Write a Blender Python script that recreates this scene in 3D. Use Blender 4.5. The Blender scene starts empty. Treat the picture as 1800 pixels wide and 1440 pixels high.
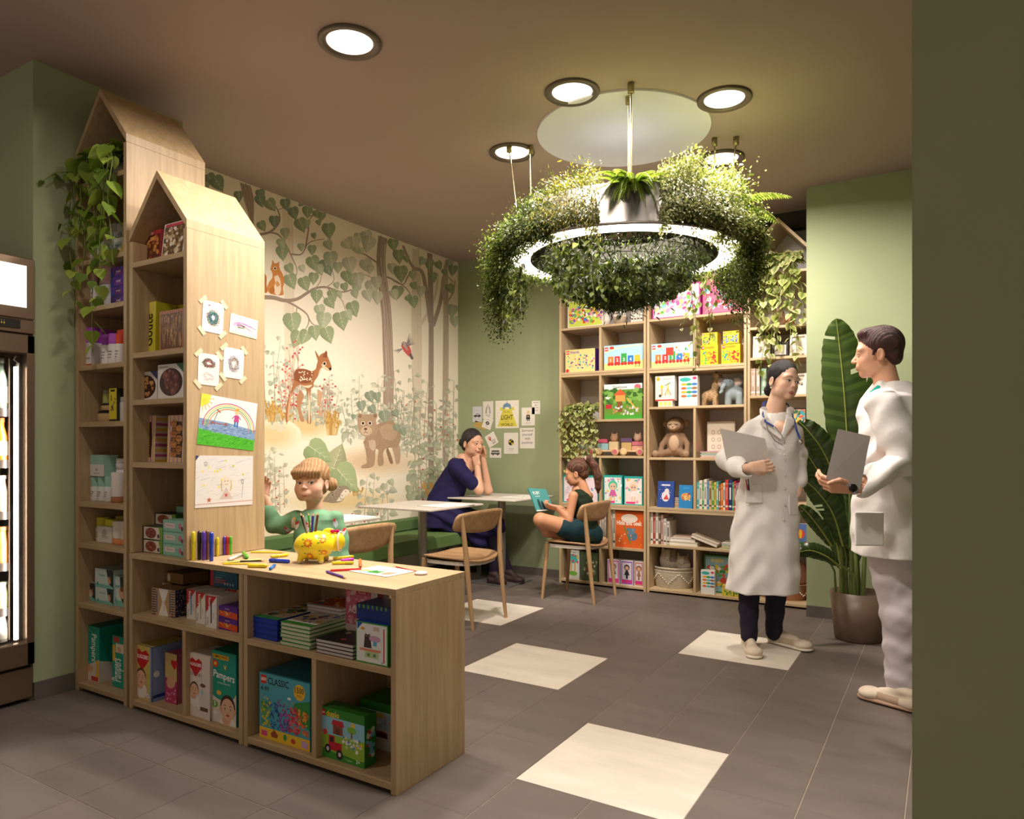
import bpy, math, random, numpy as np
from mathutils import Vector, Matrix
SC = bpy.context.scene
COLL = SC.collection
PI = math.pi
random.seed(7); RNG = np.random.default_rng(11)
# ---------------------------------------------------------------- camera
CAMH, FPX, THETA, HY = 1.21, 1250.58, math.radians(31.3748), 783.8
cam_data = bpy.data.cameras.new('camera'); cam = bpy.data.objects.new('camera', cam_data)
COLL.objects.link(cam); SC.camera = cam
cam.location = (0, 0, CAMH); cam.rotation_euler = (PI/2, 0, THETA)
cam_data.sensor_width = 36.0; cam_data.lens = FPX/1800*36.0; cam_data.shift_y = (HY-720)/1800
cam_data.clip_start = 0.02; cam_data.clip_end = 60
# ---------------------------------------------------------------- world and colour management
world = bpy.data.worlds.new('world'); SC.world = world; world.use_nodes = True
wb = world.node_tree.nodes['Background']; wb.inputs[0].default_value = (1.0, 0.80, 0.62, 1); wb.inputs[1].default_value = 0.36
SC.view_settings.view_transform = 'Standard'; SC.view_settings.look = 'None'
SC.view_settings.exposure = 0.10; SC.view_settings.gamma = 1.0; SC.view_settings.use_curve_mapping = False
CEIL = 3.045
WARM = (1.0, 0.89, 0.80)
def area(name, loc, size, power, color=WARM, rot=(0, 0, 0), spread=180, parent=None, shape='DISK'):
 d = bpy.data.lights.new(name, 'AREA'); d.shape = shape; d.size = size; d.energy = power; d.color = color; d.spread = math.radians(spread)
 o = bpy.data.objects.new(name, d); COLL.objects.link(o); o.location = loc; o.rotation_euler = rot
 if parent: o.parent = parent
 return o
# ceiling downlights in view, and unseen lamps added as fill for the fronts
DOWN = [(-2.309, 2.373, 30), (-1.652, 3.308, 46), (-0.999, 3.791, 50), (-2.312, 3.791, 54), (-1.222, 4.568, 44)]
FILL_OUT = [(-2.6, 1.0, 9), (-0.75, 2.1, 24), (-1.75, 1.9, 16)]
# ---------------------------------------------------------------- measuring helpers (photo pixel -> plane of the room)
FW = (-math.sin(THETA), math.cos(THETA)); RT = (math.cos(THETA), math.sin(THETA))
def ray(u, v): a = u-900; return (FW[0]*FPX+RT[0]*a, FW[1]*FPX+RT[1]*a, HY-v)
def on_y(u, v, y): d = ray(u, v); k = y/d[1]; return (d[0]*k, y, CAMH+d[2]*k)
def on_x(u, v, x): d = ray(u, v); k = x/d[0]; return (x, d[1]*k, CAMH+d[2]*k)
def on_z(u, v, z): d = ray(u, v); k = (z-CAMH)/d[2]; return (d[0]*k, d[1]*k, z)
# ---------------------------------------------------------------- colour and materials
def lin(c):
 if isinstance(c, str): c = tuple(int(c[i:i+2], 16)/255 for i in (0, 2, 4))
 return tuple(x/12.92 if x <= .04045 else ((x+.055)/1.055)**2.4 for x in c[:3])
MATS = {}
def nd(nt, typ, **kw):
 n = nt.nodes.new(typ)
 for k, v in kw.items():
  if k in n.inputs: n.inputs[k].default_value = v
  else: setattr(n, k, v)
 return n
def new_mat(name):
 m = bpy.data.materials.new(name); m.use_nodes = True; nt = m.node_tree
 return m, nt, nt.nodes['Principled BSDF']
def mat(name, color, rough=.5, metal=0, bump=0, bscale=200, var=.0, vscale=8, emit=0, ecol=None, spec=.5, stretch=(1, 1, 1), trans=0, sss=0, coat=0):
 if name in MATS: return MATS[name]
 m, nt, b = new_mat(name); c = lin(color)
 b.inputs['Base Color'].default_value = (*c, 1); b.inputs['Roughness'].default_value = rough
 b.inputs['Metallic'].default_value = metal; b.inputs['Specular IOR Level'].default_value = spec
 b.inputs['Transmission Weight'].default_value = trans; b.inputs['Coat Weight'].default_value = coat
 if emit: b.inputs['Emission Color'].default_value = (*(lin(ecol) if ecol else c), 1); b.inputs['Emission Strength'].default_value = emit
 tc = nd(nt, 'ShaderNodeTexCoord'); mp = nd(nt, 'ShaderNodeMapping'); mp.inputs['Scale'].default_value = stretch
 nt.links.new(tc.outputs['Object'], mp.inputs[0])
 if var:
  n = nd(nt, 'ShaderNodeTexNoise', Scale=vscale, Detail=4.0); nt.links.new(mp.outputs[0], n.inputs['Vector'])
  r = nd(nt, 'ShaderNodeValToRGB'); r.color_ramp.elements[0].position = .3; r.color_ramp.elements[1].position = .7
  r.color_ramp.elements[0].color = (*[x*(1-var) for x in c], 1); r.color_ramp.elements[1].color = (*[min(1, x*(1+var)) for x in c], 1)
  nt.links.new(n.outputs[0], r.inputs[0]); nt.links.new(r.outputs[0], b.inputs['Base Color'])
 if bump:
  n = nd(nt, 'ShaderNodeTexNoise', Scale=bscale, Detail=3.0); nt.links.new(mp.outputs[0], n.inputs['Vector'])
  bp = nd(nt, 'ShaderNodeBump', Strength=bump, Distance=.002); nt.links.new(n.outputs[0], bp.inputs['Height']); nt.links.new(bp.outputs[0], b.inputs['Normal'])
 MATS[name] = m; return m
def colmat(name, rough=.5, spec=.5, bump=0, bscale=300, sss=0, coat=0, stretch=(1, 1, 1), dist=.001, metal=0):
 """material whose base colour is the mesh colour layer (printed or dyed colour), with a procedural surface"""
 if name in MATS: return MATS[name]
 m, nt, b = new_mat(name)
 a = nd(nt, 'ShaderNodeAttribute', attribute_name='Col'); nt.links.new(a.outputs['Color'], b.inputs['Base Color'])
 b.inputs['Roughness'].default_value = rough; b.inputs['Specular IOR Level'].default_value = spec; b.inputs['Coat Weight'].default_value = coat
 b.inputs['Metallic'].default_value = metal
 if sss:
  b.inputs['Subsurface Weight'].default_value = sss; b.inputs['Subsurface Radius'].default_value = (.012, .004, .002); b.inputs['Subsurface Scale'].default_value = 1.0
 tc = nd(nt, 'ShaderNodeTexCoord'); mp = nd(nt, 'ShaderNodeMapping'); mp.inputs['Scale'].default_value = stretch
 nt.links.new(tc.outputs['Object'], mp.inputs[0])
 n = nd(nt, 'ShaderNodeTexNoise', Scale=bscale, Detail=3.0); nt.links.new(mp.outputs[0], n.inputs['Vector'])
 bp = nd(nt, 'ShaderNodeBump', Strength=bump if bump else .02, Distance=dist); nt.links.new(n.outputs[0], bp.inputs['Height']); nt.links.new(bp.outputs[0], b.inputs['Normal'])
 MATS[name] = m; return m
def wood(name, base, dark, scale=(22, 22, 1.2), rough=.5, contrast=1.0):
 if name in MATS: return MATS[name]
 m, nt, b = new_mat(name)
 tc = nd(nt, 'ShaderNodeTexCoord'); mp = nd(nt, 'ShaderNodeMapping'); mp.inputs['Scale'].default_value = scale
 nt.links.new(tc.outputs['Object'], mp.inputs[0])
 n = nd(nt, 'ShaderNodeTexNoise', Scale=2.2, Detail=5.0, Roughness=.6, Distortion=.4); nt.links.new(mp.outputs[0], n.inputs['Vector'])
 mp2 = nd(nt, 'ShaderNodeMapping'); mp2.inputs['Scale'].default_value = tuple(s*9 for s in scale[:2])+(scale[2]*5,)
 nt.links.new(tc.outputs['Object'], mp2.inputs[0])
 n2 = nd(nt, 'ShaderNodeTexNoise', Scale=2.0, Detail=3.0); nt.links.new(mp2.outputs[0], n2.inputs['Vector'])
 mx = nd(nt, 'ShaderNodeMix'); mx.inputs[0].default_value = .35; nt.links.new(n.outputs[0], mx.inputs[2]); nt.links.new(n2.outputs[0], mx.inputs[3])
 r = nd(nt, 'ShaderNodeValToRGB'); r.color_ramp.elements[0].position = .34; r.color_ramp.elements[1].position = .66
 r.color_ramp.elements[0].color = (*lin(dark), 1); r.color_ramp.elements[1].color = (*lin(base), 1)
 nt.links.new(mx.outputs[0], r.inputs[0]); nt.links.new(r.outputs[0], b.inputs['Base Color'])
 b.inputs['Roughness'].default_value = rough
 bp = nd(nt, 'ShaderNodeBump', Strength=.05, Distance=.001); nt.links.new(n2.outputs[0], bp.inputs['Height']); nt.links.new(bp.outputs[0], b.inputs['Normal'])
 MATS[name] = m; return m
# ---------------------------------------------------------------- mesh builder
def rotmat(rx=0, ry=0, rz=0): return Matrix.Rotation(rz, 4, 'Z') @ Matrix.Rotation(ry, 4, 'Y') @ Matrix.Rotation(rx, 4, 'X')
TEXTC = {}
def text_mesh(s, bold=0.0):
 k = (s, bold)
 if k in TEXTC: return TEXTC[k]
 cu = bpy.data.curves.new('t', 'FONT'); cu.body = s; cu.size = 1.0; cu.resolution_u = 2; cu.offset = bold; cu.fill_mode = 'FRONT'
 ob = bpy.data.objects.new('t', cu); COLL.objects.link(ob)
 dg = bpy.context.evaluated_depsgraph_get(); me = bpy.data.meshes.new_from_object(ob.evaluated_get(dg))
 vs = [(v.co.x, v.co.y) for v in me.vertices]; fs = [tuple(p.vertices) for p in me.polygons]
 bpy.data.objects.remove(ob); bpy.data.curves.remove(cu); bpy.data.meshes.remove(me)
 if vs:
  x0 = min(a for a, b in vs); x1 = max(a for a, b in vs)
  vs = [(a-x0, b) for a, b in vs]; w = x1-x0
 else: w = 0
 TEXTC[k] = (vs, fs, w); return TEXTC[k]
class MB:
 def __init__(s): s.v = []; s.f = []; s.c = []; s.m = []; s.sm = []
 def add(s, vs, fs, col='ffffff', mi=0, smooth=False, M=None):
  o = len(s.v); c = lin(col) if isinstance(col, str) else col
  if M is not None: vs = [tuple(M @ Vector(p)) for p in vs]
  s.v += [tuple(p) for p in vs]
  for f in fs: s.f.append(tuple(i+o for i in f)); s.c.append(c); s.m.append(mi); s.sm.append(smooth)
  return s
 def box(s, x0, x1, y0, y1, z0, z1, col='ffffff', mi=0, M=None, bev=0):
  if bev:
   b = bev; q = b*.6; pts = []
   for k, (z, e) in enumerate(((z0, b), (z0+b, 0), (z1-b, 0), (z1, b))):
    X0, X1, Y0, Y1 = x0+e, x1-e, y0+e, y1-e
    pts += [(X0, Y0+q, z), (X0+q, Y0, z), (X1-q, Y0, z), (X1, Y0+q, z), (X1, Y1-q, z), (X1-q, Y1, z), (X0+q, Y1, z), (X0, Y1-q, z)]
   fs = [tuple(range(7, -1, -1)), tuple(range(24, 32))]
   for k in range(3):
    for i in range(8): j = (i+1) % 8; fs.append((k*8+i, k*8+j, k*8+8+j, k*8+8+i))
   return s.add(pts, fs, col, mi, False, M)
  vs = [(x0, y0, z0), (x1, y0, z0), (x1, y1, z0), (x0, y1, z0), (x0, y0, z1), (x1, y0, z1), (x1, y1, z1), (x0, y1, z1)]
  return s.add(vs, [(3, 2, 1, 0), (4, 5, 6, 7), (0, 1, 5, 4), (1, 2, 6, 5), (2, 3, 7, 6), (3, 0, 4, 7)], col, mi, False, M)
 def prism(s, pts, y0, y1, col='ffffff', mi=0, M=None):
  """outline in the xz plane extruded along y"""
  n = len(pts); vs = [(x, y0, z) for x, z in pts]+[(x, y1, z) for x, z in pts]
  fs = [tuple(range(n)), tuple(range(2*n-1, n-1, -1))]+[(j, i, n+i, n+j) for i in range(n) for j in ((i+1) % n,)]
  return s.add(vs, fs, col, mi, False, M)
 def lathe(s, prof, n=24, col='ffffff', mi=0, M=None, smooth=True, cap=True, sx=1, sy=1):
  vs = []; fs = []
  for r, z in prof:
   for i in range(n): a = 2*PI*i/n; vs.append((r*math.cos(a)*sx, r*math.sin(a)*sy, z))
  for k in range(len(prof)-1):
   for i in range(n): j = (i+1) % n; fs.append((k*n+i, k*n+j, k*n+n+j, k*n+n+i))
  s.add(vs, fs, col, mi, smooth, M)
  if cap:
   o = len(prof)-1
   if prof[0][0] > 1e-6: s.add(vs[:n], [tuple(range(n-1, -1, -1))], col, mi, False, M)
   if prof[-1][0] > 1e-6: s.add(vs[o*n:], [tuple(range(n))], col, mi, False, M)
  return s
 def tube(s, pts, r, n=8, col='ffffff', mi=0, M=None, cap=True, sx=1.0):
  pts = [Vector(p) for p in pts]; rs = r if isinstance(r, (list, tuple)) else [r]*len(pts)
  vs = []; up = Vector((0, 0, 1)); prev = None
  for i, p in enumerate(pts):
   t = (pts[min(i+1, len(pts)-1)]-pts[max(i-1, 0)])
   if t.length < 1e-9: t = Vector((0, 0, 1))
   t.normalize()
   if prev is None: a = t.cross(up if abs(t.z) < .95 else Vector((1, 0, 0))).normalized()
   else:
    a = prev-t*prev.dot(t)
    a = a.normalized() if a.length > 1e-6 else t.orthogonal().normalized()
   b = t.cross(a); prev = a
   for k in range(n): q = 2*PI*k/n; vs.append(tuple(p+a*math.cos(q)*rs[i]*sx+b*math.sin(q)*rs[i]))
  fs = [(i*n+k, i*n+n+k, i*n+n+(k+1) % n, i*n+(k+1) % n) for i in range(len(pts)-1) for k in range(n)]
  s.add(vs, fs, col, mi, True, M)
  if cap:
   s.add(vs[:n], [tuple(range(n))], col, mi, False, M); s.add(vs[-n:], [tuple(range(n-1, -1, -1))], col, mi, False, M)
  return s
 def ball(s, c, r, col='ffffff', mi=0, n=16, M=None):
  rx, ry, rz = r if isinstance(r, (tuple, list)) else (r, r, r)
  m = max(6, n//2); vs = [(c[0], c[1], c[2]-rz)]
  for k in range(1, m):
   t = -PI/2+PI*k/m
   for i in range(n): a = 2*PI*i/n; vs.append((c[0]+rx*math.cos(t)*math.cos(a), c[1]+ry*math.cos(t)*math.sin(a), c[2]+rz*math.sin(t)))
  vs.append((c[0], c[1], c[2]+rz)); L = len(vs)-1
  fs = [(0, 1+(i+1) % n, 1+i) for i in range(n)]+[(L, L-n+i, L-n+(i+1) % n) for i in range(n)]
  for k in range(m-2):
   for i in range(n): j = (i+1) % n; o = 1+k*n; fs.append((o+i, o+j, o+n+j, o+n+i))
  return s.add(vs, fs, col, mi, True, M)
 def art(s, a, O, S, T, mi=0, eps=.0006, step=.00006):
  """lay an Art on the plane O + s*S + t*T (S,T metres per art unit)"""
  O, S, T = Vector(O), Vector(S), Vector(T); N = S.cross(T).normalized()
  for k, (vs, fs, c) in zip(a.layers(), a.items):
   d = N*(eps+step*k)
   s.add([tuple(O+S*x+T*y+d) for x, y in vs], fs, c, mi)
  return s
 def build(s, name, mats, parent=None, loc=None, rot=None, auto=False):
  me = bpy.data.meshes.new(name); me.from_pydata(s.v, [], s.f)
  if not isinstance(mats, (list, tuple)): mats = [mats]
  for m in mats: me.materials.append(m)
  n = len(s.f)
  if n:
   me.polygons.foreach_set('material_index', s.m); me.polygons.foreach_set('use_smooth', s.sm)
   at = me.color_attributes.new('Col', 'FLOAT_COLOR', 'CORNER'); cols = np.repeat(np.array([(*c, 1) for c in s.c], dtype=np.float32), [len(f) for f in s.f], axis=0)
   at.data.foreach_set('color', cols.ravel())
  me.validate(verbose=False); me.update()
  o = bpy.data.objects.new(name, me); COLL.objects.link(o)
  if parent: o.parent = parent
  if loc is not None: o.location = loc
  if rot is not None: o.rotation_euler = rot if isinstance(rot, (tuple, list)) else (0, 0, rot)
  return o
class Art:
 """printed artwork: flat coloured shapes in face units (height = 1, width = W)"""
 def __init__(s, W=1.0): s.W = W; s.items = []
 def layers(s):
  """stacking depth of every shape: one above the deepest earlier shape it may touch"""
  n = len(s.items); B = np.array([(min(p[0] for p in v), min(p[1] for p in v), max(p[0] for p in v), max(p[1] for p in v)) if v else (9e9, 9e9, 9e9, 9e9) for v, f, c in s.items]).reshape(n, 4); L = np.zeros(n, int)
  for i in range(1, n):
   b = B[i]; hit = (B[:i, 0] < b[2]) & (B[:i, 2] > b[0]) & (B[:i, 1] < b[3]) & (B[:i, 3] > b[1])
   if hit.any(): L[i] = L[:i][hit].max()+1
  return L.tolist()
 def poly(s, pts, c): s.items.append((list(pts), [tuple(range(len(pts)))], c)); return s
 def rect(s, x0, y0, x1, y1, c): return s.poly([(x0, y0), (x1, y0), (x1, y1), (x0, y1)], c)
 def bg(s, c): return s.rect(0, 0, s.W, 1, c)
 def ell(s, x, y, rx, ry, c, n=16, rot=0):
  cr, sr = math.cos(rot), math.sin(rot)
  return s.poly([(x+rx*math.cos(a)*cr-ry*math.sin(a)*sr, y+rx*math.cos(a)*sr+ry*math.sin(a)*cr) for a in [2*PI*i/n for i in range(n)]], c)
 def line(s, pts, w, c, w2=None):
  L = []; R = []; n = len(pts)
  for i, (x, y) in enumerate(pts):
   a = pts[max(i-1, 0)]; b = pts[min(i+1, n-1)]; dx, dy = b[0]-a[0], b[1]-a[1]; l = math.hypot(dx, dy) or 1
   ww = w if w2 is None else w+(w2-w)*i/(n-1)
   L.append((x-dy/l*ww/2, y+dx/l*ww/2)); R.append((x+dy/l*ww/2, y-dx/l*ww/2))
  s.items.append((L+R, [(i, i+1, n+i+1, n+i) for i in range(n-1)], c)); return s
 def text(s, t, x, y, h, c, align='L', maxw=None, bold=.0, rot=0, slant=0):
  vs, fs, w = text_mesh(t, bold); k = h/.7; kx = k
  if maxw and w*k > maxw: kx = maxw/w
  off = {'L': 0, 'C': -w*kx/2, 'R': -w*kx}[align]; cr, sr = math.cos(rot), math.sin(rot); out = []
  for a, b in vs: X = a*kx+off+slant*b*k; Y = b*k; out.append((x+X*cr-Y*sr, y+X*sr+Y*cr))
  s.items.append((out, fs, c)); return s
 def star(s, x, y, r, c, n=5, q=.45, rot=PI/2):
  return s.poly([(x+(r if i % 2 == 0 else r*q)*math.cos(rot+PI*i/n), y+(r if i % 2 == 0 else r*q)*math.sin(rot+PI*i/n)) for i in range(2*n)], c)
 def scribble(s, x, y, rx, ry, w, c, turns=6, rnd=None, seed=1):
  r = random.Random(seed); p = []; n = turns*14
  for i in range(n): a = 2*PI*i/14; k = .2+.8*r.random()**.7 if i % 3 else .5+.5*r.random(); p.append((x+rx*k*math.cos(a+r.uniform(-.15, .15)), y+ry*k*math.sin(a)))
  return s.line(p, w, c)
 def confetti(s, x0, y0, x1, y1, n, cols, size, seed=1, kind='m'):
  r = random.Random(seed)
  for i in range(n):
   x, y = r.uniform(x0, x1), r.uniform(y0, y1); c = r.choice(cols) if not callable(cols) else cols((x-x0)/(x1-x0), r)
   z = size*r.uniform(.6, 1.3)
   if kind == 'm' and r.random() < .5: s.ell(x, y, z*.5, z*.4, c, 8, r.uniform(0, 3))
   else:
    a = r.uniform(0, PI); s.poly([(x+z*.55*math.cos(a+b), y+z*.45*math.sin(a+b)) for b in (.6, 2.5, 3.74, 5.6)], c)
  return s
def tag(o, label=None, cat=None, group=None, kind=None):
 if label: o['label'] = label
 if cat: o['category'] = cat
 if group: o['group'] = group
 if kind: o['kind'] = kind
 return o
def thing(name, label, cat, loc=(0, 0, 0), rotz=0, group=None):
 o = bpy.data.objects.new(name, None); COLL.objects.link(o); o.location = loc; o.rotation_euler = (0, 0, rotz); o.empty_display_size = .05
 return tag(o, label, cat, group)
def struct(name, mb, m): return tag(mb.build(name, m), kind='structure')
PRINT = colmat('printed_card', .42, .4); PAPER = colmat('paper', .8, .2, .1, 500); GLOSS = colmat('glossy_plastic', .22, .5)
MATTE = colmat('matte_plastic', .6, .3); FABRIC = colmat('fabric', .9, .15, .4, 900); PLUSH = colmat('plush', .95, .1, .8, 500, dist=.003)
# ================================================================ room shell
GREEN = mat('wall_paint_green', '9aa47f', .85, bump=.06, bscale=350, var=.03, vscale=2)
CEILM = mat('ceiling_paint', 'a8948a', .9, var=.02, vscale=1)
WHITEP = mat('white_paint', 'e6e0d6', .8)
GREYW = mat('grey_wall_paint', 'e2dedc', .85)
DARK = mat('dark_trim', '2b2522', .6)
BASEB = mat('baseboard_dark', '5d5650', .6)
def floor_mat():
 m, nt, b = new_mat('floor_tile')
 a = nd(nt, 'ShaderNodeAttribute', attribute_name='Col'); tc = nd(nt, 'ShaderNodeTexCoord')
 mp = nd(nt, 'ShaderNodeMapping'); mp.inputs['Scale'].default_value = (1.2, 4, 1); nt.links.new(tc.outputs['Object'], mp.inputs[0])
 n = nd(nt, 'ShaderNodeTexNoise', Scale=2.2, Detail=7.0, Roughness=.62); nt.links.new(mp.outputs[0], n.inputs['Vector'])
 r = nd(nt, 'ShaderNodeMapRange'); r.inputs['From Min'].default_value = .3; r.inputs['From Max'].default_value = .7
 r.inputs['To Min'].default_value = .89; r.inputs['To Max'].default_value = 1.1; nt.links.new(n.outputs[0], r.inputs[0])
 mx = nd(nt, 'ShaderNodeVectorMath', operation='SCALE'); nt.links.new(a.outputs['Color'], mx.inputs[0]); nt.links.new(r.outputs[0], mx.inputs['Scale'])
 nt.links.new(mx.outputs[0], b.inputs['Base Color']); b.inputs['Roughness'].default_value = .42; b.inputs['Specular IOR Level'].default_value = .4
 r2 = nd(nt, 'ShaderNodeMapRange'); r2.inputs['To Min'].default_value = .34; r2.inputs['To Max'].default_value = .56; nt.links.new(n.outputs[0], r2.inputs[0]); nt.links.new(r2.outputs[0], b.inputs['Roughness'])
 return m
FT = .305; FX0, FY0 = -1.335, 2.215
def build_floor():
 mb = MB(); r = random.Random(3)
 white = {}
 for (x, y) in ((-1.335, 2.21), (-2.255, 3.13), (-1.335, 4.05), (-3.17, 4.05)):
  i, j = round((x-FX0)/FT), round((y-FY0)/FT)
  for a in (0, 1):
   for b in (0, 1): white[(i+a, j+b)] = 1
 mb.box(-6, 3.2, -2.2, 6.2, -.06, -.0015, 'a89887')
 for i in range(-16, 16):
  for j in range(-15, 14):
   x, y = FX0+i*FT, FY0+j*FT
   if x > 3.1 or y > 6.1 or y < -2.1: continue
   w = (i, j) in white
   left = x < -1.65 and y < 1.8
   gx0, gx1, gy0, gy1 = (.0006, .0006, .0018, .0018) if left else (.0018, .0018, .0003, .0003)  # wider gaps along one direction imitate light caught on the joints
   if w:
    gx0 = .0 if (i-1, j) in white else .0012; gx1 = 0 if (i+1, j) in white else .0012
    gy0 = .0 if (i, j-1) in white else .0012; gy1 = 0 if (i, j+1) in white else .0012
    c = lin('d9d0c2')
   else:
    k = 1+r.uniform(-.05, .05); c = tuple(q*k for q in lin('6b615b'))
   mb.add([(x+gx0, y+gy0, 0), (x+FT-gx1, y+gy0, 0), (x+FT-gx1, y+FT-gy1, 0), (x+gx0, y+FT-gy1, 0)], [(0, 1, 2, 3)], c)
 struct('floor', mb, floor_mat())
build_floor()
struct('ceiling', MB().box(-6, 3.2, -2.2, 6.25, CEIL, CEIL+.1), CEILM)
# wall behind the cooler, wall beside the tower, jog to the mural wall
struct('wall_left_front', MB().prism([(-6, 0), (-3.70, 0), (-3.70, CEIL), (-6, CEIL)], 1.70, 2.476), GREEN)
struct('wall_left', MB().box(-4.4, -4.17, 2.476, 5.80, 0, CEIL), WHITEP)
struct('wall_back', MB().box(-4.4, -2.935, 5.80, 6.15, 0, CEIL), GREEN)
struct('wall_alcove', MB().box(-2.935, -.83, 6.0, 6.15, 0, CEIL), GREYW)
struct('wall_back_right', MB().box(-.845, 3.2, 5.40, 6.15, 0, CEIL), GREEN)
struct('wall_right', MB().box(-.020-.04, 3.2, 1.70, 2.0, 0, CEIL), GREEN)
struct('wall_right_side', MB().box(3.0, 3.2, 2.0, 5.4, 0, CEIL), GREEN)
struct('trim_alcove', MB().box(-2.93, -.85, 5.90, 6.0, CEIL-.13, CEIL), DARK)
struct('baseboard_left', MB().box(-3.70, -3.688, 1.70, 1.88, 0, .085), BASEB)
struct('baseboard_back', MB().box(-4.17, -2.935, 5.788, 5.80, 0, .07), BASEB)
struct('baseboard_mural', MB().box(-4.17, -4.158, 2.476, 5.788, 0, .07), BASEB)
struct('baseboard_right', MB().box(-.845, 3.0, 5.388, 5.40, 0, .08), BASEB)
struct('trim_disc', MB().lathe([(.0, CEIL-.012), (.498, CEIL-.012), (.5, CEIL-.006), (.5, CEIL)], 72, 'ffffff', 0, Matrix.Translation((-1.61, 3.88, 0)), False, False), mat('disc_paint', 'dcdae4', .8))
# ---------------------------------------------------------------- downlights
TRIM = mat('downlight_trim', '6a5f55', .45, .6)
def downlight(x, y, power, label, seen=True):
 t = thing('downlight', label, 'ceiling light', (x, y, CEIL), 0, 'ceiling downlights') if seen else thing('downlight', label, 'ceiling light', (x, y, CEIL), 0)
 mb = MB(); mb.lathe([(.142, 0), (.142, -.010), (.136, -.015), (.112, -.012), (.104, -.002), (.104, 0)], 48, cap=False); mb.build('trim_ring', TRIM, t)
 mb = MB(); mb.lathe([(0, -.004), (.104, -.004)], 40, cap=False, smooth=False); mb.build('diffuser', mat('lamp_glow', 'fff4e6', .5, emit=1.6, ecol='fff2e0'), t)
 area('downlight_lamp', (0, 0, -.018), .2, power, WARM, spread=165, parent=t)
for (x, y, p), l in zip(DOWN, ('large round downlight alone on the ceiling above the wooden shelf unit', 'round downlight on the ceiling left of the hanging rod, above the white disc',
  'round downlight on the ceiling to the right of the white ceiling disc', 'round downlight on the ceiling left of the white disc, crossed by a hanging rod',
  'round downlight on the ceiling mostly hidden behind the right side of the plant lamp')): downlight(x, y, p, l)
for (x, y, p) in FILL_OUT: area('unseen_ceiling_fill', (x, y, CEIL-.02), .2, p, WARM, spread=165)
# ---------------------------------------------------------------- joinery
WOODV = wood('oak_veneer_upright', 'bfa680', 'a58b66', (16, 16, .9), .5)
WOODH = wood('oak_veneer_shelf', 'bfa680', 'a58b66', (.9, 16, 16), .5)
WOODL = wood('pale_oak_upright', 'cdb691', 'b59a74', (16, 16, .9), .5)
WOODLH = wood('pale_oak_shelf', 'cdb691', 'b59a74', (.9, 16, 16), .5)
T = .024
def panel(parent, name, x0, x1, y0, y1, z0, z1, m):
 o = MB().box(x0, x1, y0, y1, z0, z1, bev=.0012).build(name, m, parent); return o
def roof(parent, x0, x1, y0, y1, ze, za, t, m):
 xm = (x0+x1)/2; dz = t*math.hypot(xm-x0, za-ze)/(xm-x0)
 for sgn in (-1, 1):
  xe = x0 if sgn < 0 else x1
  pts = [(xe, ze), (xm, za), (xm, za-dz), (xe, ze-dz)] if sgn > 0 else [(xe, ze), (xe, ze-dz), (xm, za-dz), (xm, za)]
  MB().prism(pts, y0, y1).build('roof_panel', m, parent)
YF = 1.886; YB = 2.296
def tower(x0, x1, ze, za, shelves, label, zback, base=0.0, group=None):
 t = thing('house_shelf_tower', label, 'shelf unit', (0, 0, 0))
 dz = T*math.hypot((x1-x0)/2, za-ze)/((x1-x0)/2)+.0004
 panel(t, 'side_panel', x0, x0+T, YF, YB, base, ze-dz, WOODV); panel(t, 'side_panel', x1-T, x1, YF, YB, base, ze-dz, WOODV)
 for z in shelves: panel(t, 'shelf', x0+T, x1-T, YF+.002, YB-.01, z-T, z, WOODH)
 roof(t, x0, x1, YF-.001, YB, ze, za, T, WOODV)
 mb = MB(); mb.prism([(x0+T, base), (x1-T, base), (x1-T, ze-.03), ((x0+x1)/2, za-.04), (x0+T, ze-.03)][::1], YB-.01, YB-.002); mb.build('back_panel', WOODV, t)
 return t
S1 = [.040, .435, .731, .934, 1.326, 1.603, 1.886, 2.119, 2.50]
tower(-3.688, -3.245, 2.661, 2.925, S1, 'tall oak shelf tower with a pointed house roof touching the ceiling by the green wall', 0)
S2 = [1.134, 1.420, 1.636, 2.053]
t2 = tower(-3.222, -2.790, 2.188, 2.440, S2, 'shorter oak shelf tower with house roof and taped drawings standing on the counter', 0, base=.717)
# low counter units
CT = .715
ct = tag(MB().box(-3.222, -1.618, YF-.002, YB, CT-T, CT, bev=.0012).build('counter_top', WOODH), 'long oak counter top with pencils and an elephant pot on it', 'counter top')
def low_unit(x0, x1, dv, backs, label, zs=.435):
 t = thing('low_shelf_unit', label, 'shelf unit', (0, 0, 0))
 panel(t, 'side_panel', x0, x0+T, YF, YB, 0, CT-T, WOODV); panel(t, 'side_panel', x1-T, x1, YF, YB, 0, CT-T, WOODV)
 panel(t, 'shelf', x0+T, x1-T, YF+.001, YB, zs-T, zs, WOODH); panel(t, 'bottom_panel', x0+T, x1-T, YF+.001, YB, .015, .040, WOODH)
 panel(t, 'divider', dv-T/2, dv+T/2, YF+.003, YB, .040, zs-T, WOODV)
 for (a, b, z0, z1) in backs: panel(t, 'back_panel', a, b, YB-.012, YB-.003, z0, z1, WOODV)
low_unit(-3.222, -2.424, -2.815, [(-3.198, -2.448, .04, .411), (-3.198, -2.56, .435, .69)], 'low oak shelf unit under the counter holding nappies and boxes of pens')
low_unit(-2.420, -1.618, -2.022, [(-2.396, -1.642, .04, .411), (-2.396, -2.075, .435, .69)], 'low oak shelf unit at the counter end holding notebooks and building brick boxes')
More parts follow.
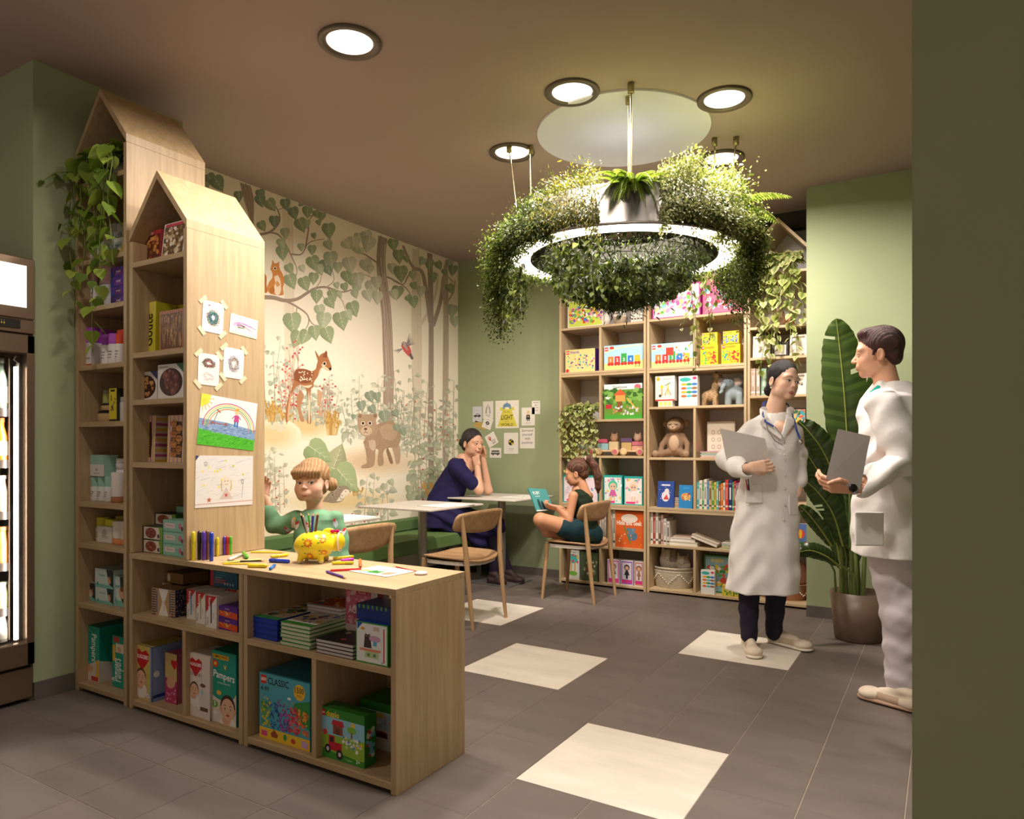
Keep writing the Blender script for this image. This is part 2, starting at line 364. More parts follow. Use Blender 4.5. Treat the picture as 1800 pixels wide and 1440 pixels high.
# ---------------------------------------------------------------- rear shelving
YS = 5.60; YSB = 5.99
def rear_unit(x0, x1, shelves, dbl, divs, top, label, xd):
 t = thing('tall_cube_shelf', label, 'shelf unit', (0, 0, 0))
 for a in (x0, x1-.02): panel(t, 'side_panel', a, a+.02, YS, YSB, 0, top, WOODL)
 for z in shelves+[top]: panel(t, 'shelf', x0+.02, x1-.02, YS+.002, YSB, z-.02, z, WOODLH)
 for z in dbl: panel(t, 'shelf', x0+.02, x1-.02, YS+.002, YSB, z-.042, z-.022, WOODLH)
 for (a, b) in divs: panel(t, 'divider', xd-.01, xd+.01, YS+.004, YSB, a, b-.02, WOODL)
 return t
rear_unit(-2.925, -2.118, [.035, .350, .710, 1.125, 1.437, 1.855, 2.246], [.71, 1.855], [(.035, .35), (.71, 1.125), (1.437, 1.855-.02), (1.855, 2.246)], 2.60, 'tall oak cube shelf on the left behind the girl, full of toys', -2.532)
rear_unit(-2.110, -1.306, [.035, .400, .705, 1.114, 1.530, 1.850, 2.252], [.705, 1.85], [(.035, .40), (.705, 1.114), (1.114, 1.53), (1.85, 2.252)], 2.56, 'middle oak cube shelf with monkey, books and brick boxes', -1.712)
t = thing('house_shelf_tower', 'narrow oak shelf with pointed house roof beside the green wall at the back', 'shelf unit', (0, 0, 0))
for a in (-1.300, -.875): panel(t, 'side_panel', a, a+.02, YS, YSB, 0, 2.665, WOODL)
for z in (.035, .44, .78, 1.13, 1.28, 1.593, 1.882, 2.115, 2.52): panel(t, 'shelf', -1.28, -.875, YS+.002, YSB, z-.02, z, WOODLH)
roof(t, -1.300, -.855, YS-.001, YSB, 2.68, 2.925, .02, WOODL)
# ================================================================ painted forest wall
MU = Art()
def cblend(a, b, t):
 A = [int(a[i:i+2], 16) for i in (0, 2, 4)]; B = [int(b[i:i+2], 16) for i in (0, 2, 4)]
 return ''.join('%02x' % int(round(x+(y-x)*t)) for x, y in zip(A, B))
def mleaf(x, y, L, ang, c, kind='h', a=MU, vein=True):
 """leaf from its stem point (x,y), length L, pointing along ang (degrees, 90 = down in the picture)"""
 c = cblend(c, 'ddd3bd', .22); t = math.radians(ang); dx, dy = math.cos(t), math.sin(t); nx, ny = -dy, dx
 if kind == 'h': prof = [(0, .0), (-.06, .2), (.02, .36), (.2, .44), (.42, .40), (.68, .24), (.88, .08), (1, 0)]
 else: prof = [(0, 0), (.15, .14), (.35, .21), (.6, .18), (.82, .08), (1, 0)]
 up = [(x+dx*L*p+nx*L*q, y+dy*L*p+ny*L*q) for p, q in prof]; dn = [(x+dx*L*p-nx*L*q, y+dy*L*p-ny*L*q) for p, q in prof]
 a.poly(up+dn[::-1][1:-1], c)
 a.poly(up, cblend(c, '55634a', .22))
 in_ = [(x+dx*L*p+nx*L*q*.55, y+dy*L*p+ny*L*q*.55) for p, q in prof]
 a.poly(in_, cblend(c, '4d5c42', .12))
 if vein and L > 12:
  v = cblend(c, 'f4ecd6', .55)
  a.line([(x, y), (x+dx*L*.9, y+dy*L*.9)], max(.5, L*.03), v, .2)
  if L > 18:
   for k in (.25, .45, .65):
    for s in (-1, 1): a.line([(x+dx*L*k, y+dy*L*k), (x+dx*L*(k+.16)+s*nx*L*.24*(1.1-k), y+dy*L*(k+.16)+s*ny*L*.24*(1.1-k))], L*.02, v, .1)
def curve(pts, n=5):
 out = []; P = [pts[0]]+list(pts)+[pts[-1]]
 for i in range(1, len(P)-2):
  for k in range(n):
   t = k/n; a, b, c, d = P[i-1], P[i], P[i+1], P[i+2]
   out.append(tuple(.5*((2*b[q])+(c[q]-a[q])*t+(2*a[q]-5*b[q]+4*c[q]-d[q])*t*t+(3*b[q]-a[q]-3*c[q]+d[q])*t**3) for q in (0, 1)))
 out.append(tuple(pts[-1])); return out
def c5(*p): return [(340+x/3, 280+y/3) for x, y in p]
def c6(*p): return [(420+x/3.273, 640+y/3.273) for x, y in p]
R_ = random.Random(5)
def blobs(cx, cy, rx, ry, c, n=5):
 for i in range(n):
  k = 1-.75*i/n; MU.ell(cx, cy, rx*k, ry*k, cblend('f1e7cf', c, (i+1)/n), 28)
# soft ground patches
blobs(535, 748, 62, 26, 'dcc08c'); blobs(480, 765, 50, 30, 'e0c898'); blobs(655, 812, 90, 28, 'd8bf9d'); blobs(600, 880, 110, 24, 'dfc795'); blobs(500, 930, 70, 30, 'e2d2ae'); blobs(760, 870, 55, 40, 'e0d4b8')
# trunks: left edge and right edge polylines
def trunk(L, R, c, shade=.35, grain=6):
 L, R = curve(L), curve(R); n = min(len(L), len(R)); L, R = L[:n], R[:n]
 MU.poly(L+R[::-1], c)
 for g in range(grain):
  t0 = (g+.5)/grain; t1 = t0+R_.uniform(-.1, .1); w = (R[n//2][0]-L[n//2][0])*.12
  a = R_.randint(0, n//3); b = R_.randint(2*n//3, n)
  MU.line([(L[i][0]+(R[i][0]-L[i][0])*(t0+(t1-t0)*i/n+.03*math.sin(i*1.3+g)), L[i][1]) for i in range(a, b)], w*(R_.uniform(.4, 1.2)), cblend(c, '6d5548' if g % 2 else 'f3e6d2', shade*R_.uniform(.4, 1)), .3)
trunk(c5((465, 215), (478, 700), (480, 1250)), c5((520, 215), (532, 700), (530, 1250)), 'e2d5bd', .12)
trunk(c5((245, 122), (262, 200), (300, 330), (310, 400)), c5((298, 140), (318, 210), (318, 330), (330, 400)), 'a3907f', .3)
trunk(c5((1155, 470), (1148, 800), (1160, 1370)), c5((1190, 480), (1202, 800), (1205, 1370)), 'd9cbb4', .12)
MU.line(curve(c5((1200, 870), (1240, 800), (1275, 720), (1290, 600))), 6, 'd9cbb4', 3)
trunk(c5((1232, 492), (1240, 860), (1237, 1440), (1243, 1790)), c5((1260, 500), (1266, 860), (1266, 1440), (1270, 1790)), 'a08f81', .3)
MU.line(curve(c5((1105, 455), (1140, 540), (1165, 575), (1205, 595), (1228, 700), (1250, 860))), 4, 'a59485', 8)
MU.line(curve(c5((1335, 530), (1318, 640), (1300, 760), (1262, 880))), 4, 'a59485', 8)
MU.line(curve(c5((1165, 575), (1130, 620), (1105, 660), (1050, 640))), 4, 'a89786', 1.5)
trunk(c5((1318, 560), (1316, 900), (1312, 1440), (1315, 1600)), c5((1340, 560), (1346, 900), (1342, 1440), (1345, 1600)), 'b8a793', .25)
MU.line(curve(c5((1325, 760), (1310, 660), (1325, 610), (1370, 650))), 4, 'b8a793', 2)
MU.line(curve(c5((1340, 750), (1370, 700), (1380, 640))), 4, 'b8a793', 2)
trunk(c5((975, 402), (965, 560), (990, 800), (1002, 1100), (1000, 1330), (1010, 1420)), c5((1022, 418), (1012, 560), (1042, 800), (1055, 1100), (1055, 1330), (1060, 1420)), 'a99584', .45, 12)
# branches
BR = '9c8b79'
for P, w, w2 in ((((350, 728), (420, 730), (480, 745), (545, 738), (600, 705), (640, 682), (700, 675), (780, 700), (835, 688)), 8, 2), (((340, 398), (400, 385), (440, 350), (455, 310), (440, 260), (400, 205)), 5, 1.5),
 (((400, 385), (450, 400), (490, 455), (520, 520), (545, 580), (535, 640)), 3, 1), (((515, 500), (570, 500), (610, 440), (690, 420)), 3, 1), (((590, 470), (605, 380), (612, 320), (640, 290)), 3, 1),
 (((640, 290), (600, 300), (580, 250)), 2, 1), (((480, 745), (540, 775), (600, 820), (605, 870), (570, 925)), 4, 1), (((604, 830), (630, 870), (690, 890)), 2.5, 1), (((545, 780), (540, 830), (520, 850)), 2, 1),
 (((700, 676), (740, 640), (730, 580)), 2, 1), (((640, 685), (670, 640), (672, 590)), 2, 1), (((440, 270), (490, 250)), 2, 1), (((700, 676), (780, 740), (800, 800)), 2, 1), (((640, 690), (680, 720), (700, 760)), 2, 1),
 (((975, 550), (900, 500), (830, 470), (800, 440)), 3, 1), (((980, 650), (930, 620), (880, 600)), 2, 1), (((1020, 620), (1080, 650), (1130, 690), (1155, 740)), 3, 1)):
 MU.line(curve(c5(*P)), w, BR if w > 2 else cblend(BR, 'd8cbb0', .3), w2)
# leaves on branches (crop5 coordinates: x, y, length, direction)
G1, G2, G3, G4 = '8b9a72', '74866a', 'a9b392', 'c6c8ac'
for x, y, L, a, c in ((75, 80, 75, 60, G2), (110, 95, 90, 55, G2), (60, 120, 60, 100, G1), (235, 170, 60, 80, G2), (345, 160, 60, 60, G2), (345, 190, 70, 70, G2), (390, 215, 75, 50, G1), (425, 300, 65, 100, G2), (350, 330, 60, 70, G1), (480, 210, 65, 80, G2),
 (520, 255, 70, 70, G2), (555, 235, 30, 20, G1), (600, 250, 65, 85, G1), (640, 270, 50, 60, G1), (680, 280, 50, 110, G1), (655, 320, 35, 70, G1), (555, 315, 80, 75, G1), (710, 340, 85, 95, G1), (480, 365, 60, 90, G3), (595, 320, 50, 90, G3), (700, 430, 60, 70, G3), (630, 390, 35, 80, G1), (625, 455, 55, 100, G1),
 (465, 460, 80, 85, G1), (455, 420, 60, 70, G3), (565, 445, 45, 80, G3), (495, 555, 60, 60, G1), (565, 560, 45, 70, G4), (620, 515, 85, 60, G1), (690, 530, 95, 80, G2), (720, 490, 90, 85, G3), (655, 560, 60, 70, G3), (760, 545, 60, 90, G3), (800, 590, 75, 80, G1), (635, 600, 65, 85, G1),
 (500, 610, 85, 70, G1), (575, 625, 80, 80, G1), (750, 650, 40, 70, G3), (790, 655, 50, 80, G1), (825, 640, 35, 60, G1), (865, 655, 60, 110, G3), (845, 690, 50, 70, G3), (650, 690, 75, 80, G1), (725, 690, 65, 60, G1), (705, 730, 70, 60, G1), (760, 700, 40, 50, G3), (830, 755, 85, 65, G1), (660, 770, 70, 80, G3),
 (770, 810, 100, 85, G1), (805, 800, 60, 60, G3), (515, 815, 115, 80, G1), (690, 810, 95, 85, G3), (560, 910, 95, 100, G1), (600, 905, 80, 110, G1), (635, 880, 80, 85, G1), (695, 890, 90, 60, G1),
 (870, 390, 60, 100, G4), (905, 380, 75, 80, G4), (840, 410, 80, 85, G4), (930, 410, 90, 100, G4), (790, 430, 60, 60, G4), (855, 460, 50, 60, G4), (880, 470, 40, 60, G4), (815, 520, 90, 80, G4), (900, 530, 80, 70, G4), (865, 600, 80, 90, G4), (935, 640, 90, 80, G4), (910, 690, 70, 60, G4), (960, 620, 70, 80, G4), (970, 700, 70, 80, G4), (935, 560, 50, 90, G4),
 (1050, 420, 70, 80, G1), (1080, 480, 75, 90, G1), (1045, 550, 60, 70, G4), (1090, 565, 90, 85, G1), (1120, 510, 40, 80, G1), (1155, 590, 50, 90, G3), (1080, 670, 75, 85, G1), (1050, 690, 60, 70, G4), (1125, 720, 45, 60, G1), (1155, 725, 65, 80, G1), (1155, 650, 45, 80, G1), (1245, 530, 60, 90, G1), (1260, 600, 55, 80, G1), (1285, 540, 50, 70, G1), (1350, 530, 50, 80, G3), (1370, 560, 60, 90, G1), (1345, 660, 55, 80, G1), (1370, 770, 70, 100, G3), (1375, 830, 60, 90, G4), (1320, 580, 40, 60, G1), (1215, 520, 50, 110, G3), (1200, 670, 60, 100, G4)):
 u, v = c5((x, y))[0]; mleaf(u, v, L/3, a+R_.uniform(-12, 12), c)
# shrubs: stems with small leaves
def shrub(x, y, h, lean, c, n=8, L=9, berries=0, stem=None):
 if berries == 0: berries = -1
 c = cblend(c, 'e2dac6', .4); pts = curve([(x, y), (x+lean*.3, y-h*.4), (x+lean, y-h)], 8); MU.line(pts, 1.5, stem or cblend(c, '8a7763', .5), .5)
 for i in range(n):
  k = int((i+1)/n*(len(pts)-1)); px_, py_ = pts[k]; s = 1 if i % 2 else -1
  ex, ey = px_+s*R_.uniform(3, 8), py_-R_.uniform(2, 7); MU.line([(px_, py_), (ex, ey)], .8, stem or c, .4)
  l = L*R_.uniform(.7, 1.25)*(1-.3*i/n)
  if berries and R_.random() < berries: MU.ell(ex, ey, 1.8, 1.8, R_.choice(['c8685e', 'b84f4c', 'd98a78']), 8)
  else: mleaf(ex, ey, l, R_.choice([20, 60, -20, 90]) if s > 0 else R_.choice([160, 120, 200, 95]), c, 'h' if R_.random() < .6 else 'l', vein=False)
SH = ['8d9c86', 'a3ae98', '7b8c7a', 'b9c0a8', 'c5c9b4']
for i in range(14): shrub(468+i*9+R_.uniform(-3, 3), 745+R_.uniform(-8, 5), R_.uniform(60, 150) if i < 6 else R_.uniform(40, 80), R_.uniform(-14, 14), SH[i % 3], 11, 12, .15 if i > 1 else 0)
for i in range(7): shrub(497+i*5, 720, R_.uniform(70, 118), R_.uniform(-10, 16), 'c08a7c', 11, 6, .75, 'b98877')
for i in range(5): shrub(560+i*5, 735, R_.uniform(50, 80), R_.uniform(-6, 14), 'a98d7f', 10, 7, .55)
for i in range(13): shrub(612+i*9, 770+R_.uniform(-10, 20), R_.uniform(60, 130), R_.uniform(-16, 16), SH[(i*2) % 5], 12, 12)
for i in range(14): shrub(700+i*7.4, 790+R_.uniform(-30, 20), R_.uniform(50, 125), R_.uniform(-12, 12), SH[(i+2) % 5], 11, 10, .04)
for i in range(10): shrub(726+i*8, 880+R_.uniform(-8, 8), R_.uniform(60, 120), R_.uniform(-14, 10), ['8c9a72', '9aa57f', '7e8d6c'][i % 3], 11, 15, .1)
for i in range(4): shrub(640+i*14, 915, R_.uniform(60, 80), R_.uniform(-8, 12), ['97a183', 'a5ab8d'][i % 2], 8, 15)
for i in range(5): shrub(468+i*8, 900+R_.uniform(-8, 16), R_.uniform(50, 80), R_.uniform(-4, 12), 'a8a48a', 8, 11, .3)
for i in range(4): shrub(462+i*7, 850, R_.uniform(40, 60), R_.uniform(-4, 6), 'b3b598', 6, 12)
for i in range(6): shrub(612+i*9, 945, R_.uniform(20, 50), R_.uniform(-8, 8), 'bdb49a', 6, 6, .5)
# wheat tufts
for (x, y, n, h) in ((478, 742, 22, 40), (583, 765, 26, 48), (500, 740, 8, 26), (625, 872, 7, 22)):
 for i in range(n):
  a = R_.uniform(-16, 16); hh = h*R_.uniform(.5, 1); MU.line([(x+a*.5, y), (x+a, y-hh)], 1.6, R_.choice(['cda866', 'b98f4e', 'd9bd84']), .8)
  for k in range(5): MU.ell(x+a*(.6+.08*k)+R_.uniform(-1.5, 1.5), y-hh*(.5+.1*k), 1.5, 2.2, R_.choice(['c9a25a', 'b58a48']), 6)
for x, y in ((488, 747), (497, 752), (480, 752), (492, 756)): MU.ell(x, y, 6, 4, 'd8ceb4', 12)
# deer
D1, D2, D3 = 'a9714a', '8a5236', 'e9cfae'
def P6(*p): return curve(c6(*p), 4)
MU.poly(P6((358, 150), (372, 190), (352, 250), (375, 322), (366, 332), (352, 322), (335, 250), (332, 200), (345, 155)), 'b58561')
MU.poly(P6((452, 145), (478, 170), (468, 250), (475, 290), (455, 300), (462, 250), (450, 200)), 'c79f7c')
MU.poly(P6((312, 60), (330, 30), (375, 28), (420, 40), (445, 20), (455, -30), (470, -55), (500, -60), (530, 10), (528, 28), (505, 28), (478, 5), (470, 35), (450, 75), (430, 105), (428, 130), (412, 150), (408, 230), (414, 335), (400, 342), (393, 330), (398, 240), (390, 160), (370, 130), (340, 122), (305, 170), (290, 260), (285, 325), (268, 328), (272, 240), (295, 165), (312, 110)), D1)
MU.poly(P6((315, 60), (332, 32), (375, 30), (418, 45), (432, 60), (415, 100), (380, 112), (340, 105), (318, 90)), D2)
MU.poly(P6((440, 40), (455, 0), (470, -30), (482, -5), (470, 30), (450, 70), (436, 85)), D3); MU.poly(P6((400, 150), (408, 230), (406, 330), (400, 340), (397, 240)), D3)
MU.poly(P6((345, 118), (380, 125), (420, 120), (400, 138), (370, 132)), D3)
MU.poly(P6((300, 165), (292, 250), (286, 320), (278, 322), (282, 245), (296, 168)), 'd4aa82')
for i in range(34):
 u, v = c6((R_.uniform(342, 420), R_.uniform(38, 98)))[0]; MU.ell(u, v, 1.0, 1.2, 'f3e2c4', 6)
# head of deer in crop5 coordinates
def P5(*p): return curve(c5(*p), 4)
MU.poly(P5((655, 1060), (640, 1010), (655, 1030), (668, 1055)), D1); MU.poly(P5((678, 1050), (697, 1010), (705, 1030), (695, 1060)), D2)
MU.poly(P5((650, 1080), (665, 1052), (690, 1045), (708, 1060), (725, 1100), (722, 1115), (705, 1112), (680, 1098), (665, 1110), (650, 1150), (620, 1160), (645, 1110)), D1)
MU.poly(P5((672, 1080), (690, 1090), (718, 1112), (705, 1112), (680, 1100)), D3)
MU.ell(*c5((690, 1078))[0], 3.4, 3.6, 'f0dcbc', 12); MU.ell(*c5((690, 1078))[0], 2.2, 2.6, '2e1d16', 12); MU.ell(*c5((720, 1106))[0], 2.6, 2.2, '33221c', 10)
# squirrel
Q1 = 'cf8a4b'
MU.poly(P5((372, 600), (385, 620), (385, 660), (390, 700), (372, 705)), 'b8743c')
MU.poly(P5((412, 555), (418, 530), (426, 548), (440, 548), (452, 540), (452, 560), (458, 585), (470, 605), (480, 640), (472, 680), (475, 712), (460, 718), (430, 716), (400, 705), (388, 680), (398, 650), (415, 625), (415, 600), (405, 580)), Q1)
MU.poly(P5((425, 620), (445, 612), (458, 640), (462, 690), (450, 715), (432, 712), (425, 680), (432, 650)), 'f0d9bd'); MU.poly(P5((440, 640), (456, 660), (440, 672), (432, 655)), 'd99c60')
MU.ell(*c5((430, 576))[0], 2.8, 2.9, 'f5e4c8', 12); MU.ell(*c5((430, 576))[0], 1.8, 2.0, '2a1a14', 10)
MU.poly(P5((398, 690), (420, 670), (428, 695), (410, 712)), 'b8743c')
# bird
MU.poly(P5((1100, 965), (1125, 968), (1145, 1000), (1150, 1025), (1155, 1050), (1130, 1035), (1108, 1010), (1095, 985)), 'd2625f'); MU.poly(P5((1095, 970), (1110, 960), (1120, 975), (1130, 1010), (1105, 985)), 'b9a79c')
MU.poly(P5((1145, 1020), (1160, 1050), (1148, 1055), (1138, 1030)), '6f6361')
for i in range(7): MU.line(c5((1122, 985), (1140+i*5, 918+i*9)), 2.4, ['8b8583', 'a9a3a0', '7d7674'][i % 3], .6)
for i in range(4): MU.line(c5((1100, 1000), (1052+i*8, 1010+i*4)), 2.2, ['a9a3a0', '8b8583'][i % 2], .6)
MU.ell(*c5((1103, 976))[0], .9, .9, '221a18', 8)
# bear cub
B1, B2, B3 = 'a98e72', '8f7459', 'c9b49a'
MU.poly(P6((855, 480), (872, 520), (885, 568), (870, 570), (855, 530), (845, 495)), B2); MU.poly(P6((900, 440), (925, 480), (925, 560), (905, 572), (895, 530), (880, 480)), 'b79c80')
MU.poly(P6((735, 400), (790, 350), (850, 330), (900, 345), (928, 400), (925, 450), (905, 480), (870, 480), (840, 490), (828, 520), (832, 570), (815, 585), (798, 575), (800, 520), (802, 495), (785, 490), (780, 560), (765, 590), (710, 598), (705, 585), (735, 565), (728, 500), (715, 450)), B1)
MU.poly(P6((800, 370), (850, 345), (895, 360), (910, 400), (880, 440), (830, 430)), 'b89e82'); MU.poly(P6((745, 440), (780, 440), (785, 480), (770, 500), (750, 480)), B3)
MU.poly(P6((680, 300), (690, 282), (712, 290), (740, 290), (768, 290), (785, 278), (796, 300), (785, 330), (798, 370), (790, 400), (760, 415), (735, 420), (705, 405), (685, 375), (682, 340)), 'b0967a')
MU.ell(*c6((695, 300))[0], 3, 3.4, B2, 12); MU.ell(*c6((782, 298))[0], 3, 3.4, B2, 12); MU.ell(*c6((732, 385))[0], 10, 8, 'cdb698', 18)
for ex in (712, 752): MU.ell(*c6((ex, 341))[0], 3.6, 3.6, 'efe0c4', 14); MU.ell(*c6((ex, 341))[0], 2.3, 2.6, '3a271c', 12)
MU.ell(*c6((727, 374))[0], 3, 2.2, '6b4f3c', 10); MU.line(c6((727, 382), (727, 392)), .8, '6b4f3c'); MU.line(curve(c6((715, 398), (727, 392), (742, 398))), .8, '6b4f3c')
for i in range(60):
 x, y = R_.uniform(750, 915), R_.uniform(350, 470); u, v = c6((x, y))[0]; MU.line([(u, v), (u+R_.uniform(-1, 1), v+R_.uniform(3, 6))], .7, R_.choice(['9b8066', 'bea68b', 'a88c70']), .2)
for i in range(40):
 u, v = c6((R_.uniform(715, 775), R_.uniform(420, 590)))[0]; MU.line([(u, v), (u+R_.uniform(-1, 1), v+R_.uniform(2, 5))], .7, R_.choice(['8f7459', 'b89e82']), .2)
for (x, y, L, a) in ((745, 160, 60, 70), (700, 215, 55, 80), (755, 240, 50, 60), (790, 165, 50, 80), (830, 270, 65, 80), (890, 265, 45, 60), (935, 370, 45, 70), (660, 290, 30, 100), (900, 350, 40, 70)): mleaf(*c6((x, y))[0], L/3.273*1.15, a, '7f9078')
# big leaves and hedgehog
for (x, y, L, a, c) in ((545, 600, 150, 215, '9db078'), (545, 590, 130, 290, 'a3a67c'), (560, 600, 170, 48, '97ad75'), (400, 470, 150, 35, '8ea670')): mleaf(*c6((x, y))[0], L/3.273*1.1, a, c)
MU.line(curve(c6((700, 740), (640, 650), (560, 600))), 1.2, 'b5b78a')
H = P6((480, 790), (520, 740), (570, 705), (610, 700), (628, 712), (636, 735), (615, 755), (590, 790), (540, 800))
MU.poly(H, '9c8a75'); MU.poly(P6((590, 740), (612, 720), (638, 735), (612, 760), (590, 785), (560, 790)), 'e8dcc6'); MU.ell(*c6((613, 733))[0], .9, .9, '2a1f1a', 8); MU.ell(*c6((638, 735))[0], 1.1, 1, '2a1f1a', 8)
for i in range(170):
 x, y = R_.uniform(490, 600), R_.uniform(705, 785)
 if y > 790-(x-470)*.9 and y < 800: u, v = c6((x, y))[0]; MU.line([(u, v), (u-R_.uniform(2, 4), v-R_.uniform(1, 3))], .6, R_.choice(['4e4238', '6d5f50', 'c9bda8', '85756a']), .1)
for (x, y) in ((805, 700), (820, 740), (845, 700)): MU.ell(*c6((x+260, y))[0], 4, 7, 'cfa564', 12)
mb = MB()
WX_ = -4.17
HP = [(352, 200), (801.5, 200), (801.5, 1010), (352, 1010)]
mb.add([(WX_+.0003, 2.48, .07), (WX_+.0003, 5.80, .07), (WX_+.0003, 5.80, CEIL), (WX_+.0003, 2.48, CEIL)], [(0, 1, 2, 3)], 'efe5d0')
LY = MU.layers()
for k, (vs, fs, c) in zip(LY, MU.items):
 P = []
 for (u, v) in vs:
  p = on_x(u, v, WX_); P.append((WX_+.0006+.000012*k, min(max(p[1], 2.48), 5.7995), min(max(p[2], .07), CEIL-.001)))
 mb.add(P, [tuple(f) for f in fs], c)
tag(mb.build('forest_wallpaper', colmat('wallpaper_print', .8, .2)), 'watercolour forest wallpaper with deer, squirrel, bear cub and bird covering the wall', 'wallpaper')
# ================================================================ foliage tools
def leaf_template(kind):
 """unit leaf along +y, face +z; returns verts, faces"""
 if kind == 'tiny': v = [(0, 0, 0), (.34, .45, .10), (0, 1, 0), (-.34, .45, .10)]; f = [(0, 1, 2), (0, 2, 3)]
 elif kind == 'pinna': v = [(-.1, 0, 0), (.14, .05, 0), (.15, .5, .03), (0, 1, -.1), (-.13, .45, .03)]; f = [(0, 1, 2, 3, 4)]
 elif kind == 'blade': v = [(0, 0, 0), (.10, .35, .03), (0, 1, -.12), (-.10, .35, .03), (.0, .4, -.01)]; f = [(0, 1, 4), (1, 2, 4), (0, 4, 3), (4, 2, 3)]
 else:
  R = [(.0, .06), (.26, -.06), (.46, .16), (.44, .42), (.26, .72), (.08, .93), (0, 1.05)]
  v = [(0, 0, 0), (0, .5, -.06), (0, 1.05, -.16)]; f = []
  a = [(x, y, .10*x-.10*y*y) for x, y in R[1:-1]]; b = [(-x, y, z) for x, y, z in a]
  v += a+b; n = len(a); A = list(range(3, 3+n)); B = list(range(3+n, 3+2*n))
  f = [(0, A[0], A[1], 1), (1, A[1], A[2]), (1, A[2], A[3]), (1, A[3], A[4], 2), (0, 1, B[1], B[0]), (1, B[2], B[1]), (1, B[3], B[2]), (1, 2, B[4], B[3])]
 return np.array(v, float), f
def leaves(name, pos, axis, nrm, size, cols, kind, material, parent=None, var=None):
 """one mesh holding many leaves; pos/axis/nrm (N,3), size (N,), cols (N,3) linear"""
 V, F = leaf_template(kind); N = len(pos)
 ax = axis/np.linalg.norm(axis, axis=1, keepdims=True)
 x = np.cross(ax, nrm); x /= np.linalg.norm(x, axis=1, keepdims=True)+1e-9; z = np.cross(x, ax)
 P = pos[:, None, :]+size[:, None, None]*(V[None, :, 0, None]*x[:, None, :]+V[None, :, 1, None]*ax[:, None, :]+V[None, :, 2, None]*z[:, None, :])
 nv = len(V); me = bpy.data.meshes.new(name)
 fl = np.concatenate([np.array(f) for f in F]); ln = np.array([len(f) for f in F]); per = len(fl)
 me.vertices.add(N*nv); me.vertices.foreach_set('co', P.reshape(-1).astype(np.float32))
 me.loops.add(N*per); me.polygons.add(N*len(F))
 me.loops.foreach_set('vertex_index', (fl[None, :]+np.arange(N)[:, None]*nv).reshape(-1))
 st = np.concatenate([[0], np.cumsum(ln)[:-1]]); me.polygons.foreach_set('loop_start', (st[None, :]+np.arange(N)[:, None]*per).reshape(-1))
 me.polygons.foreach_set('use_smooth', np.ones(N*len(F), bool))
 c = np.ones((N, per, 4), np.float32); c[:, :, :3] = cols[:, None, :]
 if var is not None:      # variegated margin
  edge = np.array([0 if i in (0, 1, 2) else 1 for i in fl]); c[:, :, :3] = np.where(edge[None, :, None] > 0, var[:, None, :], cols[:, None, :])
 at = me.color_attributes.new('Col', 'FLOAT_COLOR', 'CORNER'); at.data.foreach_set('color', c.ravel())
 me.materials.append(material); me.update(); me.validate()
 o = bpy.data.objects.new(name, me); COLL.objects.link(o)
 if parent: o.parent = parent
 return o
def leafmat(name, rough=.45):
 m, nt, b = new_mat(name); a = nd(nt, 'ShaderNodeAttribute', attribute_name='Col')
 nt.links.new(a.outputs['Color'], b.inputs['Base Color']); b.inputs['Roughness'].default_value = rough
 tr = nd(nt, 'ShaderNodeBsdfTranslucent'); g = nd(nt, 'ShaderNodeVectorMath', operation='MULTIPLY'); g.inputs[1].default_value = (1.0, 1.1, .5)
 nt.links.new(a.outputs['Color'], g.inputs[0]); nt.links.new(g.outputs[0], tr.inputs[0])
 mx = nd(nt, 'ShaderNodeMixShader'); mx.inputs[0].default_value = .25; out = nt.nodes['Material Output']
 nt.links.new(b.outputs[0], mx.inputs[1]); nt.links.new(tr.outputs[0], mx.inputs[2]); nt.links.new(mx.outputs[0], out.inputs[0])
 return m
LEAF = leafmat('leaf_surface'); STEM = mat('stem_green', '6f7a3a', .6)
def pal(cols, n):
 C = np.array([lin(c) for c in cols]); k = RNG.integers(0, len(C), n); return C[k]*RNG.uniform(.75, 1.25, (n, 1))
def unit(v): return v/(np.linalg.norm(v, axis=-1, keepdims=True)+1e-9)
# ---------------------------------------------------------------- round lamp with plants
LC = Vector((-1.61, 3.88, 0)); LZ = 2.30; RO, RI = .67, .535
METAL = mat('brushed_metal', '8d8780', .45, .85, bump=.1, bscale=60, stretch=(1, 1, 20)); BRASS = mat('brass_rod', 'a3986e', .35, .8)
lamp = thing('ring_pendant_lamp', 'large round ring lamp with a metal planter drum hanging from rods', 'pendant lamp', (LC.x, LC.y, LZ))
mb = MB(); mb.lathe([(RO-.008, .002), (RO-.008, .004), (RI+.008, .004), (RI+.008, .002)], 96, cap=False);
mb2 = MB(); mb2.lathe([(RI+.004, .0), (RO-.004, .0)], 96, cap=False, smooth=False)
mb2.build('ring_diffuser', mat('ring_glow', 'fff6ea', .5, emit=9.0, ecol='fff0dc'), lamp)
mb = MB(); mb.lathe([(RO-.004, -.003), (RO+.005, -.003), (RO+.005, .010), (RO-.01, .014), (.615, .014), (.615, .225), (.607, .225)], 96, cap=False)
MB().lathe([(.607, .225), (.600, .02), (.46, .02), (.46, .205), (.452, .205), (.452, .03), (RI-.004, .03), (RI-.006, -.003), (RI+.004, -.003), (RI+.004, .002)], 96, cap=False).build('drum_inner_shaded', mat('drum_inner_shade', '33302a', .7), lamp)  # inner faces of the drum, coloured dark to stand for shade inside
mb.build('planter_drum', METAL, lamp)
mb = MB()
for k in range(13):
 a = PI*k/13; pts = []
 for i in range(15): q = -PI/2+PI*i/14; pts.append((RI*math.sin(q)*math.cos(a), RI*math.sin(q)*math.sin(a), .03-.14*math.cos(q)))
 mb.tube(pts, .0022, 5)
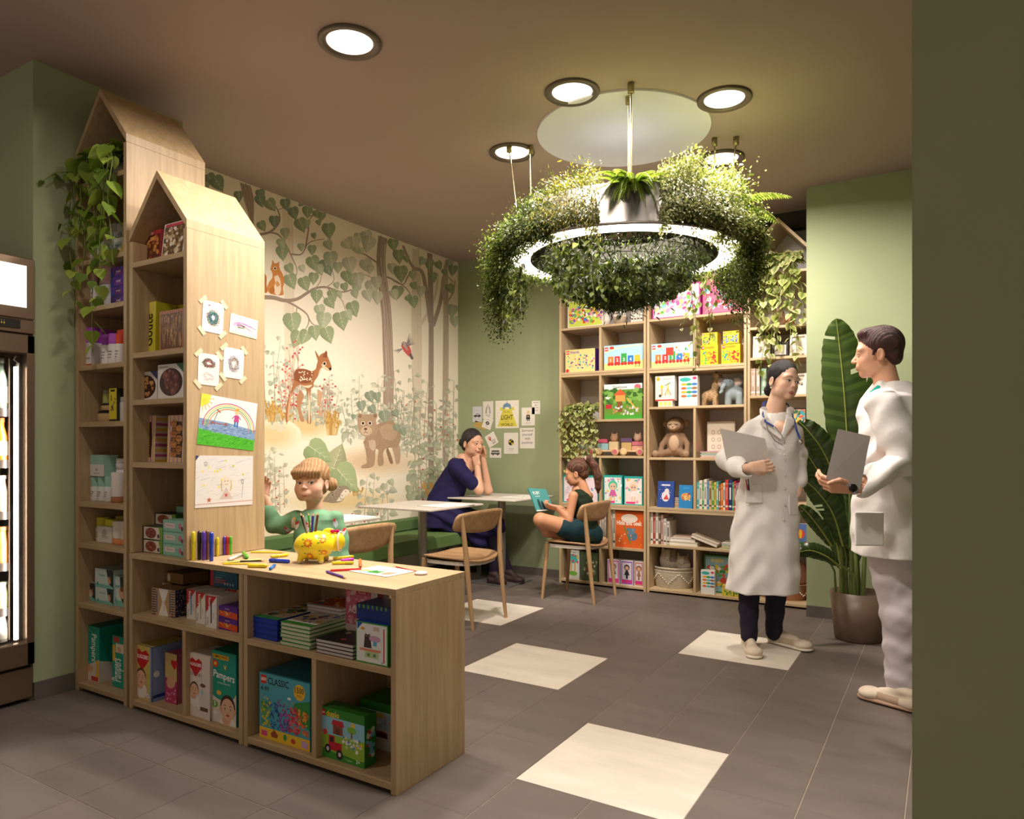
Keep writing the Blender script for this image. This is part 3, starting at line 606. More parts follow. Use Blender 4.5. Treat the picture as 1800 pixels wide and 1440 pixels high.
for r in (.15, .28, .40, .49):
 z = .03-.14*math.sqrt(max(0, 1-(r/RI)**2)); mb.tube([(r*math.cos(2*PI*i/32), r*math.sin(2*PI*i/32), z) for i in range(33)], .0022, 5, cap=False)
mb.build('wire_basket', mat('dark_wire', '2a2a26', .5, .6), lamp)
for (u, v) in ((1109, 146), (1105, 166), (895, 253), (933, 256), (1256, 243), (1294, 241)):
 x, y, _ = on_z(u, v, CEIL); x -= LC.x; y -= LC.y; r = math.hypot(x, y); xx, yy = x/r*.53, y/r*.53
 xx, yy = x, y
 if r > .6: xx, yy = x*.6/r, y*.6/r
 rod = MB().tube([(x, y, CEIL-LZ-.03), (xx, yy, .05)], .0045, 8).build('hanging_rod', BRASS, lamp)
 MB().lathe([(.0, 0), (.017, 0), (.017, .05), (0, .05)], 12, M=Matrix.Translation((x, y, CEIL-LZ-.05)), cap=False).build('rod_mount', BRASS, rod)
area('added_upfill', (0, 0, .24), .3, .5, (.97, .93, 1), (PI, 0, 0), 120, lamp)  # added lamp facing up, brightens the white ceiling disc
# lamps added above the ring to brighten the plants and the white disc
for k in range(6):
 a = 2*PI*k/6+.3; area('added_upfill', (.50*math.cos(a), .50*math.sin(a), .05), .07, .55, (1, .9, .74), (PI, 0, 0), 150, lamp)
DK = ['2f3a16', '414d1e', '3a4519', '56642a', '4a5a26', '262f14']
MD = ['5d6b2a', '74813a', '49571f', '6b7a30', '869348']
YL = ['857c1c', '9c8e24', '6a6e1c', 'a89a30', '5a621e', '464f1a']
PA = ['9c9c70', '8a8f58', 'aca982', '757c42', '646c38', 'b4b08a']
FR = ['9db04a', '86a03a', 'b4c25e', '77902f']
VG = ['6f8a3a', '8a9a45', '5e7530']; VE = ['d6d293', 'c3c97a', 'e0dca6']
def ring_pts(a0, a1, n, r0, r1):
 a = RNG.uniform(a0, a1, n); r = RNG.uniform(r0, r1, n); return a, r
def clump(label, name, a0, a1, zt, n, cols, size, drop, out=.08, rr=.53, kind='tiny', thick=.14, noise=.05, dn=None, rin=None):
 """a bushy, overhanging plant along the planter between two angles; zt top height above the ring, drop how far it trails below"""
 a = RNG.uniform(a0, a1, n); am = (a0+a1)/2; e = 1-np.abs(a-am)/((a1-a0)/2)      # 0 at ends
 e = np.sqrt(np.clip(e, 0, 1))
 nb = 26; ph = RNG.uniform(0, 2*PI, nb); fr = RNG.uniform(4, 30, nb)
 top = zt*(.45+.55*e)*(1+.12*sum(np.sin(a*fr[i]+ph[i]) for i in range(5)))
 low = drop*(.35+.65*e)*(1+.22*sum(np.sin(a*fr[i]*1.7+ph[i]) for i in range(5, 9)))
 s = RNG.uniform(0, 1, n)**.8               # along the arch: 0 crown, 1 hanging tip
 r = np.where(s < .45, rr+(s/.45)*(out+.10), rr+.10+out+(.02+.03*np.sin(a*9))*(s-.45))
 z = np.where(s < .45, top*np.cos(s/.45*PI/2*.8), top*.3-(low+top*.3)*((s-.45)/.55)**1.0)
 r += RNG.normal(0, thick*.35, n)*(1-.4*s); z += RNG.normal(0, noise*.6, n)
 r = np.maximum(r, .44)
 pos = np.stack([r*np.cos(a), r*np.sin(a), z], 1)
 o = np.stack([np.cos(a), np.sin(a), np.zeros(n)], 1)
 down = np.where(s < .3, .5, -1.1)[:, None]*np.array([0, 0, 1.])
 ax = unit(o*.6+down*.8+RNG.normal(0, .55, (n, 3))); nm = unit(o+np.array([0, 0, .6])+RNG.normal(0, .5, (n, 3)))
 root = thing('trailing_plant', label, 'plant', (LC.x, LC.y, LZ))
 leaves('foliage', pos, ax, nm, size*RNG.uniform(.6, 1.3, n), pal(cols, n), kind, LEAF, root)
 mb = MB()
 for k in range(14):
  q = RNG.uniform(a0+.05, a1-.05); z1 = -drop*RNG.uniform(.3, .8)
  mb.tube([(rr*math.cos(q), rr*math.sin(q), .1), ((rr+out)*math.cos(q), (rr+out)*math.sin(q), zt*.5), ((rr+out+.1)*math.cos(q), (rr+out+.1)*math.sin(q), zt*.2), ((rr+out+.11)*math.cos(q+.02), (rr+out+.11)*math.sin(q+.02), z1)], .003, 5)
 mb.build('stems', STEM, root); return root
def strands(label, name, spec, cols, size, kind='heart', var=None, group=None, parentloc=None, mat_=None, cat='plant', step=.035, root=None):
 """vines: each spec = list of 3D points relative to the lamp centre; leaves alternate along them"""
 loc = parentloc or (LC.x, LC.y, LZ)
 root = root or thing('trailing_vine', label, cat, loc, 0, group)
 P = []; A = []; Nn = []; S = []; mb = MB()
 for pts in spec:
  pv = [Vector(p) for p in pts]; mb.tube(pts, .0022, 5)
  L = sum((pv[i+1]-pv[i]).length for i in range(len(pv)-1)); d = .0; k = 0
  while d < L:
   q = d; i = 0
   while i < len(pv)-2 and q > (pv[i+1]-pv[i]).length: q -= (pv[i+1]-pv[i]).length; i += 1
   seg = (pv[i+1]-pv[i]); t = seg.normalized(); p = pv[i]+t*min(q, seg.length)
   s = RNG.uniform(.7, 1.25)*size*(1-.35*d/L)
   a = k*2.4+RNG.uniform(-.6, .6); side = Vector((math.cos(a), math.sin(a), 0));
   o = Vector((math.cos(a), math.sin(a), .1))
   P.append(p+side*.01); A.append(side*.75+Vector((0, 0, -.9))+Vector(RNG.normal(0, .25, 3))); Nn.append(o+Vector((0, 0, .7))+Vector(RNG.normal(0, .3, 3))); S.append(s)
   d += step*RNG.uniform(.7, 1.3); k += 1
 n = len(P)
 leaves('foliage', np.array(P), np.array([list(a) for a in A]), np.array([list(a) for a in Nn]), np.array(S), pal(cols, n), kind, LEAF, root, pal(var, n) if var else None)
 mb.build('stems', STEM, root); return root
# angles: the camera looks along +FW, so the side nearest the camera is at atan2(-FW); angles grow anticlockwise seen from above
NEAR = math.atan2(-FW[1], -FW[0])
def A_(deg): return NEAR+math.radians(deg)      # + is towards the picture's right
clump('small-leaved dark green bush arching over the left end of the ring lamp', 'a', A_(-125), A_(-74), .20, 26000, DK+MD, .0165, .32, .08, thick=.18)
clump('dense dark green trailing bush left of the yellow one on the ring lamp', 'a', A_(-80), A_(-42), .24, 20000, DK+['6b7a30'], .016, -.03, .03)
clump('yellow-green feathery bush on the front left of the ring lamp', 'a', A_(-50), A_(-19), .33, 15000, YL+DK[:3], .023, -.05, .01, kind='blade', thick=.2)
clump('pale cream-green shrubby plant on the front right of the ring lamp', 'a', A_(8), A_(44), .37, 20000, PA+['5f6a34'], .0165, -.07, .02, thick=.18, noise=.05)
clump('pale bushy plant on the right of the ring lamp, beside the palm frond', 'a', A_(38), A_(70), .33, 17000, PA+MD, .017, -.04, .03, thick=.2, noise=.06)
clump('dark green hanging bush at the right end of the ring lamp', 'a', A_(62), A_(112), .24, 24000, DK+MD, .0165, .24, .06, thick=.17)
clump('dark green foliage along the far side of the ring lamp', 'a', A_(118), A_(235), .17, 6500, DK+MD, .024, -.05, .0, thick=.12)
# fern in the gap
def frond(mb_pos, base, d, L, rise, droop, w, n=26):
 """pinnate frond: list of (pos, axis, normal, size)"""
 d = Vector(d).normalized(); side = d.cross(Vector((0, 0, 1))).normalized(); out = []; rib = []
 for i in range(n):
  t = (i+1)/n; p = Vector(base)+d*L*t+Vector((0, 0, rise*t-droop*t*t)); tg = (d*L+Vector((0, 0, rise-2*droop*t))).normalized(); rib.append(tuple(p))
  for s in (-1, 1): out.append((p, side*s*.95+tg*.35+Vector((0, 0, -.15)), Vector((0, 0, 1))+tg*.1, w*math.sin(PI*min(1, t*.93+.06))**.6+.003))
 return out, [tuple(base)]+rib
def fern(label, loc, fr, cols, name='fern', cat='fern'):
 root = thing(name, label, cat, loc); L = []; mb = MB()
 for (d, ln, rise, droop, w, n) in fr:
  o, rib = frond(None, (0, 0, 0), d, ln, rise, droop, w, n); L += o; mb.tube(rib, .0018, 5)
 leaves('fronds', np.array([list(a[0]) for a in L]), np.array([list(a[1]) for a in L]), np.array([list(a[2]) for a in L]), np.array([a[3] for a in L]), pal(cols, len(L)), 'pinna', LEAF, root)
 mb.build('stems', STEM, root); return root
def at_ring(deg, r, z=0): a = A_(deg); return (LC.x+r*math.cos(a), LC.y+r*math.sin(a), LZ+z)
fr = []
for k in range(44):
 a = A_(-5)+RNG.uniform(-1.9, 1.9); fr.append(((math.cos(a), math.sin(a), 0), RNG.uniform(.10, .24), RNG.uniform(.12, .26), RNG.uniform(.14, .30), .024, 34))
fern('bright green fern spilling over the metal front of the ring lamp', at_ring(-4, .56, .19), fr, FR)
fr = []
for (dz, ln, ri, dr) in ((60, .34, .22, .20), (95, .30, .16, .22), (20, .22, .2, .2), (120, .26, .1, .2)):
 a = A_(dz); fr.append(((math.cos(a), math.sin(a), 0), ln, ri, dr, .07, 24))
fern('arching palm fronds sticking out on the right of the ring lamp', at_ring(72, .58, .22), fr, ['8b9a4a', '6f8238', 'a3ae62'], 'palm', 'palm')
# plants hanging inside the ring
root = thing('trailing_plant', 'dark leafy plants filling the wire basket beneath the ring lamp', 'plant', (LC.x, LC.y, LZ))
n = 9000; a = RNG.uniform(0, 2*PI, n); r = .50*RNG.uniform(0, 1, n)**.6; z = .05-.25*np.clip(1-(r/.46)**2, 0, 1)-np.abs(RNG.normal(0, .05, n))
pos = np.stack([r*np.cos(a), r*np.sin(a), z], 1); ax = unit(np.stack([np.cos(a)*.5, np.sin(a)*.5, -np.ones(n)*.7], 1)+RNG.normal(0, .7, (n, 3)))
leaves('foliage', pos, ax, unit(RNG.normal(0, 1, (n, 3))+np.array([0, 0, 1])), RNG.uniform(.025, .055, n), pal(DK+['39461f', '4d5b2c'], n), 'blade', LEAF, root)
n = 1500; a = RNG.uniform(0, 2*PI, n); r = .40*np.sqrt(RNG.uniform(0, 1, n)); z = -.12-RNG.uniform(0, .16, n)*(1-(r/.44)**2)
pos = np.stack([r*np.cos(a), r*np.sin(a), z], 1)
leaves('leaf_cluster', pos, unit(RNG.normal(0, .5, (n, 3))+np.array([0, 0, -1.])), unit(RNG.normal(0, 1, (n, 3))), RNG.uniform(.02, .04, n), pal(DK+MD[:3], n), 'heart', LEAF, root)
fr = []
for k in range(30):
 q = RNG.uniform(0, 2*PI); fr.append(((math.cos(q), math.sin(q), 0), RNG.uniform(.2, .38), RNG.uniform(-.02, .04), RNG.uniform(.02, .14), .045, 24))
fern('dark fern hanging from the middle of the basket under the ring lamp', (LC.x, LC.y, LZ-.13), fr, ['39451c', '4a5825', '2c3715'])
# vines trailing below the ring
def vines(label, degs, r, z0, lens, cols=DK+MD, size=.034, **kw):
 sp = []
 for d, l in zip(degs, lens):
  a = A_(d); pts = []
  for i in range(9): t = i/8; rr_ = r+.02*math.sin(t*5+d); aa = a+.05*math.sin(t*4+d*3); pts.append((rr_*math.cos(aa), rr_*math.sin(aa), z0-l*t))
  sp.append(pts)
 strands(label, 'v', sp, cols, size, **kw)
vines('leafy vine strands hanging lowest at the left end of the ring lamp', [-96+i*2.6 for i in range(15)], .685, -.12, [.16+.13*abs(math.sin(i*1.9)) for i in range(15)], step=.014)
vines('leafy vine strands hanging inside the ring just right of its left end', [-52+i*3 for i in range(11)], .50, .0, [.20+.16*abs(math.sin(i*2.1)) for i in range(11)], step=.014)
vines('dark vines hanging from the front centre of the basket', [-20+i*5 for i in range(10)], .36, -.08, [.12+.10*abs(math.sin(i*2.7)) for i in range(10)], step=.014)
vines('light green vine trailing far below the right side of the ring lamp', [112, 116, 121, 126, 131], .63, .0, [.30, .46, .40, .62, .34], cols=VG+MD, size=.048, var=VE, step=.035)
# ================================================================ smooth organic modelling (distance fields turned into meshes)
def _n(v): return np.array(v, float)
class Field:
 """union of rounded shapes; mesh() walks a voxel grid and joins the crossing points into quads"""
 def __init__(s): s.p = []
 def _add(s, f, lo, hi, col, k, op, cr=None): s.p.append((f, _n(lo), _n(hi), lin(col) if isinstance(col, str) else col, k, op)); return s
 def cap(s, a, b, r1, r2=None, col='ffffff', k=.01, op='+', flat=None):
  a, b = _n(a), _n(b); r2 = r1 if r2 is None else r2; ab = b-a; L2 = ab@ab+1e-12; R = max(r1, r2)
  def f(P):
   t = np.clip(((P-a)@ab)/L2, 0, 1); D = P-(a+t[..., None]*ab)
   if flat is not None: ax, q = flat; ax = _n(ax)/np.linalg.norm(ax); h = D@ax; D = D+(h*(1/q-1))[..., None]*ax
   return np.sqrt((D*D).sum(-1))-(r1+(r2-r1)*t)
  return s._add(f, np.minimum(a, b)-R, np.maximum(a, b)+R, col, k, op)
 def path(s, pts, rs, col='ffffff', k=.01, flat=None):
  for i in range(len(pts)-1): s.cap(pts[i], pts[i+1], rs[i], rs[i+1], col, k, '+', flat)
  return s
 def ell(s, c, r, col='ffffff', k=.01, op='+', rot=None):
  c, r = _n(c), _n(r); Rm = np.array((rot or Matrix.Identity(3)).to_3x3()); m = r.max()
  def f(P):
   Q = (P-c)@Rm; k0 = np.sqrt(((Q/r)**2).sum(-1)); k1 = np.sqrt(((Q/(r*r))**2).sum(-1))+1e-9
   return k0*(k0-1)/k1
  return s._add(f, c-m, c+m, col, k, op)
 def box(s, c, h, rad=.005, col='ffffff', k=.005, op='+', rot=None):
  c, h = _n(c), _n(h); Rm = np.array((rot or Matrix.Identity(3)).to_3x3()); m = np.linalg.norm(h)
  def f(P):
   Q = np.abs((P-c)@Rm)-(h-rad); return np.sqrt((np.maximum(Q, 0)**2).sum(-1))+np.minimum(Q.max(-1), 0)-rad
  return s._add(f, c-m, c+m, col, k, op)
 def loft(s, st, col='ffffff', k=.015, fold=None, op='+', p=2.0):
  """st: stations (z, cx, cy, ax, ay, yaw) going up; elliptical sections; fold(angle, t) multiplies the radius"""
  S = _n(st); z = S[:, 0]; R = S[:, 3:5].max()
  def f(P):
   Z = np.clip(P[..., 2], z[0], z[-1]); g = [np.interp(Z, z, S[:, i]) for i in range(1, 6)]
   x, y = P[..., 0]-g[0], P[..., 1]-g[1]; c, s_ = np.cos(g[4]), np.sin(g[4]); X = x*c+y*s_; Y = -x*s_+y*c
   a, b = g[2], g[3]
   if fold is not None:
    m = fold(np.arctan2(Y/b, X/a), (Z-z[0])/(z[-1]-z[0])); a, b = a*m, b*m
   q = (np.abs(X/a)**p+np.abs(Y/b)**p)**(1/p); d = (q-1)*np.minimum(a, b)
   dz = np.abs(P[..., 2]-Z)
   return np.where(dz > 0, np.sqrt(np.maximum(d, 0)**2+dz**2)+np.minimum(d, 0)*0+np.where(d < 0, 0, 0), d)
  lo = _n([S[:, 1].min()-R*1.15, S[:, 2].min()-R*1.15, z[0]]); hi = _n([S[:, 1].max()+R*1.15, S[:, 2].max()+R*1.15, z[-1]])
  return s._add(f, lo, hi, col, k, op)
 def mesh(s, name, res, mats, parent=None, disp=None, smooth=1, colfn=None, loc=None, M=None):
  plus = [q for q in s.p if q[5] == '+']; pad = res*4
  lo = np.min([q[1] for q in plus], 0)-pad; hi = np.max([q[2] for q in plus], 0)+pad; n = np.ceil((hi-lo)/res).astype(int)+1
  F = np.full(n, 1.0, np.float32)
  X = [lo[i]+res*np.arange(n[i]) for i in range(3)]
  for (f, a, b, c, k, op) in s.p:
   e = k+res*3; i0 = np.clip(((a-e-lo)/res).astype(int), 0, n-1); i1 = np.clip(((b+e-lo)/res).astype(int)+2, 1, n)
   if (i1 <= i0).any(): continue
   sl = tuple(slice(i0[j], i1[j]) for j in range(3)); G = np.stack(np.meshgrid(*[X[j][sl[j]] for j in range(3)], indexing='ij'), -1)
   d = f(G).astype(np.float32); A = F[sl]
   if op == '+': h = np.clip(.5+.5*(A-d)/max(k, 1e-6), 0, 1); F[sl] = A*(1-h)+d*h-k*h*(1-h)
   else: h = np.clip(.5-.5*(A+d)/max(k, 1e-6), 0, 1); F[sl] = A*(1-h)+(-d)*h+k*h*(1-h)
  if disp is not None:
   G = np.stack(np.meshgrid(*X, indexing='ij'), -1); near = np.abs(F) < .03; F[near] += disp(G[near]).astype(np.float32)
  ins = F < 0; cs = [ins[:-1, :-1, :-1], ins[1:, :-1, :-1], ins[:-1, 1:, :-1], ins[1:, 1:, :-1], ins[:-1, :-1, 1:], ins[1:, :-1, 1:], ins[:-1, 1:, 1:], ins[1:, 1:, 1:]]
  cnt = sum(c.astype(np.int8) for c in cs); act = (cnt > 0) & (cnt < 8); idx = np.argwhere(act); vid = np.full(act.shape, -1, np.int64); vid[act] = np.arange(len(idx))
  acc = np.zeros((len(idx), 3)); num = np.zeros(len(idx))
  off = [(0, 0, 0), (1, 0, 0), (0, 1, 0), (1, 1, 0), (0, 0, 1), (1, 0, 1), (0, 1, 1), (1, 1, 1)]
  val = [F[idx[:, 0]+o[0], idx[:, 1]+o[1], idx[:, 2]+o[2]] for o in off]
  for a in range(8):
   for b in range(a+1, 8):
    if sum(abs(off[a][j]-off[b][j]) for j in range(3)) != 1: continue
    m = (val[a] < 0) != (val[b] < 0); t = np.where(m, val[a]/(val[a]-val[b]+1e-12), 0)
    for j in range(3): acc[:, j] += np.where(m, off[a][j]+t*(off[b][j]-off[a][j]), 0)
    num += m
  V = lo+res*(idx+acc/np.maximum(num, 1)[:, None]); Q = []
  for ax in range(3):
   o1, o2 = [(1, 2), (2, 0), (0, 1)][ax]; sh = [slice(None)]*3; sh[ax] = slice(0, -1); s2 = [slice(None)]*3; s2[ax] = slice(1, None)
   A, B = ins[tuple(sh)], ins[tuple(s2)]; E = np.argwhere(A != B); E = E[(E[:, o1] > 0) & (E[:, o2] > 0) & (E[:, o1] < n[o1]-1) & (E[:, o2] < n[o2]-1)]
   if not len(E): continue
   fl = A[E[:, 0], E[:, 1], E[:, 2]]
   def g(d1, d2): e = E.copy(); e[:, o1] -= d1; e[:, o2] -= d2; return vid[e[:, 0], e[:, 1], e[:, 2]]
   q = np.stack([g(1, 1), g(0, 1), g(0, 0), g(1, 0)], 1); q[~fl] = q[~fl][:, ::-1]; Q.append(q)
  Q = np.concatenate(Q); Q = Q[(Q >= 0).all(1)]
  ed = np.concatenate([Q[:, [0, 1]], Q[:, [1, 2]], Q[:, [2, 3]], Q[:, [3, 0]]])
  for _ in range(smooth):
   S_ = np.zeros_like(V); N_ = np.zeros(len(V))
   for a, b in ((0, 1), (1, 0)): np.add.at(S_, ed[:, a], V[ed[:, b]]); np.add.at(N_, ed[:, a], 1)
   V = V*.5+.5*S_/np.maximum(N_, 1)[:, None]
  # colour of the nearest shape
  best = np.full(len(V), 9e9); C = np.zeros((len(V), 3))
  for (f, a, b, c, k, op) in s.p:
   if op == '-' or c is None: continue
   m = ((V > a-.03) & (V < b+.03)).all(1)
   if not m.any(): continue
   d = f(V[m]); w = np.where(m)[0]; u = d < best[w]; best[w[u]] = d[u]; C[w[u]] = c
  if colfn is not None: C = colfn(V, C)
  if M is not None: V = V@np.array(M.to_3x3()).T+np.array(M.translation)
  return raw_mesh(name, V, Q, C, mats, parent, loc)
def raw_mesh(name, V, Q, C, m, parent=None, loc=None):
 me = bpy.data.meshes.new(name); me.vertices.add(len(V)); me.vertices.foreach_set('co', V.astype(np.float32).ravel())
 me.loops.add(Q.size); me.polygons.add(len(Q)); me.loops.foreach_set('vertex_index', Q.ravel().astype(np.int32)); me.polygons.foreach_set('loop_start', np.arange(0, Q.size, Q.shape[1], dtype=np.int32))
 me.polygons.foreach_set('use_smooth', np.ones(len(Q), bool)); at = me.color_attributes.new('Col', 'FLOAT_COLOR', 'POINT')
 at.data.foreach_set('color', np.concatenate([C, np.ones((len(C), 1))], 1).astype(np.float32).ravel()); me.materials.append(m); me.update(); me.validate()
 o = bpy.data.objects.new(name, me); COLL.objects.link(o)
 if parent: o.parent = parent
 if loc is not None: o.location = loc
 return o
def join_raw(name, objs, m, parent=None):
 """merge several grid meshes into one object"""
 V = []; Q = []; C = []; o0 = 0
 for o in objs:
  me = o.data; v = np.empty(len(me.vertices)*3, np.float32); me.vertices.foreach_get('co', v); v = v.reshape(-1, 3); q = np.empty(len(me.loops), np.int32); me.loops.foreach_get('vertex_index', q)
  c = np.empty(len(me.vertices)*4, np.float32); me.color_attributes['Col'].data.foreach_get('color', c)
  V.append(v); Q.append(q.reshape(-1, 4)+o0); C.append(c.reshape(-1, 4)[:, :3]); o0 += len(v); bpy.data.objects.remove(o)
 return raw_mesh(name, np.concatenate(V), np.concatenate(Q), np.concatenate(C), m, parent)
# ================================================================ furniture
CHW = wood('chair_oak', 'b8936a', '98734e', (9, 2.0, 9), .5); CHL = wood('chair_leg_oak', 'bf9b72', 'a4825c', (14, 14, 2), .5)
LAM = mat('chair_white_frame', 'c9c0b4', .5)
def chair(x, y, rz, label, group=None):
 t = thing('dining_chair', label, 'chair', (x, y, 0), rz, group)
 # local frame: sitter faces +y
 n = 12; top = [];
 def sz(u, v): return .455-.018*math.cos(u*PI/2)*(1-.3*v)+.012*abs(u)**3+(.006*v if v > 0 else 0)
 vs = []; fs = []; N = 12
 out = [(lambda a: (math.copysign(abs(math.cos(a))**.55, math.cos(a))*.235, math.copysign(abs(math.sin(a))**.55, math.sin(a))*.215))(2*PI*i/40) for i in range(40)]
 rings = [(1, 0), (.96, .004), (.8, .0), (.5, 0), (.2, 0)]
 for k, dz in rings:
  for (a, b) in out: vs.append((a*k, b*k, sz(a*k/.235, b*k/.215)+dz))
 for r in range(len(rings)-1):
  for i in range(40): j = (i+1) % 40; fs.append((r*40+i, r*40+j, r*40+40+j, r*40+40+i))
 fs.append(tuple(range(160, 200)))
 m0 = len(vs); vs += [(a*.985, b*.985, sz(a/.235, b/.215)-.013) for a, b in out]; fs += [(i, m0+i, m0+(i+1) % 40, (i+1) % 40) for i in range(40)]; fs.append(tuple(range(m0+39, m0-1, -1)))
 MB().add(vs, fs, smooth=True).build('seat', CHW, t)
 # white apron frame under the seat
 mb = MB(); o2 = [(a*.93, b*.93) for a, b in out]
 vs = [(a, b, .436+.004*abs(a/.22)) for a, b in o2]+[(a, b, .402+.012*abs(a/.22)) for a, b in o2]; mb.add(vs, [(j, i, 40+i, 40+j) for i in range(40) for j in ((i+1) % 40,)]+[tuple(range(40, 80))[::-1]], smooth=False); mb.build('seat_frame', LAM, t)
 for sx in (-1, 1):
  MB().tube([(sx*.195, .170, .44), (sx*.205, .185, .22), (sx*.215, .205, 0)], [.017, .016, .0115], 12, sx=1.0).build('leg', CHL, t)
  MB().tube([(sx*.205, -.240, 0), (sx*.204, -.213, .22), (sx*.204, -.19, .44), (sx*.218, -.178, .62), (sx*.236, -.172, .75)], [.0115, .016, .0185, .016, .012], 12).build('leg', CHL, t)
 # curved backrest
 vs = []; fs = []; NX, NZ = 18, 6
 for layer in (0, 1):
  for i in range(NX+1):
   u = -1+2*i/NX; w = .285; yb = -.196+.055*(u*u)-.0+(-.014 if layer else 0); h = .155*(1-.28*abs(u)**2.5); zc = .70+.004*u*u
   for k in range(NZ+1): v = -1+2*k/NZ; e = 1-.10*abs(v)**4; vs.append((u*w*e, yb-.02*v, zc+h/2*v+ (0.0)))
 Q = (NX+1)*(NZ+1)
 for i in range(NX):
  for k in range(NZ): a = i*(NZ+1)+k; b = a+NZ+1; fs.append((a, b, b+1, a+1)); fs.append((Q+a, Q+a+1, Q+b+1, Q+b))
 for i in range(NX):
  a = i*(NZ+1); b = a+NZ+1; fs.append((Q+a, Q+b, b, a)); fs.append((a+NZ, b+NZ, Q+b+NZ, Q+a+NZ))
 for k in range(NZ): a = k; fs.append((a, a+1, Q+a+1, Q+a)); a = NX*(NZ+1)+k; fs.append((a+1, a, Q+a, Q+a+1))
 MB().add(vs, fs, smooth=True).build('backrest', CHW, t)
 return t
RZ = PI/2      # faces -x
chair(-2.885, 4.05, RZ, 'empty oak chair with curved backrest at the middle white table')
chair(-2.92, 2.93, RZ, 'oak chair half hidden behind the toddler and the oak counter')
chair(-2.525, 5.15, RZ, 'oak chair that the girl in the green top sits on')
TOPM = mat('table_laminate', 'cfc8bd', .45, var=.02, vscale=3); PEDM = mat('satin_steel', '9a9691', .38, .75)
def table(x, y, s, h, label):
 t = thing('cafe_table', label, 'table', (x, y, 0))
 MB().box(-s, s, -s, s, h-.014, h, bev=.003).build('table_top', TOPM, t)
 mb = MB(); mb.box(-.17, .17, -.17, .17, h-.022, h-.014); mb.build('top_plate', PEDM, t)
 MB().lathe([(.034, .010), (.034, h-.022)], 24, cap=False).build('column', PEDM, t)
 MB().box(-.2, .2, -.2, .2, 0, .010, bev=.002).build('base_plate', PEDM, t)
 return t
table(-3.39, 3.08, .335, .76, 'white cafe table behind the toddler with a white sheet on it')
table(-3.41, 4.28, .335, .76, 'white cafe table in the middle beside the empty oak chair')
table(-3.375, 5.36, .345, .76, 'white cafe table where the woman in the blue dress rests her elbows')
BG = mat('bench_green', '59753e', .75, bump=.15, bscale=500); BG2 = mat('bench_green_side', '4f6a3a', .8, bump=.15, bscale=500)
b = thing('upholstered_bench', 'long green upholstered bench along the painted wall', 'bench', (-3.9, 4.0, 0))
MB().box(-.25, .27, -1.50, 1.78, .34, .455, bev=.012).build('seat', BG, b)
MB().box(-.265, -.17, -1.50, 1.78, .455, .56, bev=.012).build('backrest', BG2, b)
for yy in (-1.35, -.7, 0, .7, 1.5):
 mb = MB(); mb.box(-.2, .2, yy-.015, yy+.015, 0, .02); mb.box(.17, .2, yy-.015, yy+.015, .02, .34); mb.box(-.2, -.17, yy-.015, yy+.015, .02, .34); mb.build('leg', PEDM, b)
# ---------------------------------------------------------------- drinks cooler (front lies in the wall corner plane, facing the shop)
COOL = mat('cooler_bronze_steel', '8a7460', .35, .7, bump=.05, bscale=40, stretch=(1, 1, 12))
f = thing('drinks_cooler', 'tall bronze metal drinks cooler with lit header at the left edge', 'fridge', (-3.672, 1.37, 0))
Y0, Y1 = -.35, .325
MB().box(-.62, -.60, Y0, Y1, .05, 2.09).box(-.60, -.05, Y0, Y0+.02, .05, 2.09).box(-.60, -.05, Y1-.02, Y1, .05, 2.09).box(-.60, -.05, Y0, Y1, .05, .285).box(-.60, -.05, Y0, Y1, 1.68, 1.80).build('cabinet', mat('cooler_inside', '3a332e', .5), f)
mb = MB(); mb.box(-.62, 0, Y0, Y1, 1.80, 2.09, bev=.006); mb.build('header', COOL, f)
MB().box(.0005, .004, Y0+.04, .288, 1.855, 2.05).build('header_light_panel', mat('lit_panel', 'fffaf0', .4, emit=1.3, ecol='fffaf2'), f)
a = Art(2.4); a.bg('2a2420')
for i in range(9): a.ell(.3+i*.26, .45, .07, .12, 'e2c94a', 10); a.ell(.3+i*.26, .72, .04, .05, 'c9c9c9', 8)
MB().box(0, .003, .10, .262, 1.755, 1.795, '2a2420').art(a, (.003, .10, 1.755), (0, .04, 0), (0, 0, .04)).build('control_display', PRINT, f)
mb = MB(); mb.box(-.05, -.002, Y0, Y1, 1.735, 1.80, bev=.004); mb.build('control_strip', COOL, f)
d = mb = MB(); mb.box(-.045, 0, Y0, Y1, 1.64, 1.73, bev=.005); mb.box(-.045, 0, Y0, Y1, .18, .29, bev=.005); mb.box(-.045, 0, .292, Y1, .18, 1.73, bev=.005); mb.box(-.045, 0, Y0, Y0+.05, .18, 1.73, bev=.005); door = mb.build('door', COOL, f)
MB().box(-.028, -.022, Y0+.05, .292, .29, 1.64).build('door_glass', mat('clear_glass', 'ffffff', .0, trans=1), door)
MB().box(-.58, -.02, Y0, Y1, .02, .165, bev=.005).build('kick_plate', COOL, f)
MB().box(-.060, -.048, .260, .272, .30, 1.58).build('light_tube', mat('tube_glow', 'fff6e8', .5, emit=7, ecol='fff4e4'), f)
MB().box(-.060, -.048, .276, .280, .30, 1.60).build('light_tube_holder', mat('pale_plastic', 'd8d2c8', .5), f)
area('cooler_lamp', (-.07, .235, .95), .02, 2.2, (1, .95, .88), (PI/2, 0, PI*.82), 170, f, 'RECTANGLE').data.size_y = 1.2
mb = MB(); mb.tube([(-.052, .266, 1.63), (-.052, .257, 1.612), (-.052, .273, 1.600), (-.052, .266, 1.58)], .003, 6); mb.build('light_cable', mat('pale_plastic', 'd8d2c8', .5), f)
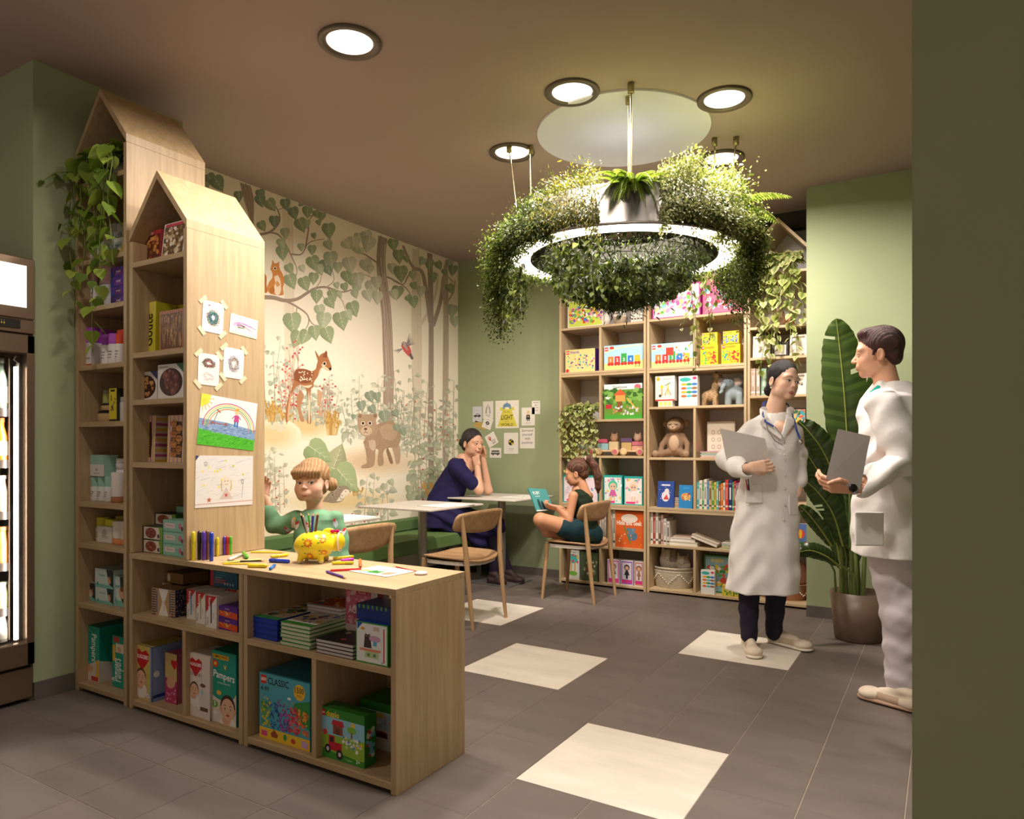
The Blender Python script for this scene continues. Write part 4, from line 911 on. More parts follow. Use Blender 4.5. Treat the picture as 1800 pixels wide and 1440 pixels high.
for z in (.45, .66, .90, 1.14, 1.38):
 mb = MB(); mb.box(-.5, -.075, Y0+.03, .246, z-.028, z); s_ = mb.build('shelf', mat('cooler_shelf', '7d706a', .4, .5), f)
 MB().box(-.075, -.068, Y0+.03, .249, z-.034, z+.004).build('shelf_rail', mat('cooler_rail', 'a89a90', .3, .5), s_)
MB().tube([(-.085, .252, .3), (-.085, .252, 1.62)], .004, 6).build('shelf_upright', mat('cooler_rail', 'a89a90', .3, .5), f)
def bottle(x, y, z, r, h, col, cap, lab, label, name='bottle', neck=.5, group=None, txt=None):
 t = thing(name, label, name.replace('_', ' '), (x, y, z), 0, group)
 MB().lathe([(0, 0), (r*.95, 0), (r, .006), (r, h*.55), (r*neck, h*.8), (r*neck, h*.93), (0, h*.93)], 20, col, cap=False).build('body', GLOSS, t)
 MB().lathe([(r*neck*1.12, h*.9), (r*neck*1.12, h), (0, h)], 16, cap, cap=False).build('cap', MATTE, t)
 if lab:
  mb = MB(); mb.lathe([(r+.0006, h*.12), (r+.0006, h*.45)], 20, lab, cap=False)
  o = mb.build('printed_label', PRINT, t)
 return t
cz = [.29, .45, .66, .90, 1.14, 1.38]
for zi, h, col, cap, lab, nm, nk in ((5, .24, '8a9a8a', 'b5b5ad', 'ece6da', 'tall clear glass bottle with white label, top shelf of the cooler', .5), (4, .20, 'd9812c', 'b5683a', 'ece0d0', 'orange juice bottle with white label in the cooler', .55), (2, .17, 'd98a4a', 'b87040', None, 'orange drink carton on the fourth cooler shelf', .8), (3, .17, 'b7a08a', 'c9b8a4', None, 'beige drink bottle below the green cans in the cooler', .7), (1, .12, 'b6bd8a', '8d947a', None, 'pale green carton on the low cooler shelf', .8), (0, .14, 'c5bfb8', '9a948c', 'e8e2d8', 'wide glass jar with white label at the bottom of the cooler', .7)):
 bottle(-3.672-.115, 1.37+.226, cz[zi]+.001, .034, h, col, cap, lab, nm, neck=nk)
for k in range(2):
 y = 1.37+.226; z = .90+.001+k*.116
 t = MB().lathe([(.02, 0), (.028, .004), (.028, .108), (.022, .115), (0, .115)], 20, 'b5bb74', cap=False).build('drink_can', GLOSS, None, (-3.672-.115-.066, y, z));
 tag(t, ('upper' if k else 'lower')+' olive green can of a stack of two in the cooler', 'can', 'olive cans in the cooler')
# ---------------------------------------------------------------- big leafed plant
POTM = mat('pot_brown', '6f5a4a', .35, var=.03)
pl = thing('banana_plant', 'tall plant with huge dark green leaves in a brown pot behind the man', 'plant', (-.47, 4.93, 0))
MB().lathe([(0, 0), (.118, 0), (.125, .006), (.150, .30), (.143, .30), (.138, .27), (0, .27)], 48, cap=False, sx=1.08).build('pot', POTM, pl)
MB().lathe([(.138, .262), (.0, .272)], 32, cap=False, sx=1.08).build('soil', mat('soil', '2c221b', .95, bump=.8, bscale=90), pl)
PLM = leafmat('big_leaf', .32)
def bigleaf(path, w, fold=.25, split=0, c1='35491f', c2='4a5f2a', seed=1, tilt=0):
 """path: photo pixels with a depth (u, v, Y); w: half width in metres"""
 r = random.Random(seed); P = [Vector(on_y(u, v, y)) for u, v, y in path]; Q = []
 P = [P[0]*2-P[1]]+P+[P[-1]*2-P[-2]]
 for i in range(1, len(P)-2):
  for k in range(10):
   t = k/10; a, b_, c, d_ = P[i-1], P[i], P[i+1], P[i+2]
   Q.append(.5*(2*b_+(c-a)*t+(2*a-5*b_+4*c-d_)*t*t+(3*b_-a-3*c+d_)*t**3))
 Q.append(P[-2]); n = len(Q); mb = MB(); camd = Vector((0, -1, .15)); M = 8
 cut = set(r.sample(range(5, n-5), split)) if split else set()
 G = []
 for i, p in enumerate(Q):
  t = i/(n-1); tg = (Q[min(i+1, n-1)]-Q[max(i-1, 0)]).normalized(); s = tg.cross(camd).normalized(); nn = s.cross(tg).normalized(); s = (s+nn*tilt).normalized()
  ww = w*(math.sin(PI*min(1, t*.94+.06))**.62)*(1-.1*t)+.002; row = []
  for k in range(-M, M+1):
   q = k/M; fl = abs(q); row.append(tuple(p+s*ww*q*(1+.03*math.sin(i*2.3+k))-nn*(fold*ww*fl*fl*.9)+nn*(.006*math.sin(i*1.1)*fl)+tg*(.30*ww*fl)))
  G.append(row)
 for i in range(n-1):
  for k in range(2*M):
   if i in cut and (k < M-2 or k > M+2) and ((k < M) == (i % 2 == 0)): continue
   c = cblend(c1, c2, .5+.5*math.sin(i*2.6))
   mb.add([G[i][k], G[i][k+1], G[i+1][k+1], G[i+1][k]], [(0, 1, 2, 3)], c, 0, True)
 o = mb.build('leaf', PLM, pl);
 import bmesh
 bm = bmesh.new(); bm.from_mesh(o.data); bmesh.ops.remove_doubles(bm, verts=bm.verts, dist=.0004); bm.to_mesh(o.data); bm.free()
 o.matrix_parent_inverse = Matrix.Translation(-Vector(pl.location))
 mr = MB().tube([tuple(p+Vector((0, -.003, 0))) for p in Q], [.007*(1-.8*i/n) for i in range(n)], 6, '8f9a45').build('midrib', mat('midrib_green', '8f9a45', .5), o)
 return o
def stalk(path, r):
 o = MB().tube([tuple(on_y(*p)) for p in path], r, 10).build('stalk', mat('stalk_green', '6d7d42', .45), pl); o.matrix_parent_inverse = Matrix.Translation(-Vector(pl.location))
bigleaf([(1494, 870, 4.93), (1490, 780, 4.92), (1484, 690, 4.90), (1476, 610, 4.88), (1470, 560, 4.86)], .135, .3, 3, seed=1)
bigleaf([(1466, 880, 4.85), (1462, 830, 4.80), (1445, 790, 4.75), (1420, 757, 4.72), (1403, 740, 4.72)], .085, .3, 1, '2f431d', '43582a', 2)
bigleaf([(1478, 930, 4.88), (1455, 860, 4.80), (1430, 815, 4.76), (1402, 775, 4.72)], .085, .35, 2, '2c3f1c', '405427', 3)
bigleaf([(1482, 960, 4.86), (1465, 905, 4.8), (1440, 868, 4.76), (1408, 838, 4.74)], .075, .35, 2, '344a20', '475c2c', 4)
bigleaf([(1462, 960, 4.84), (1442, 930, 4.8), (1422, 905, 4.78), (1405, 888, 4.76)], .045, .4, 1, '33481f', '455a2a', 5)
bigleaf([(1474, 994, 4.80), (1452, 978, 4.72), (1425, 968, 4.66), (1398, 972, 4.6)], .05, .8, 0, '2b3d1b', '3c4f26', 6)
bigleaf([(1497, 1000, 4.93), (1500, 940, 4.95), (1497, 880, 5.0), (1490, 830, 5.0)], .075, .35, 1, '2f431d', '43582a', 7)
bigleaf([(1478, 1000, 4.9), (1470, 950, 4.9), (1460, 925, 4.92), (1448, 912, 4.92)], .05, .4, 0, '3c5224', '4d6330', 8)
bigleaf([(1536, 800, 5.0), (1545, 740, 5.0), (1548, 690, 5.02), (1540, 640, 5.02)], .10, .3, 1, '3a5024', '4b612d', 9)
for p, r in ((((1497, 1062, 4.93), (1496, 960, 4.93), (1494, 860, 4.93)), [.017, .013, .008]), (((1480, 1060, 4.92), (1478, 960, 4.9), (1466, 876, 4.85)), [.016, .012, .006]), (((1488, 1062, 4.96), (1486, 980, 4.93), (1478, 925, 4.88)), [.015, .012, .006]),
 (((1506, 1060, 4.93), (1504, 980, 4.93), (1497, 960, 4.95)), [.015, .013, .006]), (((1470, 1056, 4.9), (1467, 1005, 4.86), (1452, 975, 4.76)), [.009, .006, .004]), (((1516, 1056, 4.95), (1520, 980, 4.96), (1538, 800, 5.0)), [.016, .012, .006]),
 (((1512, 1062, 4.99), (1507, 980, 4.98), (1484, 955, 4.88)), [.014, .01, .006]), (((1502, 1066, 4.88), (1500, 1010, 4.88), (1476, 992, 4.82)), [.013, .01, .006])): stalk(p, r)
# ---------------------------------------------------------------- posters on the green back wall
def flat(name, label, cat, O, S, T, W, H, art, m=PAPER, th=.001, group=None, base='ece6da'):
 """thin printed sheet: O lower left corner, S/T unit directions, W x H metres"""
 O, S, T = Vector(O), Vector(S).normalized(), Vector(T).normalized(); N = S.cross(T)
 mb = MB(); c = [(0, 0), (W, 0), (W, H), (0, H)]
 vs = [tuple(S*a+T*b) for a, b in c]+[tuple(S*a+T*b+N*th) for a, b in c]
 mb.add(vs, [(3, 2, 1, 0), (4, 5, 6, 7), (0, 1, 5, 4), (1, 2, 6, 5), (2, 3, 7, 6), (3, 0, 4, 7)], base)
 mb.art(art, N*th, S*H, T*H, eps=.0002, step=.00003)
 return tag(mb.build(name, m, None, tuple(O)), label, cat, group)
def wallsheet(u0, v0, u1, v1, rot, art_fn, label, name='poster', cat='poster', off=0):
 """u0,v0 top left; u1,v1 bottom right on the back wall plane"""
 y = 5.7995-off; a, b_ = on_y(u0, v0, y), on_y(u1, v1, y); W, H = b_[0]-a[0], a[2]-b_[2]; cx, cz_ = (a[0]+b_[0])/2, (a[2]+b_[2])/2
 k = math.radians(rot); S = Vector((math.cos(k), 0, math.sin(k))); Tt = Vector((-math.sin(k), 0, math.cos(k)))
 O = Vector((cx, y, cz_))-S*W/2-Tt*H/2; ar = Art(W/H); art_fn(ar)
 return flat(name, label, cat, O, S, Tt, W, H, ar)
K = '2f2c2a'
def p_car(a): a.bg('c9cacc'); a.line([(a.W*.15, .42), (a.W*.3, .44), (a.W*.4, .52), (a.W*.65, .52), (a.W*.85, .42)], .03, K); a.rect(a.W*.12, .36, a.W*.88, .44, K); a.ell(a.W*.3, .35, .05, .05, K); a.ell(a.W*.7, .35, .05, .05, K); a.line([(a.W*.3, .75), (a.W*.7, .75)], .008, '777777')
def p_arch(a):
 a.bg('ded9cf')
 for k in range(5): a.line([(a.W*.25+k*.02, .3), (a.W*.3+k*.02, .62), (a.W*.5, .85-k*.05), (a.W*.7-k*.02, .62), (a.W*.75-k*.02, .3)], .012, '6f6a66')
 a.text('HELLO', a.W/2, .17, .07, '555555', 'C'); a.rect(a.W*.3, .10, a.W*.7, .12, '777777')
def p_cam(a): a.bg('e4dfd4'); a.ell(a.W*.5, .5, .16, .16, K); a.rect(a.W*.3, .42, a.W*.7, .58, K); a.ell(a.W*.5, .5, .07, .07, 'cccccc'); a.line([(a.W*.3, .75), (a.W*.5, .85), (a.W*.7, .75)], .02, K); a.text('snap', a.W/2, .2, .06, K, 'C')
def p_light(a):
 a.bg('e9e3d3'); W = a.W; a.poly([(W*.33, .72), (W*.67, .72), (W*.93, .06), (W*.10, .06)], 'd8cd52'); a.ell(W*.5, .78, .17, .13, '6f8fb0', 24); a.rect(W*.2, .64, W*.8, .755, 'd8cd52'); a.poly([(W*.33, .75), (W*.67, .75), (W*.7, .70), (W*.30, .70)], '6f8fb0'); a.ell(W*.5, .72, .1, .04, 'f4efc0'); a.line([(W*.5, .9), (W*.5, 1)], .015, K)
 a.text('be the', W/2, .56, .07, '7a7440', 'C'); a.text('LIGHT', W/2, .31, .17, K, 'C', bold=.01, maxw=W*.5); a.text('of the', W/2, .21, .06, '7a7440', 'C'); a.text('WORLD', W/2, .08, .10, K, 'C', bold=.01, maxw=W*.62)
 r = random.Random(4)
 for i in range(16): a.ell(r.choice([r.uniform(.04, .2), r.uniform(.8, .95)])*W, r.uniform(.4, .95), .01, .01, r.choice(['b0634a', '6f8fb0', 'a89a60']), 6)
def p_kid(a): a.bg('e6e1d6'); W = a.W; a.ell(W*.5, .70, .07, .08, 'e0b68e'); a.ell(W*.5, .76, .08, .05, 'd7b94a'); a.poly([(W*.38, .6), (W*.62, .6), (W*.66, .35), (W*.34, .35)], K); a.rect(W*.4, .24, W*.47, .36, K); a.rect(W*.54, .24, W*.61, .36, K); a.ell(W*.5, .5, .04, .05, 'e0b68e'); a.rect(W*.3, .13, W*.7, .15, '888888')
def p_txt(words, hh=.12, c=K, bg='e6e1d6'):
 def f_(a):
  a.bg(bg); y = .82
  for w in words: a.text(w, a.W/2, y, hh, c, 'C', maxw=a.W*.8, slant=.15); y -= .78/len(words)
 return f_
def p_earth(a): a.bg('e6e1d6'); W = a.W; a.ell(W*.5, .55, .15, .15, K, 24); a.ell(W*.42, .58, .06, .05, 'c9b83e'); a.ell(W*.58, .48, .05, .06, 'c9b83e'); a.ell(W*.55, .66, .04, .03, 'c9b83e'); a.text('one world', W/2, .22, .05, K, 'C'); a.rect(W*.35, .15, W*.65, .165, '888888')
def p_pin(a): a.bg('e9e3d8'); W = a.W; a.ell(W*.4, .68, .12, .12, 'c9473d', 20); a.poly([(W*.25, .64), (W*.55, .64), (W*.4, .42)], 'c9473d'); a.ell(W*.4, .68, .05, .05, 'e9e3d8'); a.text('YOU', W*.62, .30, .14, K, 'C', bold=.01); a.text('ARE', W*.62, .12, .14, K, 'C', bold=.01)
def p_bus(a): a.bg('e6e1d6'); W = a.W; a.rect(W*.12, .35, W*.88, .58, K); a.rect(W*.16, .62, W*.84, .74, K); a.ell(W*.3, .32, .08, .08, K); a.ell(W*.7, .32, .08, .08, K); [a.rect(W*(.18+.14*i), .46, W*(.28+.14*i), .55, 'cfcac0') for i in range(5)]
wallsheet(831, 715, 847, 742, 0, p_car, 'small grey card with a black car on the green wall', 'card', 'card')
wallsheet(849, 706, 867, 736, 0, p_arch, 'white poster with grey arched lines, left of the yellow lamp poster')
wallsheet(834, 743, 854, 753, -18, lambda a: (a.bg('c4a256'), a.line([(0, .5), (a.W, .6)], .05, '9a7c3a')), 'tan postcard half hidden behind the seated woman\'s head', 'postcard', 'postcard', .0)
wallsheet(849, 734, 865, 754, -20, p_cam, 'small tilted card with a black camera drawing on the green wall', 'card', 'card', .002)
wallsheet(871, 705, 912, 752.5, 0, p_light, 'large poster with a blue lamp and yellow light cone on the wall')
wallsheet(917, 717, 940, 748, 0, p_kid, 'poster of a small blond child in black on the green wall')
wallsheet(935, 705, 949.5, 728, 0, p_txt(['DREAM', 'BIG', 'LITTLE', 'ONE'], .1), 'small upright poster with four short lines of text, topmost at right', off=-.0)
wallsheet(886, 761, 911, 798, 0, p_earth, 'poster with a black and yellow globe on the green wall')
wallsheet(914, 752.5, 940, 788.5, 0, p_txt(['Surround', 'yourself', 'with', 'positivity'], .12), 'square poster filled with handwritten black lines')
wallsheet(855, 762, 873, 784, 28, p_pin, 'tilted card with a red map pin on the green wall', 'card', 'card')
wallsheet(861, 787.5, 881, 805, 0, p_bus, 'small card with a black bus, lowest on the green wall', 'card', 'card')
# ---------------------------------------------------------------- drawings taped on the tower side (plane x = -2.79, seen from +x)
def towersheet(u0, v0, u1, v1, rot, fn, label, tape=True):
 x = -2.7895; a, b_ = on_x(u0, v0, x), on_x(u1, v1, x); W, H = b_[1]-a[1], a[2]-b_[2]; cy, cz_ = (a[1]+b_[1])/2, (a[2]+b_[2])/2
 k = math.radians(rot); S = Vector((0, math.cos(k), math.sin(k))); Tt = Vector((0, -math.sin(k), math.cos(k))); O = Vector((x, cy, cz_))-S*W/2-Tt*H/2
 ar = Art(W/H); fn(ar); o = flat('childs_drawing', label, 'drawing', O, S, Tt, W, H, ar, base='e2ddd6')
 if tape:
  for (p, q, r) in ((0, 1, 45), (1, 1, -45), (0, 0, -45), (1, 0, 45)):
   c = S*W*p+Tt*H*q+Vector((.0016, 0, 0)); rr_ = math.radians(r); d1 = (S*math.cos(rr_)+Tt*math.sin(rr_))*.022; d2 = (Tt*math.cos(rr_)-S*math.sin(rr_))*.009
   MB().add([tuple(c-d1-d2), tuple(c+d1-d2), tuple(c+d1+d2), tuple(c-d1+d2)], [(0, 1, 2, 3)], 'd9cba8').build('tape', mat('masking_tape', 'd9cba8', .7), o)
def scr(cs, cx, cy, rx, ry, w=.008, t=7):
 def f_(a):
  a.bg('e3ded9')
  for i, c in enumerate(cs): a.scribble(a.W*cx, cy, a.W*rx*(1-.08*i), ry*(1-.08*i), w, c, t, seed=i+3)
 return f_
def d1(a): scr(['d2695a', '3b9a7a', '2e6a78', '2a2a33', '58b0a0', '333a66'], .5, .48, .36, .30)(a); a.ell(a.W*.5, .5, .05, .06, 'e3ded9'); a.ell(a.W*.3, .86, .05, .015, '5b2a22', rot=.4)
def d2(a):
 a.bg('e3ded9'); r = random.Random(2)
 for i in range(16): y = r.uniform(.3, .7); a.line([(a.W*r.uniform(.06, .3), y+r.uniform(-.1, .1)), (a.W*.5, y+r.uniform(-.1, .05)), (a.W*r.uniform(.7, .95), y-.12)], .016, r.choice(['b552b8', '79b54a', 'd27ad0', '8cc665']))
 a.scribble(a.W*.4, .45, .3, .1, .012, '4a3a3a', 3); a.rect(0, .0, a.W, .12, 'cfe0b8')
def d3(a):
 a.bg('e3ded9')
 for i, c in enumerate(['b33a3a', '2e8a4a', '3a2a2a', '49a0a0', 'c05050']): a.scribble(a.W*.5, .70, .28-.02*i, .17-.01*i, .009, c, 7, seed=i+20)
 for i in range(3): a.scribble(a.W*.5, .27, .26, .14, .005, 'b08a8a', 2, seed=i+30)
d4 = scr(['5a4a8a', '3a6a9a', '6a5a3a', 'a0845a'], .5, .48, .32, .32, .007, 5)
def d5(a):
 W = a.W; a.bg('e2e3e0'); a.poly([(0, 0), (W, 0), (W, .22), (W*.5, .26), (0, .32)], '4fae2e'); a.poly([(0, .32), (W*.5, .26), (W, .22), (W, .42), (W*.5, .5), (0, .52)], '7f9cc0')
 r = random.Random(8)
 for i in range(130): x = r.uniform(0, W*.97); y = r.uniform(.27, .48)-.04*x; a.line([(x, y), (x+.04, y+.02), (x+.06, y-.005)], .008, r.choice(['52739c', 'a9bdd6', '3f5f8c']))
 for i in range(110): x = r.uniform(0, W*.95); y = r.uniform(.02, .22); a.line([(x, y), (x+.05, y+.025)], .010, r.choice(['3c9a24', '67c244', '2f8a1e']))
 for i, c in enumerate(['c24a6a', 'e3c93a', '6fae4a', 'd88a4a']): rr = .62-.045*i; a.line([(W*.52+W*.46*(rr/.62)*math.cos(t*PI/24), .38+rr*.82*math.sin(t*PI/24)) for t in range(25)], .016, c)
 a.poly([(0, 1), (.22, 1), (.18, .84), (.06, .76), (0, .74)], 'ecd94a'); [a.line([(.05, .9), (.30*math.cos(-q), 1+.34*math.sin(-q))], .012, 'e3c93a') for q in (.2, .5, .8, 1.1, 1.4)]
 for c in (.22, .46): a.ell(W*c, .46, .035, .035, '8a6a6a', 14)
 a.line([(W*.22, .46), (W*.46, .46)], .015, 'b5524a'); a.line([(W*.24, .46), (W*.31, .72)], .014, '777777'); a.line([(W*.28, .74), (W*.35, .68)], .018, 'b8383a')
 a.rect(W*.60, .44, W*.63, .55, '3a76b0'); a.rect(W*.645, .44, W*.675, .55, '3a76b0'); a.poly([(W*.59, .54), (W*.685, .54), (W*.67, .68), (W*.605, .68)], 'b84a86'); a.line([(W*.56, .6), (W*.60, .66)], .02, 'b84a86'); a.line([(W*.71, .6), (W*.67, .66)], .02, 'b84a86'); a.ell(W*.637, .74, .05, .055, 'e5bd92'); a.ell(W*.637, .79, .05, .025, 'd89a3e')
def d6(a):
 W = a.W; a.bg('dcd8d4'); r = random.Random(5)
 for i in range(90): x, y = r.uniform(0, W*.9), r.uniform(.1, .95); a.line([(x, y), (x+r.uniform(.05, .14), y+r.uniform(.0, .05))], .004, 'b5b4c0')
 for i in range(16): a.star(r.uniform(.08, W-.08), r.uniform(.35, .95), .035, r.choice(['d8d04a', 'c5bd3a', 'e0d86a']))
 for i in range(8): x, y = r.uniform(0, W*.8), r.uniform(.1, .9); a.line([(x, y), (x+.2, y+.05)], .006, '8f95b0')
 a.poly([(W*.52, .38), (W*.4, .14), (W*.64, .14)], 'c9b8ae'); a.star(W*.52, .22, .05, 'c24a5a'); a.ell(W*.52, .48, .09, .10, 'e6d3c4', 20); a.line([(W*.44, .52), (W*.43, .4), (W*.45, .3)], .02, 'c9b060'); a.line([(W*.60, .52), (W*.61, .4), (W*.59, .3)], .02, 'c9b060'); a.line([(W*.49, .44), (W*.52, .425), (W*.55, .44)], .008, '8a4a3a'); a.ell(W*.495, .5, .01, .012, K, 8); a.ell(W*.545, .5, .01, .012, K, 8)
 a.scribble(W*.17, .84, .05, .05, .005, '6a6a7a', 2); a.line([(W*.8, .15), (W*.82, .45)], .008, '777788'); a.scribble(W*.81, .48, .04, .06, .006, '777788', 2); a.line([(0, .06), (W, .09)], .02, 'c9a5a0'); a.poly([(0, 1), (.08, 1), (0, .9)], '3b4466'); a.star(W*.23, .14, .06, 'b06a4a')
towersheet(355.5, 527, 392.5, 588, -3, d1, 'taped drawing of a green and black round scribble, top left on the tower')
towersheet(404, 552.5, 452, 594.5, -5, d2, 'drawing of purple and green strokes, right of the round scribble', False)
towersheet(348, 620, 385, 679, -2, d3, 'taped drawing with a red-green scribble above a pale one')
towersheet(392.5, 610, 428, 667, -3, d4, 'taped drawing of a blue-brown tangle, above the rainbow picture')
towersheet(349.5, 697, 449, 787, -6, d5, 'childs drawing of a rainbow, scooter and girl above blue water and green grass', False)
towersheet(343, 802, 444, 886, -1, d6, 'childs drawing of a girl among yellow stars, lowest on the tower side', False)
# sheets lying on the tables
def sheet(x, y, z, rz, w, h, c, label, fn=None, name='paper_sheet', cat='paper'):
 ar = Art(w/h); (fn or (lambda a: a.bg(c)))(ar); k = rz
 S = Vector((math.cos(k), math.sin(k), 0)); Tt = Vector((-math.sin(k), math.cos(k), 0))
 return flat(name, label, cat, Vector((x, y, z+.0005))-S*w/2-Tt*h/2, S, Tt, w, h, ar, base=c, th=.002)
def framed(a): a.bg('8a8580'); a.rect(.03, .03, a.W-.03, .97, 'f1ede6')
sheet(-3.22, 4.33, .76, 1.45, .36, .27, 'efebe4', 'white drawing board lying on the middle cafe table', framed, 'drawing_board')
sheet(-3.22, 3.24, .76, 1.5, .36, .27, 'efebe4', 'white drawing board on the table behind the toddler', framed, 'drawing_board')
def scrib(a): a.bg('e9e6e0'); [a.line([(random.uniform(0, a.W), random.uniform(0, 1)), (random.uniform(0, a.W), random.uniform(0, 1))], .04, random.choice(['d8d84a', '8ac05a', '4fb0c0', 'e06a6a'])) for i in range(9)]
sheet(-3.17, 5.42, .76, 1.5, .38, .28, 'e9e6e0', 'coloured-in drawing on the far table in front of the woman', scrib, 'childs_drawing', 'drawing')
# ================================================================ goods: printed boxes, packs, books
def X_(u, Y): return on_y(u, 784, Y)[0]
def Z_(u, v, Y): return on_y(u, v, Y)[2]
def carton(name, label, cat, x0, x1, z, h, Y, depth, front=None, side=None, top=None, base='e8e4dc', yaw=0, group=None, m=None, soft=0, lean=0, left=None):
 """box standing on z, front face towards -y starting at x0..x1; yaw turns it about its front left corner"""
 w = x1-x0; mb = MB()
 if soft:   # plastic wrapped pack: puffed sides
  n = 8; vs = []; fs = []
  for k in range(n+1):
   t = k/n; q = soft*math.sin(PI*t)*.8; e = 0 if 0 < k < n else soft*.5; z_ = h*t
   vs += [(e-q*.2, e-q*.2, z_), (w/2, e-q*.5, z_), (w-e+q*.2, e-q*.2, z_), (w-e+q*.6, depth/2, z_), (w-e, depth-e, z_), (w/2, depth-e, z_), (e, depth-e, z_), (e-q*.6, depth/2, z_)]
  for k in range(n):
   for i in range(8): j = (i+1) % 8; fs.append((k*8+i, k*8+j, k*8+8+j, k*8+8+i))
  fs += [tuple(range(7, -1, -1)), tuple(range(n*8, n*8+8))]
  mb.add(vs, fs, base, 0, False)
 else: mb.box(0, w, 0, depth, 0, h, base)
 e = .0008+soft*.45
 if front: a = Art(w/h); front(a); mb.art(a, (0, 0, 0), (h, 0, 0), (0, 0, h), eps=e)
 if side: a = Art(depth/h); side(a); mb.art(a, (w, 0, 0), (0, h, 0), (0, 0, h), eps=e)
 if top: a = Art(w/depth); top(a); mb.art(a, (0, 0, h), (depth, 0, 0), (0, depth, 0), eps=.0008)
 o = mb.build(name, m or PRINT, None, (x0, Y, z+.0005), (lean, 0, yaw)); return tag(o, label, cat, group)
def put(name, label, cat, u0, u1, vt, z, Y, depth, front=None, **kw):
 x0, x1 = X_(u0, Y), X_(u1, Y); h = Z_((u0+u1)/2, vt, Y)-z
 return carton(name, label, cat, x0, x1, z, h, Y, depth, front, **kw)
BRICK = ['d8342c', 'f0c52e', '2f6fc4', '3aa04a', 'e98a2a', '58b8d8', '8a4fb0', 'e86aa0', 'f2f2ee']
def solid(c): return lambda a: a.bg(c)
def brick_logo(a, x=.04, y=.83, s=.13): a.rect(x, y, x+s, y+s, 'd01f26'); a.text('LEGO', x+s/2, y+s*.34, s*.36, 'ffffff', 'C', maxw=s*.86, bold=.03)
def baby(a, x, y, r, hair='7a5238', body=True):
 if body: a.ell(x, y-r*1.5, r*1.15, r*.95, 'e8e4dc', 20); a.ell(x-r*.2, y-r*1.0, r*.6, r*.4, 'dba98a', 14)
 a.ell(x, y+r*.15, r*1.02, r*1.08, hair, 20); a.ell(x, y-.05*r, r*.9, r*.98, 'e3b596', 20); a.ell(x-r*.95, y-.1*r, r*.16, r*.25, 'd8a283', 8); a.ell(x+r*.95, y-.1*r, r*.16, r*.25, 'd8a283', 8)
 for q in (-.36, .36): a.ell(x+r*q, y, r*.13, r*.11, 'f4ece4', 8); a.ell(x+r*q, y, r*.08, r*.10, '3a2a22', 8); a.line([(x+r*q-r*.15, y+r*.28), (x+r*q+r*.15, y+r*.3)], r*.06, hair)
 a.ell(x, y-r*.28, r*.1, r*.08, 'd39a7c', 8); a.ell(x, y-r*.55, r*.24, r*.10, 'b3524a', 10)
# ---------- left tower 1
Yt = YF+.03; r1 = random.Random(21)
def f_rep(c):
 def f_(a): a.bg('e2e0da'); a.poly([(a.W*.45, 0), (a.W, 0), (a.W, .75), (a.W*.7, .45)], c); a.rect(.04, .46, a.W*.8, .8, 'b9c0c0'); a.text('repsil', a.W*.45, .55, .2, '2b3a44', 'C', maxw=a.W*.68, bold=.015); a.rect(.08, .28, a.W*.4, .31, '9aa0a0'); a.rect(.08, .2, a.W*.34, .23, '9aa0a0')
 return f_
for i, (u0, u1, vt, dz, c, l) in enumerate(((155, 171, 428, 0, 'c7bf4a', 'white repsil medicine carton, lower left of four'), (171, 199, 424, 0, '3a9aa8', 'wide white repsil carton with teal corner'), (201, 217, 418, 0, 'd9b84a', 'white repsil carton with yellow corner, lower right'))):
 put('medicine_box', l, 'box', u0, u1, vt, 2.119, Yt+.03, .05, f_rep(c), side=solid('d5d3cc'))
for i, (u0, u1, vt, c, l) in enumerate(((174, 189, 397, 'c8cf3e', 'white carton with lime corner standing behind the repsil cartons'), (187, 204, 394, '3f9aa5', 'grey repsil carton standing behind, with teal corner'), (205, 217, 393, 'c24a4a', 'white repsil carton standing behind at the far right'))):
 put('medicine_box', l, 'box', u0, u1, vt, 2.119, Yt+.12, .05, f_rep(c), side=solid('d5d3cc'))
def jar(name, label, cat, u0, u1, vt, z, Y, col, capc, capf=.3, zb=None, lab=None, group=None, sq=False, capw=.92, txt=None):
 x0, x1 = X_(u0, Y), X_(u1, Y); r = (x1-x0)/2; h = Z_((u0+u1)/2, vt, Y)-z; t = thing(name, label, cat, ((x0+x1)/2, Y+r, z+.0005), 0, group)
 hb = h*(1-capf)
 if sq:
  MB().box(-r, r, -r*.8, r*.8, 0, hb, col, bev=.003).art(_ta(txt, 2*r/hb, lab), (-r+.0, -r*.8, 0), (hb, 0, 0), (0, 0, hb)).build('body', PRINT, t)
  MB().box(-r*capw, r*capw, -r*.8*capw, r*.8*capw, hb, h, capc, bev=.002).build('cap', MATTE, t)
 else:
  mb = MB().lathe([(0, 0), (r*.97, 0), (r, .003), (r, hb-.006), (r*.9, hb), (0, hb)], 24, col, cap=False)
  if lab: mb.lathe([(r+.0005, hb*.2), (r+.0005, hb*.55)], 24, lab, cap=False, smooth=True)
  if txt:
   for k in range(3): a = -PI/2-.55; mb.box(r*.2-r*.5, r*.55-r*.3*k*.3, -r-.0006, -r+.004, hb*(.62-.14*k), hb*(.655-.14*k), txt)
  mb.build('body', MATTE, t)
  MB().lathe([(r*capw, hb-.001), (r*capw, h-.003), (r*capw*.93, h), (0, h)], 24, capc, cap=False).build('cap', MATTE, t)
 return t
def _ta(txt, W, lab):
 a = Art(W)
 if lab: a.rect(W*.15, .1, W*.85, .25, lab)
 a.ell(W*.5, .62, W*.16, W*.16, 'b9b5ae', 12); a.rect(W*.25, .38, W*.75, .41, '9a958e'); a.rect(W*.32, .3, W*.68, .33, '9a958e'); return a
